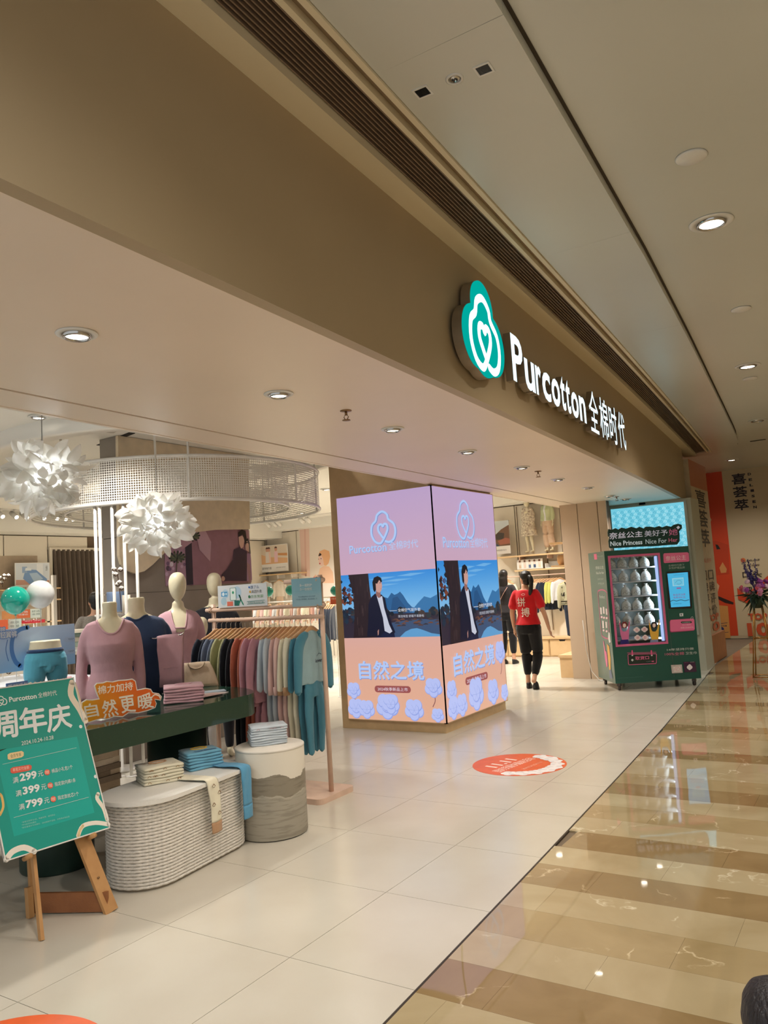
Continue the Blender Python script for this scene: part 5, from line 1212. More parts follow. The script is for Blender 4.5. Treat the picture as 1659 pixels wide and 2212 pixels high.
bt = fl(425, 1482, TZ); bg = thing('leaning_top', 'beige round-neck top propped up leaning behind the pink stack', 'clothes', (bt.x+0.12, bt.y-0.10, TZ), math.radians(40))
f_beige = fabric('beige_knit', (206, 184, 158)); g_ = G(); rs = []
for k in range(9):
    z_ = 0.19*k/8; ww = 0.155-0.055*(k/8)**1.5; rs.append([V((math.cos(2*PI*i/24)*ww-0.02*k/8, 0.06+0.08*k/8+math.sin(2*PI*i/24)*0.016, z_+0.003)) for i in range(24)])
g_.rings(rs); me = g_.mesh('cloth', f_beige); wrinkle(me, 0.012, 12, 5); put('cloth', me, bg, world=False)
G().tube([(math.cos(a)*0.065-0.02, 0.112-0.012*abs(math.sin(a)), 0.193-0.05*abs(math.sin(a))) for a in [PI+PI*k/14 for k in range(15)]], 0.006, 6).build('neckband', f_beige, bg, world=False)
g_ = G()
for k in range(3): g_.box((-0.15+0.01*k, -0.05+0.1, 0.0), (0.15, 0.15, 0.001))
# ------------------------------------------------------------------ helpers for flat boards on a known wall plane
def board(name, label, cat, pts, plane, off, th, m, group=None, parent=None, art=None, artmat=None):
    """pts: photo pixels TL,TR,BR,BL; plane ('x'|'y', value); thickness goes away from the viewer"""
    ax, val = plane; n = V((1, 0, 0)) if ax == 'x' else V((0, -1, 0)); X = V((0, 1, 0)) if ax == 'x' else V((1, 0, 0))
    f = ox if ax == 'x' else oy; P = [f(u, v, val) for u, v in pts]
    x0 = min(p.dot(X) for p in P); x1 = max(p.dot(X) for p in P); z1 = (P[0].z+P[1].z)/2; z0 = (P[2].z+P[3].z)/2
    c = [n*n.dot(V((val, 0, 0)) if ax == 'x' else V((0, val, 0)))+X*x+V((0, 0, z)) for x, z in ((x0, z0), (x1, z0), (x1, z1), (x0, z1))]
    if parent is None: t = thing(name, label, cat, (c[0]+c[1])/2, 0, group)
    else: t = parent
    G().slab(c, -n*th).build('board' if parent is None else name, m, t)
    if art:
        A = Art(c[0], X, n, step=0.00012); art(A, x1-x0, z1-z0); A.build('print', artmat or PRINT, t)
    return t
def shelfboard(name, x0, x1, y0, y1, z, th, m, parent): G().box((x0, y0, z-th), (x1, y1, z)).build(name, m, parent)
m_oak = mat('light_oak', (222, 188, 142), 0.45, noise=(5, 0.5, (204, 166, 118)), bump=(20, 0.06, (1, 10, 10)))
m_pinkw = mat('pinkish_wood', (222, 190, 168), 0.45)

# ------------------------------------------------------------------ shop column with drum ring
m_stone = mat('grey_woodgrain', (150, 140, 128), 0.6, noise=(3, 0.5, (128, 118, 106)), bump=(12, 0.1, (1, 1, 8)))
CX1 = -6.6; cya = ox(258, 1200, CX1).y; cyb = 7.33; cx0_ = oy(222, 1200, cya).x
colm = thing('shop_column', 'wide grey wood-grain column with cream cladding under the round drum ceiling', 'column', (-7.2, 6.3, 0)); colm['kind'] = 'structure'
rr_ = 0.14
pl_ = [(cx0_, cya), (CX1, cya)]+[(CX1-rr_+rr_*math.cos(math.radians(a)), cyb-rr_+rr_*math.sin(math.radians(a))) for a in (0, 22, 45, 68, 90)]+[(cx0_, cyb)]
m_joint = mat('column_joint', (96, 88, 78), 0.8)
plc = [((p[0]-(CX1+cx0_)/2)*0.985+(CX1+cx0_)/2, (p[1]-(cya+cyb)/2)*0.985+(cya+cyb)/2) for p in pl_]
zz = [0, 0.55, 1.12, 1.70, 2.28, 2.86, 3.34]
for a, b in zip(zz, zz[1:]): G().prism(pl_, a+0.003, b-0.003).build('cladding_panel', m_stone, colm)
G().prism(plc, 0, 3.33).build('core', m_joint, colm)
co = [(258,1040),(258,1200),(263,1218),(275,1232),(293,1239),(312,1234),(330,1220),(350,1200),(385,1170),(420,1150),(470,1144),(540,1143),(540,1040)]
cq = [ox(u, v, CX1+0.045) for u, v in co]; cq[0].z = cq[-1].z = 3.335
G().slab(cq, (-0.04, 0, 0)).build('cream_cladding', mat('cream_board', (232, 214, 182), 0.5), colm)
# poster wrapping the column
ps = thing('couple_poster', 'mauve wall poster of a couple in dark and lilac tops on the shop column', 'poster', (CX1, 6.6, 1.75))
pA = ox(357, 1265, CX1); pB = ox(553, 1255, CX1)
def colpt(y, z, off=0.006):
    if y < cyb-rr_: return V((CX1+off, y, z))
    a = min((y-(cyb-rr_))/rr_, 1.57); return V((CX1-rr_+(rr_+off)*math.cos(a), cyb-rr_+(rr_+off)*math.sin(a), z))
A = Art((CX1+0.006, pA.y, 1.76), (0, 1, 0), (1, 0, 0), step=0.00012); PW_ = cyb+0.06-pA.y; PH_ = 0.645
h2 = lambda u, v: A.px(u, v)
A.grad(0, 0, PW_-0.10, PH_, [(0, (128, 84, 96)), (0.6, (164, 122, 134)), (1, (150, 108, 120))], 8)
cz5 = lambda u, v: A.px(0+u/2.37, 850+v/2.37)
def a5(pts, c): A.poly([cz5(*p) for p in pts], c)
A.rect(0, 0, 0.30, PH_, (176, 140, 160)); rr = random.Random(4)
for k in range(26): x_, z_ = rr.uniform(0.02, 0.28), rr.uniform(0.02, PH_*0.6); A.poly(circ(x_, z_, rr.uniform(0.012, 0.03), n=8), rr.choice([(226, 214, 226), (120, 90, 120), (200, 170, 196), (90, 70, 84)]))
A.rect(0.30, 0, 0.40, PH_, (44, 36, 44))
a5([(1000, 700), (1020, 800), (1075, 860), (1080, 760), (1050, 700)], (196, 160, 172)); a5([(905, 730), (940, 700), (985, 760), (930, 800)], (190, 150, 164))
for cx_, cy_ in ((905, 845), (980, 735)):
    for k in range(13): a = PI*2*k/13; A.stroke([cz5(cx_, cy_), cz5(cx_+40*math.cos(a), cy_+28*math.sin(a)-8)], 0.022, rr.choice([(70, 84, 60), (52, 62, 46), (104, 110, 78)]), sm=1)
A.stroke([cz5(905, 850), cz5(900, 920)], 0.015, (90, 80, 60), sm=1)
a5([(1190, 850), (1195, 800), (1225, 785), (1262, 810), (1262, 960), (1165, 960), (1140, 962), (1132, 930), (1160, 900)], (62, 44, 66))
a5([(1262, 960), (1252, 860), (1258, 822), (1285, 815), (1297, 850), (1297, 955)], (156, 116, 156))
a5([(1222, 770), (1220, 735), (1238, 728), (1250, 745), (1244, 785), (1232, 795)], (216, 176, 160)); a5([(1218, 735), (1218, 712), (1235, 696), (1255, 705), (1260, 740), (1256, 780), (1248, 750), (1240, 722)], (28, 22, 26))
a5([(1255, 800), (1252, 765), (1264, 755), (1272, 775), (1272, 812)], (222, 184, 170)); a5([(1250, 770), (1252, 745), (1268, 742), (1278, 765), (1290, 820), (1278, 820), (1266, 765)], (38, 28, 32))
A.poly(circ(*cz5(1140, 948), 0.03, n=10), (210, 168, 150))
# bend the sheet round the corner
vs_ = []
for v_ in A.v:
    lift = v_.x-(CX1+0.006); vs_.append(colpt(v_.y, v_.z, 0.006+lift))
A.v = vs_; A.build('print', PRINT, ps)
g_ = G(); n_ = 24
yy_ = [pA.y+(cyb+0.04-pA.y)*k/n_ for k in range(n_+1)]
for a, b in zip(yy_, yy_[1:]): g_.slab([colpt(a, 1.755, 0.005), colpt(b, 1.755, 0.005), colpt(b, 1.76+PH_, 0.005), colpt(a, 1.76+PH_, 0.005)], (-0.004, 0, 0))
g_.build('sheet', mat('poster_mauve', (158, 116, 128), 0.4), ps)
# perforated drum
def perfo():
    m = bpy.data.materials.new('perforated_white_metal'); m.use_nodes = True; nt = m.node_tree; b = nt.nodes['Principled BSDF']
    b.inputs['Base Color'].default_value = lin((232, 228, 220))+(1,); b.inputs['Roughness'].default_value = 0.4
    at = nt.nodes.new('ShaderNodeAttribute'); at.attribute_name = 'sheet'
    sc_ = nt.nodes.new('ShaderNodeVectorMath'); sc_.operation = 'SCALE'; sc_.inputs[3].default_value = 1/0.024; nt.links.new(at.outputs['Vector'], sc_.inputs[0])
    vo = nt.nodes.new('ShaderNodeTexVoronoi'); vo.voronoi_dimensions = '2D'; vo.inputs['Scale'].default_value = 1.0; vo.inputs['Randomness'].default_value = 0.0; nt.links.new(sc_.outputs[0], vo.inputs['Vector'])
    lt = nt.nodes.new('ShaderNodeMath'); lt.operation = 'GREATER_THAN'; lt.inputs[1].default_value = 0.38; nt.links.new(vo.outputs['Distance'], lt.inputs[0])
    nt.links.new(lt.outputs[0], b.inputs['Alpha']); return m
m_perf = perfo()
_dc = fd(392, 1111, 9.05); DCX, DCY, DR = _dc.x, _dc.y, 1.60; DZ0, DZ1 = 2.55, 3.0
drum = thing('drum_ring', 'large white perforated metal drum ring hanging from the shop ceiling around the column', 'ceiling drum', (DCX, DCY, 3.3))
def ringsheet(r, a0, a1, z0, z1, name):
    n = max(6, int(abs(a1-a0)/4)); g_ = G(); pts = []
    for k in range(n+1):
        a = math.radians(a0+(a1-a0)*k/n); pts.append((DCX+r*math.cos(a), DCY+r*math.sin(a)))
    vs = [(x, y, z) for x, y in pts for z in (z0, z1)]; me = bpy.data.meshes.new(name)
    me.from_pydata(vs, [], [(2*k, 2*k+2, 2*k+3, 2*k+1) for k in range(n)])
    at = me.attributes.new('sheet', 'FLOAT_VECTOR', 'POINT'); L_ = math.radians(abs(a1-a0))*r
    at.data.foreach_set('vector', [q for k in range(n+1) for z in (0, z1-z0) for q in (L_*k/n, z, 0)])
    me.polygons.foreach_set('use_smooth', [True]*n); me.materials.append(m_perf); put(name, me, drum)
segs = [-175, -130, -88, -40, 5, 50, 95, 140, 185]
for a, b in zip(segs, segs[1:]): ringsheet(DR, a+0.4, b-0.4, DZ0+0.02, DZ1-0.02, 'perforated_panel')
for a, b in ((-60, 60), (60, 150)): ringsheet(DR*0.78, a, b, DZ0+0.06, DZ1, 'inner_panel')
cir = lambda r, z, n=72: [V((DCX+r*math.cos(2*PI*k/n), DCY+r*math.sin(2*PI*k/n), z)) for k in range(n)]
m_wm = mat('white_metal', (236, 232, 224), 0.35)
for z in (DZ0+0.01, DZ1-0.01): G().tube(cir(DR, z), 0.016, 8, closed=True).build('rim', m_wm, drum)
G().tube(cir(DR*0.78, DZ0+0.05), 0.012, 8, closed=True).build('rim', m_wm, drum)
for a in segs[:-1]:
    a = math.radians(a); G().tube([(DCX+DR*math.cos(a), DCY+DR*math.sin(a), DZ0), (DCX+DR*math.cos(a), DCY+DR*math.sin(a), 3.36)], 0.011, 8).build('hanger_rod', m_wm, drum)
g_ = G().lathe([(DR+0.42, 3.345), (DR+0.42, 3.20), (DR+0.30, 3.20), (DR+0.30, 3.24), (DR+0.06, 3.24), (DR+0.06, 3.345)], (DCX, DCY, 0), 72, cap=False); o = g_.build('trim_9', m_shop); o['kind'] = 'structure'
# thin white display poles standing under the drum
pol = []
for k, u in enumerate((209, 219, 246, 271, 297)):
    best = min((abs((fd(u, 1250, d).xy-V((DCX, DCY))).length-DR+0.03), d) for d in [6.8+0.02*j for j in range(130)])[1]
    p = fd(u, 1250, best); pol.append(p)
    o = thing('display_pole', ['leftmost', 'second', 'third', 'fourth', 'rightmost'][k]+' of the thin white poles between floor and perforated drum', 'pole', (p.x, p.y, 0), 0, 'white poles under the drum')
    G().tube([(0, 0, 0.0), (0, 0, DZ0+0.0)], 0.015, 12).build('rod', m_wm, o, world=False); G().lathe([(0.05, 0.0), (0.05, 0.006), (0.022, 0.01)], n=20).build('foot', m_wm, o, world=False)
# dome camera, shop ceiling lamps, vents, slot
tcx = fd(303, 995, 7.3); t = thing('dome_camera', 'white twin-lens dome camera on the shop ceiling by the perforated drum', 'camera', (tcx.x, tcx.y, 3.34))
G().lathe([(0.07, 0), (0.07, -0.02), (0.055, -0.035), (0.04, -0.07), (0.002, -0.085)], n=24).build('housing', m_wm, t, world=False); G().ball((0.02, -0.035, -0.065), 0.014).ball((-0.02, -0.04, -0.065), 0.014).build('lens', m_black, t, world=False)
for u, v, l in ((83, 900, 'round lit downlight in the shop ceiling above the left pendant'), (518, 1018, 'lit downlight inside the drum, left of three'), (527, 1009, 'lit downlight inside the drum, middle'), (365, 1006, 'lit downlight in the shop ceiling behind the pendant cord'), (592, 1062, 'lit downlight in the shop ceiling far behind the drum'), (548, 1021, 'small lit downlight behind the drum at the right')):
    p = fl(u, v, 3.335); downlight('downlight', p.x, p.y, 3.335, 0.06, l, 'shop ceiling downlights')
def slot(u0, v0, u1, v1, w_, label):
    a, b = fl(u0, v0, 3.338), fl(u1, v1, 3.338); o = beam(a, b, (0, 0, 1), 0.008, w_).build('ceiling_slot', m_dark); o['label'] = label; o['category'] = 'ceiling slot'; return o
slot(215, 962, 285, 935, 0.07, 'black recessed track slot in the shop ceiling above the right pendant')
slot(0, 1135, 90, 1115, 0.05, 'dark recessed slot in the shop ceiling at the far left')
cv = [fl(*p, 3.338) for p in ((158, 925), (215, 908), (285, 912), (245, 935))]
o = G().slab(cv, (0, 0, -0.006)).build('ceiling_vent', mat('vent_grey', (205, 196, 182), 0.6)); tag(o, 'rectangular pale air vent in the shop ceiling near the entrance', 'ceiling vent')
# track spots near the left wall and the back wall
def tracklamp(x, y, z, rz, label, group):
    t = thing('track_spotlight', label, 'spotlight', (x, y, z), rz, group)
    G().box((-0.02, -0.06, -0.03), (0.02, 0.06, 0)).build('adapter', m_wm, t, world=False)
    G().tube([(0, 0, -0.03), (0, 0, -0.07)], 0.008, 8).tube([(0, 0.06, -0.05), (0, -0.09, -0.14)], 0.045, 14).build('head', m_wm, t, world=False)
    G().tube([(0, -0.09, -0.14), (0, -0.093, -0.142)], 0.036, 14).build('lens', emis('spot_face', (255, 246, 230), 2.5), t, world=False)
for k, u in enumerate((0, 30, 52, 90, 118, 137, 152)):
    p = ox(u, 1152, -12.75); tracklamp(-12.75, p.y, 3.335, PI/2, 'white track spotlight over the left wall, %s from the left' % ['first', 'second', 'third', 'fourth', 'fifth', 'sixth', 'seventh'][k], 'track spotlights on the left')
G().box((-12.78, 3, 3.315), (-12.72, 15, 3.34)).build('trim_10', m_wm)['kind'] = 'structure'
for k, u in enumerate((577, 590, 600, 650, 664)):
    p = oy(u, 1105, 14.3); tracklamp(p.x, 14.3, 3.335, PI, 'white track spotlight over the back wall, %s from the left' % ['first', 'second', 'third', 'fourth', 'fifth'][k], 'track spotlights at the back')
G().box((-12.0, 14.28, 3.32), (-9.0, 14.32, 3.34)).build('trim_11', m_wm)['kind'] = 'structure'

# ------------------------------------------------------------------ petal pendants
def petalmat():
    m = bpy.data.materials.new('petal_white'); m.use_nodes = True; nt = m.node_tree; b = nt.nodes['Principled BSDF']
    b.inputs['Base Color'].default_value = lin((248, 244, 236))+(1,); b.inputs['Roughness'].default_value = 0.35
    tr = nt.nodes.new('ShaderNodeBsdfTranslucent'); tr.inputs[0].default_value = (0.95, 0.94, 0.9, 1); mx = nt.nodes.new('ShaderNodeMixShader'); mx.inputs[0].default_value = 0.45
    n = nt.nodes.new('ShaderNodeTexNoise'); n.inputs['Scale'].default_value = 30; bp = nt.nodes.new('ShaderNodeBump'); bp.inputs['Strength'].default_value = 0.1; nt.links.new(n.outputs['Fac'], bp.inputs['Height']); nt.links.new(bp.outputs[0], b.inputs['Normal'])
    nt.links.new(b.outputs[0], mx.inputs[1]); nt.links.new(tr.outputs[0], mx.inputs[2]); nt.links.new(mx.outputs[0], nt.nodes['Material Output'].inputs[0]); return m
m_petal = petalmat()
def petal(L_, W__, cup, curl):
    g_ = G(); n, m_ = 8, 4; vs = []; fs = []
    for i in range(n+1):
        t = i/n; w_ = W__*math.sin(PI*min(t*0.93+0.05, 1))**0.75*(1-0.25*t)
        if i == n: w_ = 0.002
        for j in range(-m_, m_+1):
            s_ = j/m_; vs.append((s_*w_, cup*(s_*s_)*w_*1.2-curl*math.sin(t*PI*0.8)*0.3+curl*t*t*0.5, t*L_))
    k_ = 2*m_+1
    for i in range(n):
        for j in range(2*m_): fs.append((i*k_+j, i*k_+j+1, (i+1)*k_+j+1, (i+1)*k_+j))
    me = bpy.data.meshes.new('petal'); me.from_pydata(vs, [], fs); me.polygons.foreach_set('use_smooth', [True]*len(fs)); me.materials.append(m_petal); return me
pms = [petal(0.13, 0.055, 0.5, 0.07), petal(0.15, 0.046, 0.8, 0.10), petal(0.11, 0.062, 0.45, -0.07), petal(0.135, 0.058, 0.7, 0.03)]
def pendant(u, v, d, r, zt, label, energy):
    c = fd(u, v, d); t = thing('petal_pendant', label, 'pendant lamp', c)
    G().tube([(0, 0, 0.05), (0.004, 0, 0.6), (0, 0, 3.34-c.z)], 0.009, 8).build('cord', m_white, t, world=False)
    G().lathe([(0.05, 3.34-c.z), (0.05, 3.32-c.z), (0.004, 3.318-c.z)], n=20).build('ceiling_rose', m_white, t, world=False)
    G().ball((0, 0, 0), 0.055).build('bulb', emis('pendant_bulb', (232, 246, 255), 2.2), t, world=False)
    rr = random.Random(int(u)); N = 150
    for k in range(N):
        z_ = 1-2*(k+0.5)/N; a = k*2.39996; s_ = math.sqrt(1-z_*z_); dr = V((math.cos(a)*s_, math.sin(a)*s_, z_*0.82))
        tiltd = (dr+V((rr.uniform(-.8, .8), rr.uniform(-.8, .8), rr.uniform(-.6, .6)))).normalized()
        q = tiltd.to_track_quat('Z', 'Y'); q.rotate(__import__('mathutils').Quaternion(tiltd, rr.uniform(0, 6.28)))
        lay = rr.choice([0.38, 0.5, 0.62, 0.68]); o = put('petal', rr.choice(pms), t, world=False); s1 = r/0.30*rr.uniform(0.85, 1.12)
        o.matrix_local = Matrix.Translation(V((dr.x, dr.y, dr.z))*r*lay) @ q.to_matrix().to_4x4() @ Matrix.Scale(s1, 4)
    l = bpy.data.lights.new('pendant_light', 'POINT'); l.energy = energy; l.shadow_soft_size = 0.12; l.color = (0.93, 0.97, 1.0); lo = bpy.data.objects.new('pendant_light', l); COL.objects.link(lo); lo.parent = t; lo.location = (0, 0, 0.07)
pendant(92, 1030, 5.3, 0.305, 0, 'large white petal pendant lamp at the left edge of the shop', 7)
pendant(340, 1130, 6.3, 0.300, 0, 'smaller white petal pendant lamp hanging in front of the drum', 7)

# ------------------------------------------------------------------ clothes rack with garments
RY = 5.02
rack = thing('clothes_rack', 'pinkish wooden clothes rack on a flat base carrying a full row of tops', 'clothes rack', (-4.4, RY, 0))
g_ = G().prism(rrect(-5.16, RY-0.24, -3.76, RY+0.22, 0.05), 0.0, 0.042); g_.build('base', m_pinkw, rack)
for x_, zt in ((-3.835, 1.735), (-5.03, 1.545)): G().tube([(x_, RY, 0.04), (x_, RY, zt)], 0.019, 14).build('post', m_pinkw, rack)
for z_, x0, x1 in ((1.495, -5.09, -3.78), (1.405, -5.06, -3.80), (1.695, -4.18, -3.775)): G().tube([(x0, RY-0.028, z_), (x1, RY-0.028, z_)], 0.017, 12, up=(0, 1, 0)).build('rail', m_pinkw, rack)
for x_, z_ in ((-3.835, 1.695), (-3.835, 1.495), (-5.03, 1.495)):
    g_ = G()
    for s_ in (-1, 1): g_.tube([(x_+0.026*math.cos(a), RY-0.012+0.04*math.sin(a), z_+s_*0.024*math.cos(a)) for a in [2*PI*k/16 for k in range(16)]], 0.0035, 5, closed=True)
    g_.build('binding', mat('rope_binding', (205, 176, 150), 0.9), rack)
def shirt_hang(W2, LB, LS, seed, th=0.020):
    g_ = G()
    loft(g_, [(-LB, th*1.25, W2*0.98, 0, 0), (-LB*0.75, th*1.3, W2*0.94, 0, 0), (-LB*0.45, th*1.2, W2*0.92, 0, 0), (-0.24, th*1.1, W2*0.96, 0, 0), (-0.175, th*1.1, W2*1.0, 0, 0), (-0.145, th, W2*0.86, 0, 0), (-0.115, th*0.9, W2*0.45, 0, 0), (-0.10, th*0.8, W2*0.28, 0, 0)], 28)
    for s_ in (-1, 1): limb(g_, [(0, s_*W2*0.82, -0.165), (0.004, s_*W2*1.06, -0.24), (0.006, s_*W2*1.16, -0.36), (0.004, s_*(W2*1.2), -0.16-LS*0.75), (0.004, s_*(W2*1.22), -0.16-LS)], [(0.055, th), (0.05, th*0.95), (0.046, th*0.9), (0.040, th*0.85), (0.034, th*0.8)], 12, 4, up=(1, 0, 0))
    g_.v = [v for v in g_.v]
    me = fuse(g_, 0.010, 3, 'shirt', f_navy); wrinkle(me, 0.006, 10, seed)
    return warp(me, lambda c: V((c.x+0.006*math.sin(c.y*38+seed)*min(1, max(0, -c.z-0.2)*2), c.y+0.01*math.sin(c.z*7+seed), c.z)))
# limb radii are (across, flat): tube 'a' axis is horizontal, so swap for hanging sleeves
def pants_hang(W2, z0, L_, seed):
    g_ = G(); loft(g_, [(z0-0.16, 0.022, W2, 0, 0), (z0-0.05, 0.022, W2*0.92, 0, 0), (z0, 0.016, W2*0.82, 0, 0)], 22)
    for s_ in (-1, 1): limb(g_, [(0, s_*W2*0.5, z0-0.10), (0.008*s_, s_*W2*0.56, z0-L_*0.5), (-0.004, s_*W2*0.52, z0-L_)], [(W2*0.5, 0.02), (W2*0.42, 0.02), (W2*0.30, 0.016)], 12, 4, up=(1, 0, 0))
    me = fuse(g_, 0.010, 3, 'trousers', f_navy); return wrinkle(me, 0.006, 12, seed)
sh_ad = [shirt_hang(0.215, 0.70, 0.56, 1), shirt_hang(0.21, 0.66, 0.58, 2)]
sh_ch = [shirt_hang(0.165, 0.50, 0.40, 3), shirt_hang(0.17, 0.52, 0.41, 4)]
pa_ad = pants_hang(0.15, -0.66, 0.62, 5); pa_ch = pants_hang(0.125, -0.46, 0.60, 6)
m_hw = mat('hanger_wood', (204, 160, 116), 0.45)
hg = G(); limb(hg, [(0, -0.17, -0.155), (0, -0.09, -0.125), (0, 0, -0.085), (0, 0.09, -0.125), (0, 0.17, -0.155)], [(0.010, 0.014), (0.012, 0.018), (0.012, 0.022), (0.012, 0.018), (0.010, 0.014)], 10, 4); hang_me = hg.mesh('hanger', m_hw)
hk_ = G().tube([(0, 0.0, -0.075), (0, 0, -0.03), (0, 0.006, -0.02), (0, 0.022, -0.008), (0, 0.024, 0.012), (0, 0.008, 0.024), (0, -0.012, 0.018)], 0.0022, 6).mesh('hook', m_chrome)
cuffs = {}
def garment(x, y, z, rz, label, mbody, msleeve=None, kids=False, pants=None, cuff=None, group='garments on the wooden rack', var=0, prt=None, name='hanging_top'):
    t = thing(name, label, 'clothes', (x, y, z), rz, group)
    o = put('shirt', (sh_ch if kids else sh_ad)[var % 2], t, world=False); o.material_slots[0].link = 'OBJECT'; o.material_slots[0].material = mbody
    h_ = put('hanger', hang_me, t, world=False); put('hook', hk_, h_, world=False)
    if pants:
        o = put('trousers', pa_ch if kids else pa_ad, t, world=False); o.material_slots[0].link = 'OBJECT'; o.material_slots[0].material = pants
    if cuff:
        W2 = 0.168 if kids else 0.212; LS = 0.40 if kids else 0.57
        for s_ in (-1, 1):
            G().tube([(0.004, s_*W2*1.22, -0.16-LS+0.035), (0.004, s_*W2*1.22, -0.16-LS-0.03)], [(0.036, 0.019), (0.034, 0.018)], 12).build('cuff', cuff, t, world=False)
    if prt:
        A_ = Art((0.026, 0, 0), (0, 1, 0), (1, 0, 0), step=0.0002); prt(A_); A_.build('print', PRINT, t, world=False)
        A_ = Art((0.0, -0.168*1.22-0.026, -0.2), (1, 0, 0), (0, -1, 0), step=0.0002)
    return t
f_slate = fabric('slate_blue_knit', (112, 124, 148)); f_olive = fabric('pale_olive_knit', (172, 172, 128)); f_terra = fabric('terracotta_knit', (188, 106, 84)); f_rose = fabric('rose_knit', (202, 148, 162))
f_teal = fabric('teal_blue_knit', (74, 134, 156)); f_lt = fabric('light_teal_knit', (152, 182, 190)); f_pinkp = fabric('pale_pink_knit', (236, 200, 194)); f_darkn = fabric('dark_navy_knit', (34, 42, 58))
f_white = fabric('white_knit', (226, 228, 228))
def dots(c, n=8, seed=1):
    def f(A_):
        rr = random.Random(seed)
        for k in range(n):
            x_, z_ = rr.uniform(-.13, .13), rr.uniform(-.5, -.2); A_.stroke([(x_-0.012, z_), (x_, z_+0.009), (x_+0.012, z_)], 0.004, c, sm=2); A_.stroke([(x_-0.008, z_-0.005), (x_+0.008, z_-0.005)], 0.003, c, sm=1)
    return f
def logo_txt(A_): A_.text('lover', 0.0, -0.36, 0.09, -0.33, (40, 50, 70), 0.03); A_.stroke([(0.02, -0.31), (0.05, -0.29), (0.08, -0.30)], 0.004, (60, 80, 100))
L = []
order = [('dark navy', f_darkn, 0), ('dark navy', f_darkn, 0), ('slate blue', f_slate, 0), ('slate blue', f_slate, 0), ('pale olive', f_olive, 0), ('pale olive', f_olive, 0), ('black', f_blk, 0), ('black', f_blk, 0),
         ('terracotta', f_terra, 0), ('terracotta', f_terra, 0), ('rose pink', f_rose, 0), ('rose pink', f_rose, 0), ('pale blue', f_pale, 1), ('pale blue', f_pale, 1), ('pale pink', f_pinkp, 1), ('pale pink', f_pinkp, 1), ('cream', f_cream, 1), ('cream', f_cream, 1), ('teal', f_teal, 1), ('teal', f_lt, 1)]
N_ = len(order)
for k, (cn_, m_, kd) in enumerate(order):
    x_ = -4.97+(-3.93+4.97)*k/(N_-1)
    side = 'left' if (k == 0 or order[k-1][0] != cn_) else 'right'
    lab = '%s %s on the wooden rack, %s-hand of its pair' % (cn_, 'child pyjama set hanging' if kd else 'long-sleeve top hanging', side)
    if k == N_-1: lab = 'front-most teal and grey-blue raglan child pyjama set at the right end of the rack'
    if k == N_-2: lab = 'all-teal child pyjama set second from the right end of the rack'
    pants = (f_teal if cn_ == 'teal' else m_) if kd else (m_ if k >= 6 else None)
    cuff = f_tan if cn_ == 'cream' else (f_pinkp if cn_ == 'pale pink' else None)
    garment(x_, RY-0.028, 1.400, R.uniform(-0.10, 0.02), lab, m_, kids=bool(kd), pants=pants, cuff=cuff, var=k, prt=(logo_txt if k == N_-1 else dots((130, 96, 60), 8, k) if cn_ == 'cream' else dots((205, 150, 160), 6, k) if cn_ in ('pale blue', 'pale pink') else None))
# teal sleeves of the front raglan top
t = bpy.data.objects['hanging_top'] if False else None
last = [o for o in COL.objects if o.name.startswith('hanging_top')][-1]
for s_ in (-1, 1):
    g_ = G(); limb(g_, [(0.004, s_*0.075, -0.128), (0.004, s_*0.14, -0.175), (0.006, s_*0.182, -0.25), (0.008, s_*0.197, -0.37), (0.006, s_*0.206, -0.50), (0.006, s_*0.209, -0.57)], [(0.030, 0.021), (0.052, 0.024), (0.054, 0.024), (0.050, 0.023), (0.044, 0.022), (0.038, 0.02)], 14, 4, up=(1, 0, 0)); g_.build('raglan_sleeve', f_teal, last, world=False)
# white app board and blue banner on the rack
def app_art(A, w_, h_):
    A.rect(0, 0, w_, h_, (214, 218, 220)); A.poly(circ(w_*.16, h_*.62, w_*.07), (176, 204, 220)); A.poly(circ(w_*.40, h_*.66, w_*.09), (176, 204, 222)); A.poly(circ(w_*.12, h_*.28, w_*.06), (170, 202, 216))
    A.rect(w_*.07, h_*.50, w_*.20, h_*.72, (72, 152, 200)); A.poly(circ(w_*.115, h_*.61, w_*.028), (220, 235, 240)); A.rect(w_*.16, h_*.56, w_*.19, h_*.66, (200, 225, 235))
    A.poly(rrect(w_*.255, h_*.30, w_*.385, h_*.88, w_*.015), (40, 120, 110)); A.poly(rrect(w_*.265, h_*.32, w_*.375, h_*.86, w_*.01), (226, 238, 234)); A.poly(circ(w_*.32, h_*.66, w_*.022), (40, 150, 110))
    A.rect(w_*.19, h_*.06, w_*.31, h_*.26, (220, 110, 84)); A.rect(w_*.34, h_*.06, w_*.44, h_*.30, (20, 100, 90)); A.stroke([(w_*.42, h_*.1), (w_*.47, h_*.35), (w_*.44, h_*.55), (w_*.48, h_*.3), (w_*.52, h_*.1)], 0.012, (30, 140, 110))
    A.text('饿了么', w_*.68, h_*.78, w_*.85, h_*.92, (40, 80, 130), 0.01); A.poly(circ(w_*.655, h_*.85, w_*.016), (50, 110, 190)); A.text('美团外卖', w_*.70, h_*.58, w_*.90, h_*.72, (60, 60, 60), 0.01); A.poly(circ(w_*.67, h_*.65, w_*.018), (220, 170, 60))
    A.text('京东到家', w_*.68, h_*.36, w_*.93, h_*.50, (90, 150, 90), 0.01); A.poly(circ(w_*.65, h_*.43, w_*.022), (50, 120, 80)); A.stroke([(w_*.60, h_*.10), (w_*.95, h_*.13), (w_*.95, h_*.25), (w_*.60, h_*.22)], 0.004, (60, 130, 120), closed=True, sm=1); A.text('全棉好物 在线下单', w_*.62, h_*.13, w_*.93, h_*.21, (60, 130, 120))
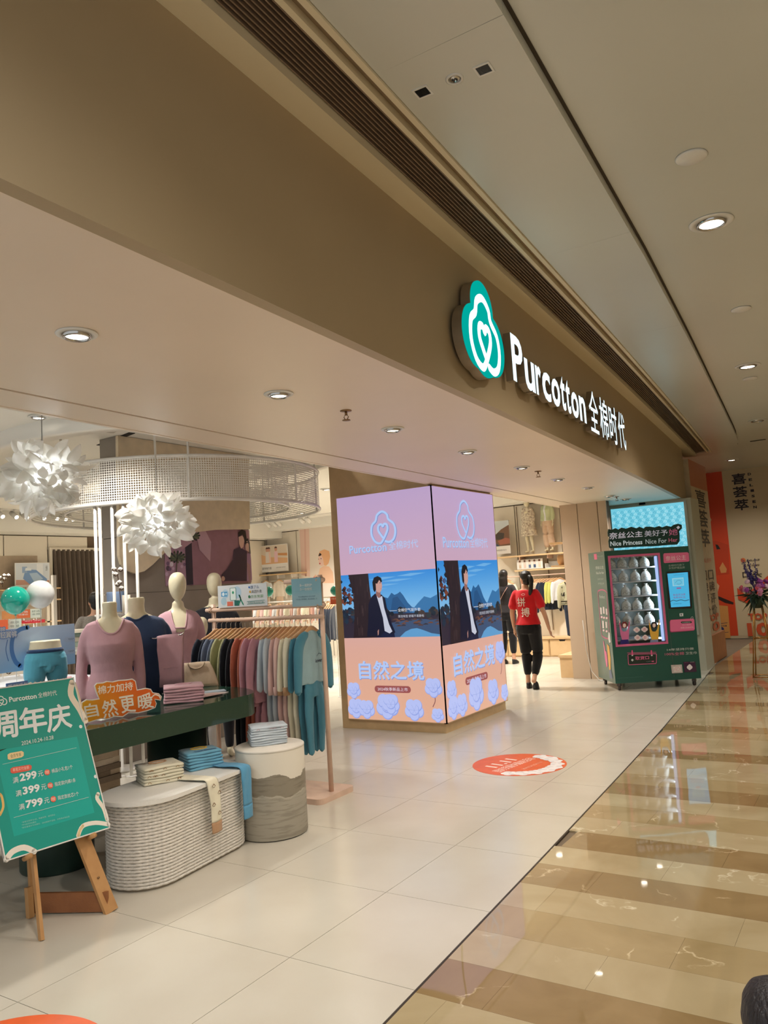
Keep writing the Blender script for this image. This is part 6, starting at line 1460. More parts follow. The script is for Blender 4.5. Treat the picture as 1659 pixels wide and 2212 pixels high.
board('app_board', 'white printed delivery app board standing on the left of the rack rail', 'sign', [(470, 1267), (574, 1258), (578, 1308), (475, 1313)], ('y', RY-0.05), 0, 0.008, m_white, art=app_art)
def ban_art(A, w_, h_):
    A.grad(0, 0, w_, h_, [(0, (150, 184, 196)), (0.48, (144, 182, 194)), (0.5, (132, 178, 192)), (1, (126, 172, 188))], 8); A.rect(0, h_*.545, w_, h_*.55, (112, 156, 172))
    A.text('多一道防护', w_*.28, h_*.70, w_*.70, h_*.80, (222, 226, 220), 0.02); A.text('少一份担忧', w_*.28, h_*.56, w_*.70, h_*.66, (222, 226, 220), 0.02); A.text('专业婴童安心卫士守护', w_*.22, h_*.32, w_*.80, h_*.37, (60, 100, 120)); A.text('天天贴心呵护肌肤，安心舒适每一天', w_*.15, h_*.23, w_*.86, h_*.28, (60, 100, 120))
board('blue_banner', 'pale blue fabric banner hung from the short top rail at the right of the rack', 'banner', [(629, 1250), (692, 1248), (695, 1308), (632, 1311)], ('y', RY-0.052), 0, 0.006, mat('banner_blue', (130, 174, 190), 0.7), art=ban_art)

# ------------------------------------------------------------------ standing mannequins
def legs(g_, z_hip, spread=0.085, fz=0.0, toe=0.12, bend=0.0, r=(0.088, 0.060, 0.050, 0.034)):
    for s_ in (-1, 1):
        limb(g_, [(s_*spread, 0.01, z_hip), (s_*(spread+0.005), -0.012, z_hip*0.56), (s_*(spread+0.008), 0.012, 0.30), (s_*(spread+0.01), 0.022, 0.075)], r, 16, 5)
        limb(g_, [(s_*(spread+0.01), 0.045, 0.035), (s_*(spread+0.012), -0.02, 0.035), (s_*(spread+0.02), -0.075-toe*0.4, 0.022)], [(0.030, 0.032), (0.036, 0.032), (0.030, 0.020)], 12, 3)
def egg(g_, c, s=1.0):
    rs = []
    for k in range(15):
        t = k/14; a = PI*(0.02+0.96*t); z = -0.125*math.cos(a); r_ = 0.077*math.sin(a)**0.8*(1.0+0.14*(z/0.125)); rs.append([V((c[0]+math.cos(2*PI*i/20)*r_*s, c[1]+math.sin(2*PI*i/20)*r_*1.16*s, c[2]+z*s)) for i in range(20)])
    g_.rings(rs)
armFs = lambda s: [(s*.130,.01,1.375),(s*.172,.015,1.30),(s*.200,.03,1.13),(s*.210,-.005,.99),(s*.210,-.03,.88)]
armMs = lambda s: [(s*.168,.01,1.435),(s*.215,.012,1.35),(s*.245,.03,1.18),(s*.250,-.01,1.02),(s*.245,-.04,.90)]
def fullman(name, label, male, scale, loc, rz, shirtm, pantm=None, vneck=False, group=None, z0=0.86, bare_legs=False):
    t = thing(name, label, 'mannequin', loc, rz, group); S_ = MT if male else FT; arms = [(armMs if male else armFs)(s) for s in (-1, 1)]
    g_ = G(); loft(g_, S_); legs(g_, 0.86); egg(g_, (0, -0.012, S_[-1][0]+0.135))
    for a in arms: limb(g_, a, [0.045, 0.040, 0.036, 0.029, 0.022])
    for a in arms: hand(g_, a[-1], V(a[-1])-V(a[-2]), (0, -1, 0), 0.95)
    me = fuse(g_, 0.0105, 3, 'body', m_man); warp(me, lambda c: c*scale); put('body', me, t, world=False)
    me = shirt_mesh(S_, z0, S_[-2][0]-0.012, arms, shirtm, 0.010, 0.0105, 3, sleeve=(0.050, 0.046, 0.042, 0.036, 0.030)); wrinkle(me, 0.005, 9, 3)
    rim = scoop(me, *((.070, .105, -.035) if vneck else (.078, .068, .002))); warp(me, lambda c: c*scale); put('shirt', me, t, world=False)
    if pantm:
        g_ = G(); loft(g_, [(z, rx+0.008, ry+0.008, cx, cy) for z, rx, ry, cx, cy in S_ if z < 1.02])
        for s_ in (-1, 1): limb(g_, [(s_*.085, 0.01, 0.86), (s_*.09, -0.012, 0.48), (s_*.093, 0.012, 0.30), (s_*.095, 0.022, 0.10)], (0.098, 0.070, 0.060, 0.046), 16, 5)
        me = fuse(g_, 0.0115, 4, 'trousers', pantm); wrinkle(me, 0.005, 9, 4); warp(me, lambda c: c*scale); put('trousers', me, t, world=False)
    G().tube([p*scale for p in rim], 0.006, 8, closed=True).build('neckband', shirtm, t, world=False)
    return t
def toward(p, tx, ty): return math.atan2(ty-p.y, tx-p.x)+PI/2
p = fd(388, 1400, 7.2); fullman('standing_mannequin', 'full-height female mannequin in a matching pink set behind the green table', False, 1.045, (p.x, p.y, 0), toward(p, 0.5, 0.5), f_pink, f_pink, True)
p = fd(468, 1400, 8.05); fullman('standing_mannequin', 'tall male mannequin in a black set behind the left end of the rack', True, 1.0, (p.x, p.y, 0), toward(p, 0.5, 0.5), f_blk, f_blk)
p = fd(437, 1400, 7.6); fullman('standing_mannequin', 'child-size mannequin in white pyjamas half hidden by the dark tops on the rack', False, 0.80, (p.x, p.y, 0), toward(p, 0.5, 0.5), f_white, f_white)
# ------------------------------------------------------------------ left wall: curtain, shelves, bed poster
XL = -13.455
cu0, cu1 = ox(110, 1190, XL-0.0), ox(212, 1190, XL)
cur = thing('curtain', 'dark taupe fitting-room curtain hanging in deep folds in the left wall', 'curtain', (XL, (cu0.y+cu1.y)/2, 0))
m_cur = fabric('curtain_taupe', (112, 98, 86)); g_ = G(); n_ = 150; vs = []; fs = []
for k in range(n_+1):
    y_ = cu0.y+(cu1.y-cu0.y)*k/n_; x_ = XL+0.10+0.055*math.sin(k*0.42)+0.02*math.sin(k*0.17+1)
    vs += [(x_, y_, 0.03), (x_+0.01*math.sin(k*.3), y_, 1.9), (x_-0.005, y_, 1.91), (XL+0.06+0.03*math.sin(k*0.42), y_, cu0.z+0.02)]
for k in range(n_):
    for j in range(3): fs.append((4*k+j, 4*k+4+j, 4*k+5+j, 4*k+1+j))
G().add(vs, fs, True).build('cloth', m_cur, cur)
G().box((XL, cu0.y-0.06, 0), (XL+0.05, cu0.y, cu0.z+0.06)).box((XL, cu1.y, 0), (XL+0.05, cu1.y+0.06, cu0.z+0.06)).box((XL, cu0.y, cu0.z), (XL+0.05, cu1.y, cu0.z+0.06)).build('door_frame', m_panel, cur)
ls = thing('wall_shelf_unit', 'wooden wall shelves with goods left of the fitting-room curtain', 'shelf', (XL, 6.0, 1.0)); 
s1 = ox(60, 1272, XL+0.15); s2 = ox(60, 1297, XL+0.15); y0_ = 3.2; y1_ = ox(118, 1270, XL+0.15).y
for z_ in (s1.z, s2.z, s2.z-0.40, s2.z-0.8): G().box((XL, y0_, z_-0.025), (XL+0.34, y1_, z_)).build('shelf', m_oak, ls)
G().box((XL+0.30, y1_-0.30, 0), (XL+0.34, y1_-0.24, s2.z)).build('upright', m_panel, ls)
G().box((XL+0.001, y0_, s1.z), (XL+0.006, y1_-0.25, s1.z+0.62)).build('beige_panel', mat('beige_back', (198, 178, 154), 0.6), ls)
def bed_art(A, w_, h_):
    A.rect(0, 0, w_, h_, (236, 234, 230)); z = h_*0.22; A.rect(w_*.02, z, w_*.98, h_*.98, (214, 222, 230)); A.poly([(w_*.02, z), (w_*.98, z), (w_*.98, z+h_*.14), (w_*.02, z+h_*.18)], (208, 160, 142)); A.rect(w_*.62, z+h_*.2, w_*.80, h_*.96, (232, 236, 240)); 
    A.poly([(w_*.22, z+h_*.22), (w_*.30, z+h_*.55), (w_*.60, z+h_*.52), (w_*.92, z+h_*.18), (w_*.88, z+h_*.04), (w_*.40, z+h_*.02)], (122, 158, 206)); A.poly([(w_*.40, z+h_*.40), (w_*.62, z+h_*.42), (w_*.80, z+h_*.20), (w_*.55, z+h_*.05)], (176, 202, 228)); A.rect(w_*.20, z+h_*.42, w_*.34, h_*.86, (150, 176, 210)); A.poly([(w_*.28, z+h_*.50), (w_*.46, z+h_*.50), (w_*.46, z+h_*.58), (w_*.30, z+h_*.60)], (226, 234, 240))
    A.text('60支超柔全棉四件套', w_*.08, h_*.06, w_*.62, h_*.14, (60, 60, 64), 0.005); A.text('全棉', w_*.88, h_*.7, w_*.93, h_*.9, (40, 50, 60))
board('bed_poster', 'poster of a blue made bed standing on the left wall shelf', 'poster', [(32, 1216), (107, 1215), (107, 1276), (33, 1276)], ('x', XL+0.20), 0, 0.02, m_white, art=bed_art)
# ------------------------------------------------------------------ balloons
def balloon(u, v, d, r, m, label, strl=0.35, group='balloons in the shop'):
    c = fd(u, v, d); strl = c.z-r*1.08-(0.0 if d > 9 else 0.98)+0.0; t = thing('balloon', label, 'balloon', c, 0, group)
    G().rings([[V((math.cos(2*PI*i/28)*r*math.sin(a)*(1-0.10*(math.cos(a) if math.cos(a) > 0 else 0)), math.sin(2*PI*i/28)*r*math.sin(a)*(1-0.10*(math.cos(a) if math.cos(a) > 0 else 0)), -r*1.04*math.cos(a))) for i in range(28)] for a in [PI*(k+0.1)/18.2 for k in range(19)]]).build('skin', m, t, world=False)
    G().lathe([(0.003, -r*1.0), (0.012, -r*1.09), (0.002, -r*1.08)], n=10).build('knot', m, t, world=False)
    G().tube([(0, 0, -r*1.08), (0.008, 0, -r*1.08-strl*0.5), (0, 0, -r*1.08-strl)], 0.003, 5).build('stick', m_white, t, world=False)
m_bt = mat('teal_balloon', (0, 158, 138), 0.12, coat=0.5); m_bw = mat('pearl_balloon', (222, 222, 218), 0.15, coat=0.5, alpha=0.86)
balloon(33, 1297, 6.9, 0.122, m_bt, 'teal balloon at the left edge in front of the wall shelves'); balloon(87, 1284, 7.1, 0.124, m_bw, 'pearly white balloon beside the teal one at the left')
balloon(580, 1278, 11.6, 0.075, m_bt, 'teal balloon just right of the app board', 0.4); balloon(627, 1275, 11.8, 0.075, m_bt, 'teal balloon half hidden behind the blue banner', 0.4); balloon(724, 1276, 11.9, 0.075, m_bt, 'teal balloon cut by the tan edge of the glowing column', 0.4)
# ------------------------------------------------------------------ stone-clad table with underwear display
pS = fl(150, 1420, 0.92)
m_st = [mat('ledge_stone_%d' % k, c, 0.85, bump=(25, 0.5)) for k, c in enumerate([(148, 128, 104), (176, 158, 134), (112, 96, 78), (196, 182, 160)])]
sx0, sx1, sy0, sy1 = -7.15, -5.75, 2.55, 4.55
stt = thing('stone_table', 'low stacked-stone clad display block with pale top left of the pink torso', 'display table', ((sx0+sx1)/2, (sy0+sy1)/2, 0))
G().box((sx0+0.03, sy0+0.03, 0), (sx1-0.03, sy1-0.03, 0.95)).build('core', m_black, stt)
G().box((sx0-0.02, sy0-0.02, 0.95), (sx1+0.02, sy1+0.02, 0.98)).build('top', mat('pale_blue_top', (206, 212, 220), 0.3), stt)
rr = random.Random(9); stones = 0; z_ = 0.0
while z_ < 0.94:
    hgt = min(rr.uniform(0.035, 0.06), 0.95-z_)
    y_ = sy0
    while y_ < sy1:
        ln = min(rr.uniform(0.12, 0.32), sy1-y_); G().box((sx1-0.03, y_+0.002, z_+0.0015), (sx1+rr.uniform(-0.008, 0.012), y_+ln-0.002, z_+hgt-0.0015)).build('stone', m_st[rr.randrange(4)], stt); y_ += ln; stones += 1
    x_ = sx0
    while x_ < sx1-0.03:
        ln = min(rr.uniform(0.15, 0.35), sx1-0.03-x_); G().box((x_+0.002, sy0-rr.uniform(0, 0.012), z_+0.0015), (x_+ln-0.002, sy0+0.03, z_+hgt-0.0015)).build('stone', m_st[rr.randrange(4)], stt); x_ += ln; stones += 1
    z_ += hgt
# printed blue board lying upright behind the hip form
XD = -5.80
def blue_art(A, w_, h_):
    q = lambda u, v: A.px(0+u/5.53, 1160+v/5.53)
    A.grad(0, 0, w_, h_, [(0, (150, 198, 242)), (0.5, (178, 208, 246)), (1, (190, 214, 248))], 6)
    A.stroke([q(330, 1080), q(230, 1110), q(155, 1200), (q(140, 1350)), q(180, 1480), q(240, 1540)], 0.035, (92, 140, 206), sm=5); A.stroke([q(90, 1230), q(70, 1350), q(100, 1480)], 0.006, (70, 120, 196))
    for s_, u0, v0, u1, v1 in (('棉', 0, 1130, 60, 1080), ('轻翼裤', 0, 1215, 200, 1135)): A.text(s_, q(u0, v0)[0]-.004, q(u0, v0)[1]-.004, q(u1, v0)[0]+.004, q(u0, v1)[1]+.004, (110, 150, 214), 0.10); A.text(s_, q(u0, v0)[0], q(u0, v0)[1], q(u1, v0)[0], q(u0, v1)[1], (236, 240, 246), 0.02)
    for v0 in (1185, 1330):
        a, b = q(748, v0+75), q(905, v0); 
        A.poly([(a[0], (a[1]+b[1])/2), (a[0]+.03, b[1]), (min(b[0], w_), b[1]), (min(b[0], w_), a[1]), (a[0]+.03, a[1])], (180, 204, 238)); A.text('触肤舒柔' if v0 < 1200 else '长效抑菌', a[0]+.05, (a[1]+b[1])/2, min(b[0], w_)-.01, b[1]-.012, (90, 110, 160)); A.text('亲肤透气面料', a[0]+.06, a[1]+.012, min(b[0], w_)-.02, a[1]+.022, (120, 140, 180))
zb_ = ox(80, 1455, XD).z
board('underwear_board', 'light blue printed board behind the boxer-brief form at the left edge', 'sign', [(-60, 1352), (161, 1359), (161, 1440), (-60, 1456)], ('x', XD), 0, 0.008, m_white, art=blue_art)
# cut-out wording strip in front
bw = thing('wording_strip', 'small blue-edged cut-out wording strip lying below the boxer-brief form', 'sign', (XD+0.05, 2.9, 0.985))
A = Art((XD+0.10, 0, 0), (0, 1, 0), (1, 0, 0), step=0.0003); a_, b_ = A.px(16, 1452), A.px(92, 1433); zoff = 0.984-a_[1]
G().slab([V((XD+0.10, a_[0]-.012, 0.981)), V((XD+0.10, b_[0]+.012, 0.981)), V((XD+0.10, b_[0]+.012, 0.981+.075)), V((XD+0.10, a_[0]-.012, 0.981+.075))], (-0.005, 0, 0)).build('board', mat('strip_blue', (120, 156, 216), 0.4), bw)
A.text('夏超透气水光棉', a_[0], 0.992, b_[0], 1.045, (232, 236, 244), 0.02); A.build('lettering', PRINT, bw)
# hip form with boxers
ph = oy(0, 0, 1)
pf = ox(98, 1440, -5.72); hf = thing('hip_form', 'cream hip mannequin form wearing turquoise boxer briefs with navy waistband', 'mannequin', (-5.70, ox(98, 1400, -5.70).y, 0.981), toward(V((-5.7, 3.2)), 0.0, 1.8))
HS = [(0.0,.0,.0)]
g_ = G(); loft(g_, [(0.20, .172, .118, 0, 0), (0.28, .165, .112, 0, 0), (0.34, .150, .100, 0, 0), (0.40, .138, .092, 0, 0), (0.43, .136, .090, 0, 0)])
for s_ in (-1, 1): limb(g_, [(s_*.088, 0, 0.26), (s_*.098, 0, 0.15), (s_*.104, 0, 0.0)], [0.092, 0.090, 0.080], 18, 4)
g_.ball((0, -.070, .19), (.04, .05, .055))
me = fuse(g_, 0.008, 4, 'body', m_man); S2 = 0.86; warp(me, lambda c: V((c.x*S2, c.y*S2, (c.z+0.075)*S2 if False else max(c.z, 0.0)*S2))); put('body', me, hf, world=False)
g_ = G(); loft(g_, [(0.20, .180, .126, 0, 0), (0.28, .173, .120, 0, 0), (0.33, .160, .109, 0, 0)])
for s_ in (-1, 1): limb(g_, [(s_*.088, 0, 0.26), (s_*.098, 0, 0.15), (s_*.101, 0, 0.09)], [0.101, 0.0985, 0.093], 18, 4)
g_.ball((0, -.078, .195), (.048, .052, .06))
me = fuse(g_, 0.008, 3, 'briefs', fabric('turquoise_briefs', (92, 172, 196))); warp(me, lambda c: c*S2); put('briefs', me, hf, world=False)
G().rings([[V((math.cos(2*PI*i/36)*r_*S2, math.sin(2*PI*i/36)*r2_*S2, z_*S2)) for i in range(36)] for z_, r_, r2_ in ((0.322, .160, .110), (0.326, .166, .116), (0.352, .160, .110), (0.356, .152, .103))], cap=False).build('waistband', fabric('waistband_navy', (48, 72, 108)), hf, world=False)
# cotton branches
m_boll = mat('cotton_boll', (238, 232, 222), 0.95, bump=(90, 0.4)); m_husk = mat('brown_husk', (86, 56, 36), 0.8)
def branch(name, label, pts, bolls, r=0.022, loc=None):
    t = thing(name, label, 'cotton branch', pts[0]); G().tube(smoothpath(pts, 4), 0.004, 6).build('stem', m_husk, t)
    for b in bolls:
        b = V(b); g_ = G()
        for k in range(4): a = k*PI/2+0.4; g_.ball(b+V((math.cos(a)*r*.5, math.sin(a)*r*.5, r*.1*(k % 2))), r*.62, 10, 7)
        g_.ball(b+V((0, 0, r*.4)), r*.6, 10, 7); g_.build('boll', m_boll, t)
        g_ = G()
        for k in range(5): a = k*PI*2/5; g_.slab([b+V((0, 0, -r)), b+V((math.cos(a-.3)*r*.9, math.sin(a-.3)*r*.9, -r*.5)), b+V((math.cos(a)*r*1.25, math.sin(a)*r*1.25, r*.2)), b+V((math.cos(a+.3)*r*.9, math.sin(a+.3)*r*.9, -r*.5))], V((math.cos(a), math.sin(a), 0))*0.002)
        g_.build('husk', m_husk, t)
bd = lambda pts, d: [fd(u, v, d) for u, v in pts]
branch('cotton_branch', 'brown cotton branch with white bolls lying behind the teal poster board', [fl(*q, 0.93) for q in ((0, 1500), (20, 1484), (45, 1482), (75, 1486))], [fl(*q, z_) for q, z_ in (((19, 1452), 1.0), ((40, 1462), .975), ((52, 1468), .965), ((66, 1476), .945), ((14, 1478), .945), ((34, 1480), .94))], 0.022)
branch('cotton_branch', 'cotton stem rising between the white poles near the column', bd([(262, 1318), (260, 1290), (256, 1255), (252, 1235), (246, 1228)], 7.6), bd([(246, 1229), (260, 1230), (250, 1240), (258, 1258), (262, 1270), (254, 1262)], 7.4), 0.024)
branch('cotton_branch', 'small spray of cotton at the far left on the upper wall shelf', bd([(5, 1268), (8, 1250), (14, 1243)], 12.2), bd([(2, 1248), (9, 1243), (18, 1243), (10, 1250), (3, 1258)], 12.2), 0.03)
# pink roll and hangings
p = fl(134, 1476, 0.947); t = thing('rolled_garment', 'pink patterned garment rolled up behind the teal poster board', 'clothes', p)
G().tube([p+V((-0.05, -0.05, 0)), p+V((0.05, 0.06, 0.01))], 0.045, 16).tube([p+V((0.05, 0.06, 0.01)), p+V((0.054, 0.065, 0.01))], 0.03, 14).build('roll', fabric('rose_print', (190, 132, 142), noise=(60, 0.6, (225, 190, 190))), t)
# ------------------------------------------------------------------ gondola fixtures at the left: price cards and packs
def card(name, label, pts, d, c, txt=None, tc=(240, 230, 220), th=0.004, group=None, foot=1.27):
    P = [fd(u, v, d) for u, v in pts]; x0, x1 = P[3], P[2]; X = V((x1.x-x0.x, x1.y-x0.y, 0)); w_ = X.length; X.normalize(); n = V((X.y, -X.x, 0)); z0 = (P[2].z+P[3].z)/2; z1 = (P[0].z+P[1].z)/2
    t = thing(name, label, 'price card', (x0.x, x0.y, z0), 0, group); b = [V((x0.x, x0.y, z0)), V((x0.x, x0.y, z0))+X*w_, V((x0.x, x0.y, z1))+X*w_, V((x0.x, x0.y, z1))]
    G().slab(b, -n*th).build('card', mat('card_%d_%d_%d' % c, c, 0.5), t)
    if z0 > foot+0.01:
        q_ = b[0].lerp(b[1], .5)-n*(th+.006); G().tube([(q_.x, q_.y, foot), (q_.x, q_.y, z0+.04)], .005, 8).lathe([(.03, foot), (.03, foot+.005), (.005, foot+.007)], (q_.x, q_.y, 0), 16).build('stand', m_wm, t)
    if txt:
        A = Art(b[0], X, n, step=0.0002); h_ = z1-z0
        for k, s_ in enumerate(txt): A.text(s_, w_*.12, h_*(0.62-0.32*k), w_*.85, h_*(0.84-0.32*k), tc, 0.01)
        A.build('print', PRINT, t)
    return t
gon = thing('gondola', 'low cream shelf fixture with price cards and folded goods left of the curtain', 'display unit', (-8.5, 4.3, 0))
gq = [fd(-40, 1352, 8.4), fd(118, 1350, 8.4)]
beam(V((gq[0].x, gq[0].y, 0.62)), V((gq[1].x, gq[1].y, 0.62)), (0, 0, 1), 1.24, 0.5).build('body', m_panel, gon)
beam(V((gq[0].x, gq[0].y, 1.26)), V((gq[1].x, gq[1].y, 1.26)), (0, 0, 1), 0.03, 0.54).build('top', m_oak, gon)
for k, q in enumerate(gq): G().box((q.x-0.02, q.y-0.02, 1.2), (q.x+0.02, q.y+0.02, 1.95)).build('post', m_panel, gon)
card('price_card', 'orange promotion card under the teal balloon', [(36, 1318), (64, 1316), (65, 1334), (37, 1336)], 7.9, (224, 110, 56), ['超值', '特惠价'])
card('price_card', 'orange picture card at the left edge below the balloons', [(3, 1320), (36, 1319), (36, 1336), (4, 1338)], 7.95, (226, 150, 84), None)
card('price_card', 'pale green information card beside the orange card under the white balloon', [(65, 1316), (88, 1314), (90, 1334), (66, 1335)], 7.9, (216, 220, 202), ['舒适', '全棉'], (90, 110, 90))
card('price_card', 'orange corner card low at the left edge', [(-10, 1340), (16, 1338), (17, 1364), (-10, 1366)], 7.2, (214, 92, 44), None, foot=0.0)
card('price_card', 'pale grey information card with small writing above the blue board', [(18, 1338), (45, 1337), (46, 1362), (19, 1364)], 7.25, (206, 212, 196), ['亲肤', '吸湿'], (90, 100, 90), foot=0.0)
card('price_card', 'red and white strip card above the boxer-brief form', [(47, 1341), (97, 1337), (97, 1344), (47, 1348)], 7.6, (204, 44, 48), ['新品'], (240, 230, 230), foot=0.0)
# folded towels fixture
tf = thing('towel_fixture', 'low cream fixture with stacked folded towels in front of the curtain', 'display unit', fd(160, 1350, 8.9).xy.to_3d())
a_, b_ = fd(137, 1342, 8.9), fd(205, 1338, 8.9)
for z_ in (1.08, 1.32): beam(V((a_.x, a_.y, z_)), V((b_.x, b_.y, z_)), (0, 0, 1), 0.03, 0.4).build('shelf', m_panel, tf)
for q in (a_, b_): G().box((q.x-0.02, q.y-0.02, 0), (q.x+0.02, q.y+0.02, 1.38)).build('post', m_panel, tf)
mt_ = [mat('towel_%d' % k, c, 0.9, bump=(80, 0.4)) for k, c in enumerate([(220, 220, 216), (188, 208, 196), (226, 222, 206), (170, 196, 190)])]
for k in range(4):
    q = a_.lerp(b_, 0.35); o = G().prism(rrect(-0.16, -0.14, 0.16, 0.14, 0.03), 0, 0.052).build('folded_towel', mt_[k]); o.location = (q.x, q.y, 1.0965+0.054*k); o.rotation_euler = (0, 0, 0.6)
    tag(o, '%s folded towel in the small stack in front of the curtain, %s' % (('off-white', 'pale green', 'cream', 'mint')[k], ('lowest', 'second', 'third', 'topmost')[k]), 'towel', 'folded towels')
# denim bundle and paper rolls
p = fd(250, 1300, 7.7); bn = thing('denim_pillow', 'grey-blue quilted pillow leaning above the pink torso shoulder', 'pillow', p, 0.6)
g_ = G(); 
for k in range(3): g_.rings([[V((math.cos(2*PI*i/24)*0.085*(1-.1*k), 0.04*k+math.sin(2*PI*i/24)*0.03, zz_+0.0)) if False else V((math.copysign(abs(math.cos(2*PI*i/24))**0.6, math.cos(2*PI*i/24))*0.085, 0.045*k-0.4*(zz_)*0.3+math.copysign(abs(math.sin(2*PI*i/24))**0.6, math.sin(2*PI*i/24))*0.022*sc__, zz_)) for i in range(24)] for zz_, sc__ in ((-0.10, 0.3), (-0.08, 0.8), (-0.03, 1), (0.03, 1), (0.08, 0.8), (0.10, 0.3))])
g_.build('cover', fabric('denim_grey', (118, 138, 168)), bn, world=False)
pb_ = thing('small_side_table', 'narrow white stand carrying the pillow and cream tubes by the column', 'stand', (p.x, p.y, 0))
G().lathe([(0.16, 0.0), (0.16, 0.02), (0.03, 0.03), (0.03, p.z-0.14), (0.20, p.z-0.135), (0.20, p.z-0.115)], (p.x, p.y, 0), 28).build('body', m_wm, pb_)
for k, (u, v) in enumerate(((268, 1295), (277, 1296))):
    q = fd(u, v, 7.65); o = G().tube([(0, 0, -0.09), (0, 0, 0.085)], 0.021, 14).build('cream_tube', m_panel); o.location = (q.x, q.y, p.z-0.115+0.0905); tag(o, ('left' if k == 0 else 'right')+' cream paper tube standing beside the grey-blue pillow', 'tube', 'cream tubes')

# ------------------------------------------------------------------ back wall: posters, baby clothes
YB = 15.40
bsh = thing('wall_shelf_unit', 'oak wall shelf with brackets under the two-children poster on the back wall', 'shelf', oy(600, 1240, 15.2))
a_ = oy(553, 1243, 15.1); b_ = oy(648, 1236, 15.1)
G().box((a_.x, 15.08, a_.z-0.03), (b_.x, 15.40, a_.z+0.0)).build('shelf', m_oak, bsh)
for u in (570, 610, 640): q = oy(u, 1250, 15.3); G().box((q.x-0.012, 15.12, a_.z-0.12), (q.x+0.012, 15.40, a_.z-0.03)).build('bracket', m_wm, bsh)
G().tube([(a_.x, 15.15, a_.z-0.18), (b_.x, 15.15, a_.z-0.18)], 0.014, 10).build('rail', m_wm, bsh)
def kids_art(A, w_, h_):
    A.rect(0, 0, w_, h_, (240, 236, 232)); z = h_*.30; A.rect(0.01, z, w_*.99, h_*.98, (222, 206, 186)); A.poly([(0.01, z), (w_*.99, z), (w_*.99, z+h_*.18), (w_*.4, z+h_*.26), (0.01, z+h_*.45)], (226, 178, 134)); A.poly([(w_*.70, z+h_*.30), (w_*.99, z+h_*.26), (w_*.99, z+h_*.36), (w_*.70, z+h_*.38)], (212, 150, 96))
    for cx_, c in ((.42, (240, 206, 190)), (.64, (236, 196, 204)), (.36, (230, 220, 212))): 
        A.poly([(w_*(cx_-.06), z+h_*.05), (w_*(cx_-.05), z+h_*.45), (w_*(cx_+.05), z+h_*.45), (w_*(cx_+.05), z+h_*.05)], c); A.poly(circ(w_*cx_, z+h_*.53, w_*.045, n=12), (216, 160, 136)); A.poly(circ(w_*cx_, z+h_*.57, w_*.042, n=12, a0=0, a1=180), (92, 58, 44))
    A.text('针织夏季睡衣套', w_*.06, h_*.10, w_*.48, h_*.19, (80, 76, 74)); A.text('全棉针织面料 柔软亲肤', w_*.62, h_*.13, w_*.92, h_*.17, (140, 136, 132))
board('children_poster', 'small poster of two children standing on the back wall oak shelf', 'poster', [(554, 1181), (620, 1174), (621, 1233), (555, 1238)], ('y', 15.2), 0, 0.02, m_white, art=kids_art)
def baby_art(A, w_, h_):
    q = lambda u, v: A.px(540+u/7.541, 1050+v/7.541)
    A.grad(0, 0, w_, h_, [(0, (238, 226, 214)), (1, (236, 222, 206))], 4); A.poly([q(800, 545), q(960, 530), q(980, 1480), q(840, 1450)], (234, 200, 184)); A.stroke([q(890, 560), q(910, 1460)], 0.05, (226, 182, 166), sm=1)
    A.poly([q(1110, 1460), q(1140, 1340), q(1200, 1300), q(1290, 1310), q(1350, 1400), q(1370, 1580), q(1120, 1580)], (240, 196, 164)); A.poly([q(1030, 1490), q(1060, 1440), q(1130, 1470), q(1130, 1530), q(1050, 1520)], (238, 196, 168))
    A.poly([q(1112, 1130), q(1140, 1060), q(1210, 1030), q(1290, 1060), q(1308, 1150), q(1280, 1260), q(1240, 1300), q(1200, 1290), q(1180, 1180)], (238, 182, 136)); A.poly([q(1118, 1150), q(1160, 1115), (q(1190, 1180)), q(1205, 1290), q(1160, 1310), q(1130, 1270), q(1112, 1200)], (244, 206, 190)); A.poly([q(1115, 1135), q(1135, 1085), q(1165, 1110), q(1160, 1130), q(1120, 1145)], (50, 30, 28))
    A.poly(circ(*q(1138, 1262), 0.022, n=10), (200, 84, 84)); A.poly(circ(*q(1158, 1182), 0.014, n=8), (70, 40, 40)); A.poly(circ(*q(1120, 1190), 0.011, n=8), (70, 40, 40)); A.poly(circ(*q(1048, 1492), 0.03, n=10), (226, 120, 120)); A.poly([q(850, 1540), q(1040, 1500), q(1040, 1530), q(850, 1560)], (206, 220, 236))
bps = board('baby_poster', 'tall peach wall poster of a baby in a hooded romper on the back wall', 'poster', [(646, 1121), (722, 1112), (732, 1290), (652, 1290)], ('y', 15.38), 0, 0.012, m_white, art=baby_art)
f_oat = fabric('oat_knit', (226, 212, 192)); f_sand = fabric('sand_knit', (214, 184, 156)); f_peach = fabric('peach_knit', (234, 180, 160)); f_green = fabric('sage_knit', (196, 204, 162))
def wallgar(u, v, y, label, mb, mp, sc=0.9, group=None, kids=True, rz=-PI/2, cuff=None, prt=None):
    p_ = oy(u, v, y); t = garment(p_.x, y, p_.z, rz, label, mb, kids=kids, pants=mp, cuff=cuff, group=group or 'baby clothes on the back wall', var=int(u), prt=prt); t.scale = (sc, sc, sc); return t
wallgar(603, 1246, 15.05, 'oat baby hooded set with sand trousers hanging front-on under the oak shelf', f_oat, f_sand, 0.95)
wallgar(574, 1248, 15.08, 'white baby set hanging front-on left of the oat hooded set', f_white, f_sand, 0.9)
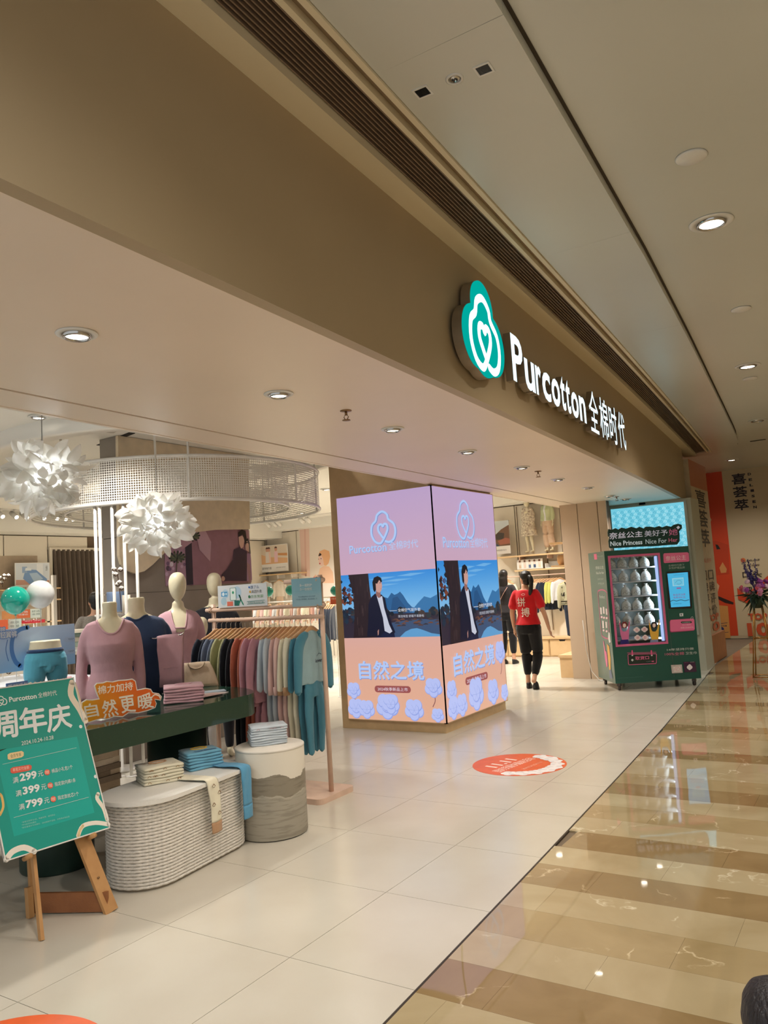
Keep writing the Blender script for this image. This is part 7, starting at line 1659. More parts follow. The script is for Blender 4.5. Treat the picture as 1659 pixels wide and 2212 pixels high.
for k in range(26):
    u = 548+k*7.0; m_ = [f_oat, f_peach, f_white, f_sand, f_pinkp, f_cream][k % 6]
    p_ = oy(u, 1325, 12.9); t = garment(p_.x, 12.9, 1.38+0.02*(k % 3), R.uniform(-.5, .3), '%s baby top in the row beyond the wooden rack, number %s' % (['oat', 'peach', 'white', 'sand', 'pale pink', 'cream'][k % 6], ['one', 'two', 'three', 'four', 'five'][k//6]+' of its colour'), m_, kids=True, group='dense row of baby tops', var=k); t.scale = (0.8, 0.8, 0.8)
rb = thing('clothes_rack', 'long low white rack of baby tops far behind the wooden rack', 'clothes rack', (-8.6, 12.9, 0))
a_, b_ = oy(545, 1325, 12.9), oy(728, 1325, 12.9)
G().tube([(a_.x, 12.9, 1.405), (b_.x, 12.9, 1.405)], 0.014, 10).build('rail', m_wm, rb)
for q in (a_.x, b_.x): G().tube([(q, 12.9, 0), (q, 12.9, 1.41)], 0.014, 10).build('post', m_wm, rb)
for k in range(5):
    p_ = oy(703+k*5, 1330, 11.6); t = garment(p_.x, 11.6, 1.40, 0.2, 'dark navy top in the row half hidden by the glowing column, %s from the left' % ['first', 'second', 'third', 'fourth', 'fifth'][k], f_darkn, group='dark row by the glowing column', var=k)
rb2 = thing('clothes_rack', 'short rack of dark tops half hidden by the glowing column', 'clothes rack', (oy(712, 1330, 11.6).x, 11.6, 0)); a_ = oy(698, 1330, 11.6)
G().tube([(a_.x, 11.6, 1.405), (a_.x+0.5, 11.6, 1.405)], 0.014, 10).tube([(a_.x, 11.6, 0), (a_.x, 11.6, 1.41)], 0.014, 10).build('frame', m_wm, rb2)
card('price_card', 'orange and white price card beside the glowing column at the back', [(712, 1290), (731, 1288), (733, 1304), (714, 1306)], 11.8, (226, 106, 66), ['特价'], foot=0.0)

# ------------------------------------------------------------------ alcove at the right: shelves, child mannequins, clothes, drawers
YA = 15.25
al = thing('wall_shelf_unit', 'oak wall shelving of the alcove carrying the child mannequins', 'shelf', (-6.0, 15.3, 0))
s1a, s1b = oy(1066, 1204, 15.05), oy(1234, 1190, 15.05); s2a, s2b = oy(1113, 1232, 15.1), oy(1242, 1222, 15.1)
G().box((s1a.x, 15.03, s1a.z-0.03), (s1b.x, 15.40, s1a.z)).build('shelf', m_oak, al); G().box((s2a.x, 15.06, s2a.z-0.03), (s2b.x, 15.40, s2a.z)).build('shelf', m_oak, al)
G().tube([(s2a.x-0.95, 15.15, s2a.z-0.13), (s2b.x, 15.15, s2a.z-0.13)], 0.014, 10).build('rail', m_pinkw, al)
for u in (1126, 1187, 1228): q = oy(u, 1210, 15.2); G().box((q.x-0.012, 15.1, s1a.z-0.10), (q.x+0.012, 15.40, s1a.z-0.03)).build('bracket', m_pinkw, al)
for u in (1119, 1178): q = oy(u, 1150, 15.39); G().box((q.x-0.008, 15.385, 0.5), (q.x+0.008, 15.40, 3.1)).build('slot_rail', mat('slot_rail', (150, 132, 112), 0.5), al)
def cabin_art(A, w_, h_):
    A.rect(0, 0, w_, h_, (238, 234, 230)); z = h_*.24; A.rect(0, z, w_, h_, (196, 204, 208)); A.poly([(w_*.2, z+h_*.3), (w_*.6, z+h_*.5), (w_, z+h_*.62), (w_, z), (w_*.2, z)], (120, 88, 68)); A.poly([(w_*.25, z+h_*.28), (w_*.45, z+h_*.42), (w_*.75, z+h_*.38), (w_*.7, z+h_*.2), (w_*.3, z+h_*.2)], (70, 62, 56)); A.poly([(w_*.40, z+h_*.16), (w_*.8, z+h_*.24), (w_, z+h_*.2), (w_, z+h_*.06), (w_*.5, z+h_*.04)], (170, 104, 84)); A.poly([(0, z+h_*.5), (w_*.15, z+h_*.35), (w_*.2, z+h_*.1), (0, z+h_*.1)], (226, 220, 212)); A.poly([(0, z+h_*.14), (w_*.3, z+h_*.10), (w_*.5, z), (0, z)], (44, 66, 92))
    A.text('童装 全棉家居服饰系列', w_*.05, h_*.09, w_*.8, h_*.14, (110, 106, 104))
board('cabin_poster', 'photo poster of a wooden cabin porch on the alcove shelf beside the glowing column', 'poster', [(1058, 1128), (1098, 1123), (1102, 1195), (1060, 1199)], ('y', 15.15), 0, 0.02, m_white, art=cabin_art)
def strip_art(A, w_, h_):
    A.rect(0, 0, w_, h_, (238, 236, 232))
    for k, c in enumerate([(206, 186, 160), (226, 206, 196), (96, 116, 150), (60, 84, 120), (226, 214, 190)]): x_ = w_*(.12+.19*k); A.rect(x_-.03, h_*.45, x_+.03, h_*.75, (226, 216, 206)); A.rect(x_-.025, h_*.12, x_+.025, h_*.45, c); A.poly(circ(x_, h_*.84, .024, n=8), (120, 84, 66))
board('look_card', 'long white card with five small child outfits on the second alcove shelf', 'sign', [(1116, 1210), (1171, 1206), (1173, 1227), (1118, 1231)], ('y', 15.16), 0, 0.012, m_white, art=strip_art)
def child(name, label, u, v_top, v_bot, y, kind):
    b = oy(u, v_bot, y); h_ = oy(u, v_top, y).z-b.z; sc = h_/1.66; t = thing(name, label, 'mannequin', b, -0.25, 'child mannequins in the alcove')
    g_ = G(); loft(g_, [(z, rx*.96, ry, cx, cy) for z, rx, ry, cx, cy in FT]); legs(g_, 0.86); egg(g_, (0, -0.01, 1.60), 1.25)
    for s_ in (-1, 1): a = armFs(s_); limb(g_, a, [.045, .04, .036, .029, .022]); hand(g_, a[-1], V(a[-1])-V(a[-2]), (0, -1, 0), 0.95)
    me = fuse(g_, 0.014, 3, 'body', m_man); warp(me, lambda c: c*sc); put('body', me, t, world=False)
    arms = [armFs(s)[:4] for s in (-1, 1)]
    if kind == 'dress':
        g_ = G(); loft(g_, [(0.52, .30, .22, 0, 0), (0.75, .26, .19, 0, 0), (1.0, .21, .15, 0, 0), (1.2, .18, .125, 0, 0), (1.33, .17, .11, 0, 0), (1.42, .12, .075, 0, 0), (1.45, .08, .065, 0, 0)])
        for a in arms: limb(g_, a, (.07, .065, .06, .05))
        me = fuse(g_, 0.014, 4, 'dress', fabric('floral_cotton', (232, 222, 200), noise=(26, 0.8, (132, 104, 86)))); wrinkle(me, 0.008, 9, 2); warp(me, lambda c: c*sc); put('dress', me, t, world=False)
    else:
        top, pant, jac = (f_white, f_sand, f_green) if kind == 'cardigan' else (f_darkn, f_darkn, f_darkn)
        me = shirt_mesh(FT, 0.93, 1.43, arms, jac, 0.03, 0.014, 4, sleeve=(.07, .06, .056, .05)); warp(me, lambda c: c*sc); put('jacket', me, t, world=False)
        if kind == 'cardigan':
            g_ = G(); loft(g_, [(z, rx*0.55, ry+.040, 0, cy) for z, rx, ry, cx, cy in FT if .86 < z < 1.43]); me = fuse(g_, 0.014, 3, 'tee', f_white); warp(me, lambda c: c*sc); put('tee', me, t, world=False)
        g_ = G(); loft(g_, [(z, rx+.02, ry+.02, cx, cy) for z, rx, ry, cx, cy in FT if z < 1.02])
        for s_ in (-1, 1): limb(g_, [(s_*.085, .01, .86), (s_*.095, -.01, .5), (s_*.10, .02, .2)], (.115, .10, .095), 16, 4)
        me = fuse(g_, 0.014, 4, 'trousers', pant); warp(me, lambda c: c*sc); put('trousers', me, t, world=False)
child('child_mannequin', 'child mannequin in a long-sleeved floral dress on the upper alcove shelf', 1146, 1080, 1193, 15.2, 'dress')
child('child_mannequin', 'child mannequin in pale green cardigan and beige trousers on the upper alcove shelf', 1188, 1074, 1190, 15.2, 'cardigan')
rs_ = thing('wall_shelf_unit', 'short oak shelves at the right jamb of the alcove', 'shelf', (-4.6, 14.0, 0))
for (u0, u1, v, nm_) in ((1190, 1236, 1173, 0), (1194, 1246, 1222, 1)):
    a_, b_ = oy(u0, v, 13.6), oy(u1, v, 13.6); G().box((a_.x, 13.5, a_.z-0.03), (-4.27, 13.9, a_.z)).build('shelf', m_oak, rs_)
sz1 = oy(1210, 1173, 13.6).z
p_ = oy(1232, 1172, 13.7); child('child_mannequin', 'dark-dressed child mannequin cut off by the jamb on the short shelf', 1230, 1072, 1172, 13.7, 'dark')
# trays and baskets on the second shelf
q = oy(1198, 1227, 15.2); t = thing('white_tray', 'white tray of small goods on the second alcove shelf', 'tray', (q.x, 15.2, s2a.z))
G().box((q.x-.16, 15.1, s2a.z+.001), (q.x+.14, 15.34, s2a.z+.012)).box((q.x-.16, 15.32, s2a.z+.012), (q.x+.14, 15.34, s2a.z+.14)).box((q.x-.16, 15.1, s2a.z+.012), (q.x-.15, 15.34, s2a.z+.10)).build('tray', m_white, t)
q = oy(1226, 1222, 13.7); t = thing('fabric_basket', 'pleated brown fabric basket on the short oak shelf', 'basket', (q.x, 13.7, q.z))
G().rings([[V((q.x+r_*1.2*math.cos(a)*(1+.05*math.sin(a*9)), 13.7+r_*.8*math.sin(a), oy(1220, 1222, 13.6).z+z_)) for a in [2*PI*i/36 for i in range(36)]] for z_, r_ in ((0.002, .12), (.08, .15), (.16, .15), (.20, .13), (.19, .11))]).build('basket', mat('brown_canvas', (186, 146, 104), 0.85), t)
# hanging clothes row
cols = [('pale pink', f_pinkp), ('sage', f_green), ('sage', f_green), ('floral', fabric('floral_small', (226, 214, 190), noise=(40, .8, (150, 120, 90)))), ('floral', MATS['floral_small']), ('dark navy', f_darkn), ('dark navy', f_darkn), ('lime', fabric('lime_knit', (206, 204, 110))), ('lime', MATS['lime_knit']), ('white', f_white)]
for k, (cn_, m_) in enumerate(cols):
    u = 1146+k*7.0; p_ = oy(u, 1246, 15.15); t = garment(p_.x, 15.15, s2a.z-0.135, -0.75, '%s child top on the alcove rail, %s from the left' % (cn_, ['first', 'second', 'third', 'fourth', 'fifth', 'sixth', 'seventh', 'eighth', 'ninth', 'tenth'][k]), m_, kids=k not in (5, 6), group='child tops on the alcove rail', var=k)
vest = wallgar(1227, 1243, 14.2, 'knitted child vest with dark squirrels hanging front-on over navy trousers', fabric('vest_knit', (176, 172, 142)), f_darkn, 1.05, 'child sets in the alcove', prt=None)
A = Art((0.03, 0, 0), (0, 1, 0), (1, 0, 0), step=0.0004)
A.stroke([(-0.06, -0.12), (0, -0.24), (0.06, -0.12)], 0.022, (52, 46, 30), sm=1); A.rect(-0.16, -0.47, 0.16, -0.445, (52, 46, 30)); A.rect(-0.16, -0.50, 0.16, -0.49, (52, 46, 30))
for x_, z_ in ((-0.1, -0.34), (0.1, -0.33)):
    A.poly(circ(x_, z_, 0.018, 0.028, 10), (40, 34, 26)); A.poly(circ(x_+0.012, z_+0.034, 0.013, n=10), (40, 34, 26)); A.stroke([(x_-0.015, z_-0.02), (x_-0.04, z_), (x_-0.035, z_+0.03)], 0.014, (40, 34, 26))
for x_, z_ in ((0, -0.30), (-0.12, -0.22), (0.12, -0.22), (0, -0.38)): A.poly([(x_-.014, z_), (x_, z_+.035), (x_+.014, z_)], (70, 72, 44))
A.build('print', PRINT, vest, world=False)
wallgar(1092, 1246, 15.12, 'cream child jacket hanging front-on beside the glowing column in the alcove', f_cream, None, 1.1, 'child sets in the alcove'); wallgar(1084, 1238, 15.15, 'sage shirt hanging behind the cream jacket in the alcove', f_green, None, 1.2, 'child sets in the alcove')
# drawers
dz = oy(1186, 1377, 15.0).z
dq = [oy(u, 1415, 14.98).x for u in (1040, 1098, 1188.5, 1246)]
for k, (a_, b_) in enumerate(zip(dq, dq[1:])):
    t = thing('drawer_unit', ['low oak drawer unit partly behind the glowing column', 'low oak drawer unit behind the woman in red', 'low oak drawer unit right of the woman in red against the alcove wall'][k], 'drawer unit', ((a_+b_)/2, 15.2, 0), 0, 'oak drawer units')
    G().box((a_+.004, 15.0, 0), (b_-.004, 15.40, dz-.03)).build('carcass', m_oak, t); G().box((a_, 14.96, dz-.03), (b_-.002, 15.40, dz)).build('top', m_oak, t); G().box((a_+.02, 14.982, .03), (b_-.02, 15.0, dz-.045)).build('drawer_front', m_oak, t)
    c_ = (a_+b_)/2; G().slab([(c_-.07, 14.9805, dz-.045), (c_-.05, 14.9805, dz-.075), (c_+.05, 14.9805, dz-.075), (c_+.07, 14.9805, dz-.045)], (0, .003, 0)).build('finger_pull', m_dark, t)
bx0 = oy(1213, 1464, 11.98).x
t = thing('oak_plinth', 'low oak display plinth standing at the right jamb of the alcove', 'plinth', (-4.35, 12.4, 0)); bz = oy(1211, 1415, 11.98).z
G().box((bx0, 11.97, 0), (-4.27, 13.1, bz-.04)).build('body', m_oak, t); G().box((bx0-.015, 11.955, bz-.04), (-4.262, 13.12, bz)).build('top', m_oak, t)
q = oy(1090, 1372, 15.2)
for k in range(3):
    o = G().prism(rrect(-.13, -.1, .13, .1, .02), 0, .045).build('shoe_box', [m_white, mat('kraft', (206, 176, 138), .8), mat('sandy_box', (224, 206, 180), .8)][k]); o.location = (q.x+.02*k, 15.18, dz+.001+.047*k); tag(o, '%s folded pack on the drawer unit beside the glowing column, %s' % (('white', 'kraft brown', 'sand coloured')[k], ('lowest', 'middle', 'topmost')[k]), 'pack', 'packs on the drawer unit')

# ------------------------------------------------------------------ people
m_skin = mat('skin', (206, 158, 130), 0.55, sub=0.08); m_hair = mat('black_hair', (20, 16, 16), 0.38, bump=(14, 0.5, (9, 9, 1))); m_red = fabric('red_tee', (206, 30, 40)); m_btr = fabric('black_trousers', (20, 20, 24)); m_shoe = mat('black_shoe', (22, 22, 26), 0.6)
m_eye = mat('eye_dark', (24, 18, 16), 0.2); m_lip = mat('lip_rose', (176, 92, 88), 0.5)
def head_mesh(g_, c, yaw):
    """c head centre; face looks along -Y turned by yaw"""
    M = Matrix.Translation(c) @ Matrix.Rotation(yaw, 4, 'Z'); h_ = G()
    loft(h_, [(-.112, .020, .022, 0, -.050), (-.100, .038, .040, 0, -.040), (-.075, .052, .058, 0, -.022), (-.04, .064, .076, 0, -.008), (0, .071, .090, 0, 0), (.04, .073, .094, 0, .004), (.075, .064, .082, 0, .006), (.102, .044, .056, 0, .006), (.116, .018, .022, 0, .006)], 22)
    h_.ball((0, -.092, -.018), (.011, .020, .018), 10, 8); h_.ball((0, -.086, .012), (.008, .010, .026), 8, 8); h_.ball((0, -.076, -.058), (.022, .012, .010), 10, 6)
    for s_ in (-1, 1): h_.ball((s_*.073, .012, -.006), (.010, .018, .028), 10, 8)
    h_.xf(M); g_.v += [] ; o = len(g_.v); g_.v += h_.v; g_.f += [tuple(i+o for i in f) for f in h_.f]; g_.sm += h_.sm; g_.mi += h_.mi
    return M
def feet(t, pos, m, rot=None):
    for k, (p_, yaw, pitch) in enumerate(pos):
        g_ = G(); loft(g_, [(0, .040, .118, 0, -.045), (.015, .044, .124, 0, -.045), (.035, .042, .116, 0, -.038), (.055, .038, .09, 0, -.015), (.075, .036, .062, 0, .015), (.088, .030, .045, 0, .02)], 20)
        g_.xf(Matrix.Translation(p_) @ Matrix.Rotation(yaw, 4, 'Z') @ Matrix.Rotation(pitch, 4, 'X')); g_.build('shoe', m, t, world=False)
def person(label, loc, rz, sc, top, bottom, hair, pose, headyaw=0, ponytail=False, longhair=False, sleeves='short', extra=None, voxel=0.0095):
    t = thing('person', label, 'person', loc, rz); t.scale = (sc, sc, sc)
    arms = pose['arms']; lg = pose['legs']; lean = pose.get('lean', 0)
    g_ = G(); loft(g_, FT[1:]); hc = V((0, -0.02, 1.60)); M = head_mesh(g_, hc, headyaw)
    for a in arms: limb(g_, a, [.045, .041, .036, .033, .023], 14, 5); hand(g_, a[-1], V(a[-1])-V(a[-2]), pose.get('thumb', (0, -1, 0)), 0.92, 0.9)
    for l_ in lg: limb(g_, l_, [.088, .062, .050, .033, .036], 16, 5)
    me = fuse(g_, voxel, 2, 'body', m_skin); put('body', me, t, world=False)
    for s_ in (-1, 1):
        e = M @ V((s_*.030, -.083, .008)); G().ball(e, (.011, .006, .006), 10, 6).build('eye', m_eye, t, world=False)
    G().ball(M @ V((0, -.089, -.058)), (.020, .008, .006), 10, 6).build('mouth', m_lip, t, world=False)
    # top
    g_ = G(); loft(g_, [(z, rx+.020+.02*max(0, 1.1-z), ry+.020+.02*max(0, 1.1-z), cx, cy) for z, rx, ry, cx, cy in FT if .90 < z < 1.45])
    for a in arms:
        if sleeves == 'short': limb(g_, [a[0], a[1], V(a[1]).lerp(V(a[2]), .45)], [.064, .066, .070], 14, 4)
        else: limb(g_, a, [.062, .058, .052, .046, .038], 14, 5)
    me = fuse(g_, 0.010, 3, 'top', top); wrinkle(me, .007, 8, 5); put('top', me, t, world=False)
    # trousers
    g_ = G(); loft(g_, [(z, rx+.014, ry+.014, cx, cy) for z, rx, ry, cx, cy in FT if z < 1.08])
    for l_ in lg: limb(g_, l_[:4]+[tuple(V(l_[3]).lerp(V(l_[4]), .25))], [.112, .092, .078, .062, .056], 16, 5)
    me = fuse(g_, 0.010, 3, 'trousers', bottom); wrinkle(me, .006, 8, 8); put('trousers', me, t, world=False)
    feet(t, pose['feet'], m_shoe)
    # hair
    g_ = G(); Mh = M
    hh = G(); loft(hh, [(-.02, .060, .050, 0, .046), (.0, .078, .076, 0, .030), (.04, .082, .096, 0, .014), (.08, .073, .090, 0, .012), (.11, .052, .066, 0, .010), (.127, .022, .028, 0, .010)], 24)
    hh.ball((0, .045, -.035), (.066, .056, .062), 16, 10)
    if ponytail: limb(hh, [(0, .085, .02), (0, .135, .03), (0.005, .16, -.04), (.012, .15, -.14), (.02, .125, -.24), (.028, .11, -.33)], [(.022, .022), (.030, .028), (.040, .032), (.040, .03), (.03, .024), (.012, .012)], 14, 5); hh.ball((0, .100, .025), .026)
    if longhair: limb(hh, [(0, .03, .03), (0, .055, -.06), (0, .07, -.15), (0, .075, -.24), (0, .07, -.31)], [(.074, .06), (.082, .062), (.088, .05), (.084, .038), (.06, .02)], 20, 5)
    hh.xf(Mh); me = fuse(hh, 0.008, 2, 'hair', hair); wrinkle(me, .004, 22, 2); put('hair', me, t, world=False)
    if extra: extra(t)
    return t
# woman in red walking away; local front is -Y, so turn her to face +Y (into the shop)
poseR = {'arms': [[(.150,.01,1.385),(.195,.012,1.28),(.225,.03,1.12),(.235,.0,1.0),(.232,-.03,.86)], [(-.150,.01,1.385),(-.200,.015,1.28),(-.262,.05,1.13),(-.300,.06,1.02),(-.335,.055,.86)]],
         'legs': [[(.085,.01,.88),(.088,-.03,.68),(.088,-.055,.48),(.075,-.03,.28),(.070,.0,.08)], [(-.085,.01,.88),(-.082,-.05,.68),(-.078,-.08,.47),(-.078,.04,.28),(-.075,.145,.13)]],
         'feet': [(V((.070, -.02, .0)), 0.15, 0.0), (V((-.078, .165, .105)), 0.0, -1.05)]}
poseR['feet'] = [(V((.070, -.02, .0)), 0.25, 0.0), (V((-.075, .11, .015)), 0.0, 0.85)]
def red_extra(t):
    A_ = Art((0, 0.128, 0), (-1, 0, 0), (0, 1, 0), step=0.0004)
    A_.text('拼', -.10, 1.20, .025, 1.33, (240, 226, 222), .022); A_.text('搏', -.05, 1.05, .075, 1.18, (240, 226, 222), .022); A_.stroke([(-.03, 1.375), (0, 1.39), (.028, 1.375), (0, 1.36), (-.03, 1.375)], .005, (235, 205, 200), sm=2)
    # lay the print on the back of the tee
    tee = [c for c in t.children if c.name.startswith('top')][0].data
    from mathutils.bvhtree import BVHTree
    bv = BVHTree.FromPolygons([v.co for v in tee.vertices], [tuple(p.vertices) for p in tee.polygons]); nv = []
    for v in A_.v:
        h = bv.ray_cast(V((v.x, 0.6, v.z)), V((0, -1, 0))); nv.append(V((v.x, (h[0].y if h[0] else 0.128)+0.003+(v.y-0.128)*0.5, v.z)))
    A_.v = nv; A_.build('tee_lettering', PRINT, t, world=False)
    G().tube([V((.22+.024*math.cos(a), -.03+.024*math.sin(a), .885)) for a in [2*PI*k/14 for k in range(14)]], .004, 6, closed=True).build('bracelet', m_white, t, world=False)
wr = fl(1152, 1487); person('woman in a red tee with white characters, black ponytail, walking into the shop', (wr.x, wr.y, 0), PI+0.02, 0.99, m_red, m_btr, m_hair, poseR, headyaw=0.95, ponytail=True, extra=red_extra)
poseB = {'arms': [[(.150,.01,1.385),(.195,.012,1.28),(.222,.02,1.12),(.18,-.08,1.02),(.10,-.18,1.02)], [(-.150,.01,1.385),(-.195,.015,1.28),(-.225,.02,1.13),(-.18,-.08,1.03),(-.10,-.18,1.04)]],
         'legs': [[(.085,.01,.88),(.088,-.01,.68),(.090,-.01,.48),(.092,.01,.28),(.092,.02,.08)], [(-.085,.01,.88),(-.088,-.01,.68),(-.090,-.01,.48),(-.092,.01,.28),(-.092,.02,.08)]],
         'feet': [(V((.092, 0, 0)), .1, 0), (V((-.092, 0, 0)), -.1, 0)]}
def strap(t): G().tube([V((-.10, .12, 1.40)), V((-.03, .142, 1.30)), V((.06, .150, 1.15)), V((.15, .14, 1.0))], [(.014, .003)]*4, 8).build('bag_strap', mat('pink_strap', (222, 168, 150), .6), t, world=False)
wb_ = fl(1107, 1434); person('woman in black with long loose hair and a pink bag strap standing in the alcove', (wb_.x-0.05, wb_.y, 0), PI+0.1, 1.03, fabric('black_jacket', (38, 34, 36)), m_btr, m_hair, poseB, 0.0, longhair=True, sleeves='long', extra=strap)
pm = fd(206, 1303, 9.6); person('man with short black hair in a grey speckled top behind the pink torso', (pm.x, pm.y, 0), PI+0.9, 1.02, fabric('grey_marl', (150, 144, 136), noise=(90, .6, (110, 104, 98))), m_btr, m_hair, poseB, 0.2, sleeves='long')
# child at the lower right corner, close to the camera
pc = fd(1686, 2245, 1.10); hs_ = pc.z/1.60
person('dark-haired child close to the camera, head cut by the lower right corner', (pc.x, pc.y, 0), toward(pc, -1.5, 4), hs_*1.0, fabric('dark_child_top', (60, 60, 80)), m_btr, mat('soft_dark_hair', (40, 34, 36), .45, bump=(14, .6, (9, 9, 1))), poseB, 0.0)

# ------------------------------------------------------------------ hoarding beyond the pier and the far wall graphics
ho = thing('hoarding', 'tall cream shop hoarding with dark characters between the lightbox pier and the orange wall', 'hoarding', (-2.62, 14.2, 0))
G().box((-3.4, 13.62, 0.45), (-2.60, 15.1, 3.40)).build('panel', mat('hoarding_cream', (214, 196, 166), .5), ho); G().box((-3.4, 13.62, 0.0), (-2.55, 15.1, .45)).build('base_box', mat('hoarding_base', (186, 120, 74), .5), ho)
A = Art((-2.599, 13.62, 0), (0, 1, 0), (1, 0, 0), step=0.0002)
A.rect(0, 2.95, 1.48, 3.4, (196, 120, 84)); 
for k, ch in enumerate('喜荟萃'): A.text(ch, .30, 2.62-.34*k, 1.2, 2.92-.34*k, (44, 34, 40), .03)
for k, ch in enumerate('口碑评价'): A.text(ch, .2, 1.36-.2*k, .62, 1.53-.2*k, (52, 40, 36), .02); A.text(ch, .75, 1.36-.2*k, 1.2, 1.53-.2*k, (52, 40, 36), .02)
A.text('TOP', .2, .66, 1.3, .78, (206, 92, 48), .05); A.text('10', .25, .48, 1.3, .64, (206, 92, 48), .05); A.text('大众点评', .2, 1.66, 1.1, 1.74, (214, 90, 50), .01)
A.build('print', PRINT, ho)
YF = 18.495
fw = thing('far_mural', 'orange and cream mural with bowls and black characters covering the far wall', 'mural', (-1.5, YF, 0))
A = Art((0, YF, 0), (1, 0, 0), (0, -1, 0), step=0.0003)
fq = lambda u, v: A.px(1440+u/4.425, 960+v/4.425)
def fp(pts, c): A.poly([fq(*p) for p in pts], c)
zt = 3.66; OR = (214, 72, 36)
xa = fq(520, 210)[0]; 
G().box((-8, YF+0.002, 0.0), (3, YF+0.004, 3.66)).build('sheet', mat('mural_cream', (206, 188, 156), .5), fw)
A.rect(-6.5, 0.06, xa, zt, OR); A.rect(xa, 0.06, 2.8, zt, (206, 190, 158))
fp([(345, 660), (400, 670), (430, 720), (400, 800), (350, 825)], (206, 160, 120)); fp([(345, 740), (420, 745), (390, 800), (350, 822)], (150, 70, 50))
fp([(375, 930), (470, 920), (590, 960), (600, 1240), (390, 1260)], (196, 66, 34)); fp([(380, 980), (430, 975), (440, 1020), (400, 1040), (378, 1030)], (90, 84, 50)); fp([(465, 955), (490, 960), (515, 1000), (480, 1005)], (40, 38, 34)); fp([(505, 1180), (535, 1125), (575, 1190), (570, 1225), (520, 1230)], (216, 150, 90)); fp([(385, 1110), (460, 1140), (400, 1160)], (120, 50, 36))
fp([(395, 1275), (450, 1290), (505, 1350), (490, 1410), (410, 1420)], (214, 176, 140)); fp([(405, 1300), (470, 1320), (480, 1380), (410, 1400)], (150, 104, 80)); fp([(410, 1410), (470, 1440), (640, 1510), (638, 1530), (560, 1515), (440, 1450)], (52, 34, 30))
fp([(420, 1530), (585, 1545), (612, 1850), (430, 1858)], (214, 152, 84)); A.stroke([fq(440, 1720), fq(580, 1705)], .01, (60, 60, 90), sm=1); A.stroke([fq(445, 1810), fq(590, 1795)], .01, (60, 60, 90), sm=1); A.poly(circ(*fq(526, 1766), .05, n=16), (40, 52, 110)); A.text('高米的美好故事', *fq(450, 1745), *fq(575, 1725), (60, 60, 80))
A.text('随野山院', fq(322, 480)[0], fq(322, 480)[1], fq(355, 330)[0], fq(355, 330)[1], (230, 120, 90))
for k, ch in enumerate('喜荟萃'): A.text(ch, *fq(628+14*k, 386+124*k), *fq(752+12*k, 272+124*k), (36, 26, 40), .035)
for k, ch in enumerate('DELISEN'): A.text(ch, *fq(777+9*k, 298+52.5*k), *fq(807+9*k, 270+52.5*k), (36, 26, 40), .05)
A.text('大众点评', *fq(758, 1120), *fq(890, 1092), (40, 34, 34), .02); A.poly(circ(*fq(732, 1107), .05, n=10), (214, 110, 50)); A.text('诚意推荐', *fq(728, 1172), *fq(890, 1142), (90, 70, 60), .01)
A.text('口头', *fq(730, 1275), *fq(905, 1205), (40, 34, 34), .02)
for k, ch in enumerate('评价'): A.text(ch, *fq(745+10*k, 1430+80*k), *fq(820+10*k, 1360+80*k), (40, 34, 34), .02)
fp([(675, 1370), (760, 1440), (980, 1245), (980, 1320), (780, 1520), (685, 1480)], OR); A.text('TOP', *fq(785, 1680), *fq(960, 1610), (204, 84, 48), .05); A.text('10', *fq(780, 1835), *fq(985, 1700), (204, 84, 48), .05)
A.text('随野山院 即将开业 敬请期待', -5.5, 2.4, -3.9, 2.6, (240, 220, 200)); A.build('print', PRINT, fw)

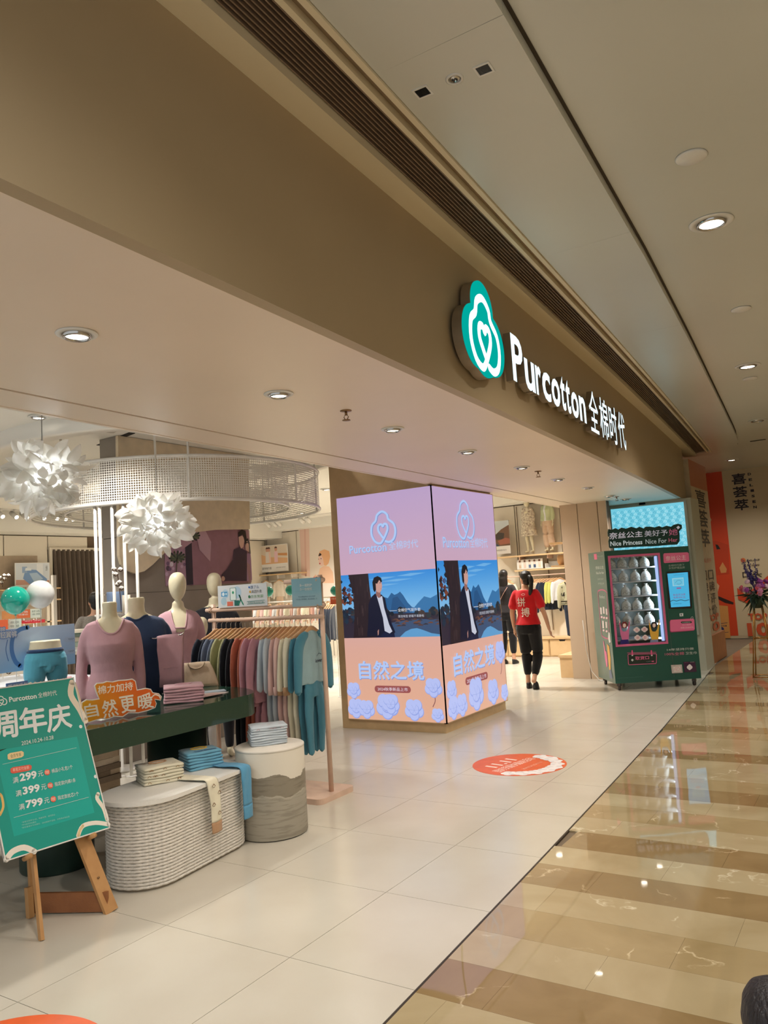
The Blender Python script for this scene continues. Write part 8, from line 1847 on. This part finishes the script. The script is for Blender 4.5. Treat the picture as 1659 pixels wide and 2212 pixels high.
# ------------------------------------------------------------------ flower stand
fp_ = fl(1645, 1463); fs_ = thing('flower_stand', 'tall gold-legged flower stand with purple and pink blooms at the right edge', 'flower stand', (fp_.x+.05, fp_.y, 0)); cx_, cy_ = fp_.x+.05, fp_.y
m_gold = mat('gold_wire', (180, 128, 62), .3, .9); zt_ = 1.02
for dx, dy in ((-.14, -.12), (.14, -.12), (.14, .14), (-.14, .14)): G().tube([(cx_+dx, cy_+dy, 0.01), (cx_+dx*.35, cy_+dy*.35, zt_)], .008, 8).build('leg', m_gold, fs_)
for z_, k in ((.015, 1.0), (.55, .65)): G().tube([(cx_+dx*k, cy_+dy*k, z_) for dx, dy in ((-.14, -.12), (.14, -.12), (.14, .14), (-.14, .14))], .007, 8, closed=True).build('ring', m_gold, fs_)
G().lathe([(.04, zt_-.05), (.09, zt_+.02), (.10, zt_+.14)], (cx_, cy_, 0), 20).build('foam_holder', mat('dark_leaf', (38, 58, 36), .5), fs_)
rr = random.Random(12); m_leaf = MATS['dark_leaf']
for k in range(46):
    a = rr.uniform(0, 6.28); el = rr.uniform(-.9, .9); d = V((math.cos(a)*math.cos(el), math.sin(a)*math.cos(el), math.sin(el))); b = V((cx_, cy_, zt_+.12)); L_ = rr.uniform(.18, .34); sd_ = d.cross(V((0, 0, 1))).normalized()*rr.uniform(.018, .032)
    G().slab([b+d*.05, b+d*L_*.5+sd_, b+d*L_+V((0, 0, -.06)), b+d*L_*.5-sd_], V((0, 0, .002))).build('leaf', m_leaf, fs_)
m_fl = [mat('bloom_%d' % k, c, .6) for k, c in enumerate([(206, 130, 170), (226, 190, 206), (150, 60, 150), (214, 90, 110), (176, 96, 150)])]
for k in range(26):
    a = rr.uniform(0, 6.28); el = rr.uniform(-.3, 1.3); d = V((math.cos(a)*math.cos(el), math.sin(a)*math.cos(el), math.sin(el))); c = V((cx_, cy_, zt_+.16))+d*rr.uniform(.17, .25); g_ = G(); r_ = rr.uniform(.026, .042)
    for j in range(6): b_ = j*PI/3; t1 = d.cross(V((.1, .2, 1))).normalized(); t2 = d.cross(t1); g_.ball(c+(t1*math.cos(b_)+t2*math.sin(b_))*r_*.6, r_*.55, 8, 6)
    g_.ball(c+d*r_*.3, r_*.5, 8, 6); g_.build('bloom', m_fl[k % 5], fs_)
for k in range(7):
    a = math.radians(150+rr.uniform(-70, 60)); b = V((cx_, cy_, zt_+.15)); tip = b+V((math.cos(a)*rr.uniform(.10, .24), math.sin(a)*.1, rr.uniform(.32, .52))); g_ = G().tube([b, tip], .004, 5)
    for j in range(12): g_.ball(b.lerp(tip, .4+.6*j/12)+V((rr.uniform(-.02, .02), rr.uniform(-.02, .02), 0)), .015*(1.2-j/14), 7, 5)
    g_.build('delphinium_spike', mat('violet_spike', (66, 52, 116), .6), fs_)

bpy.data.scenes.remove(TMP)
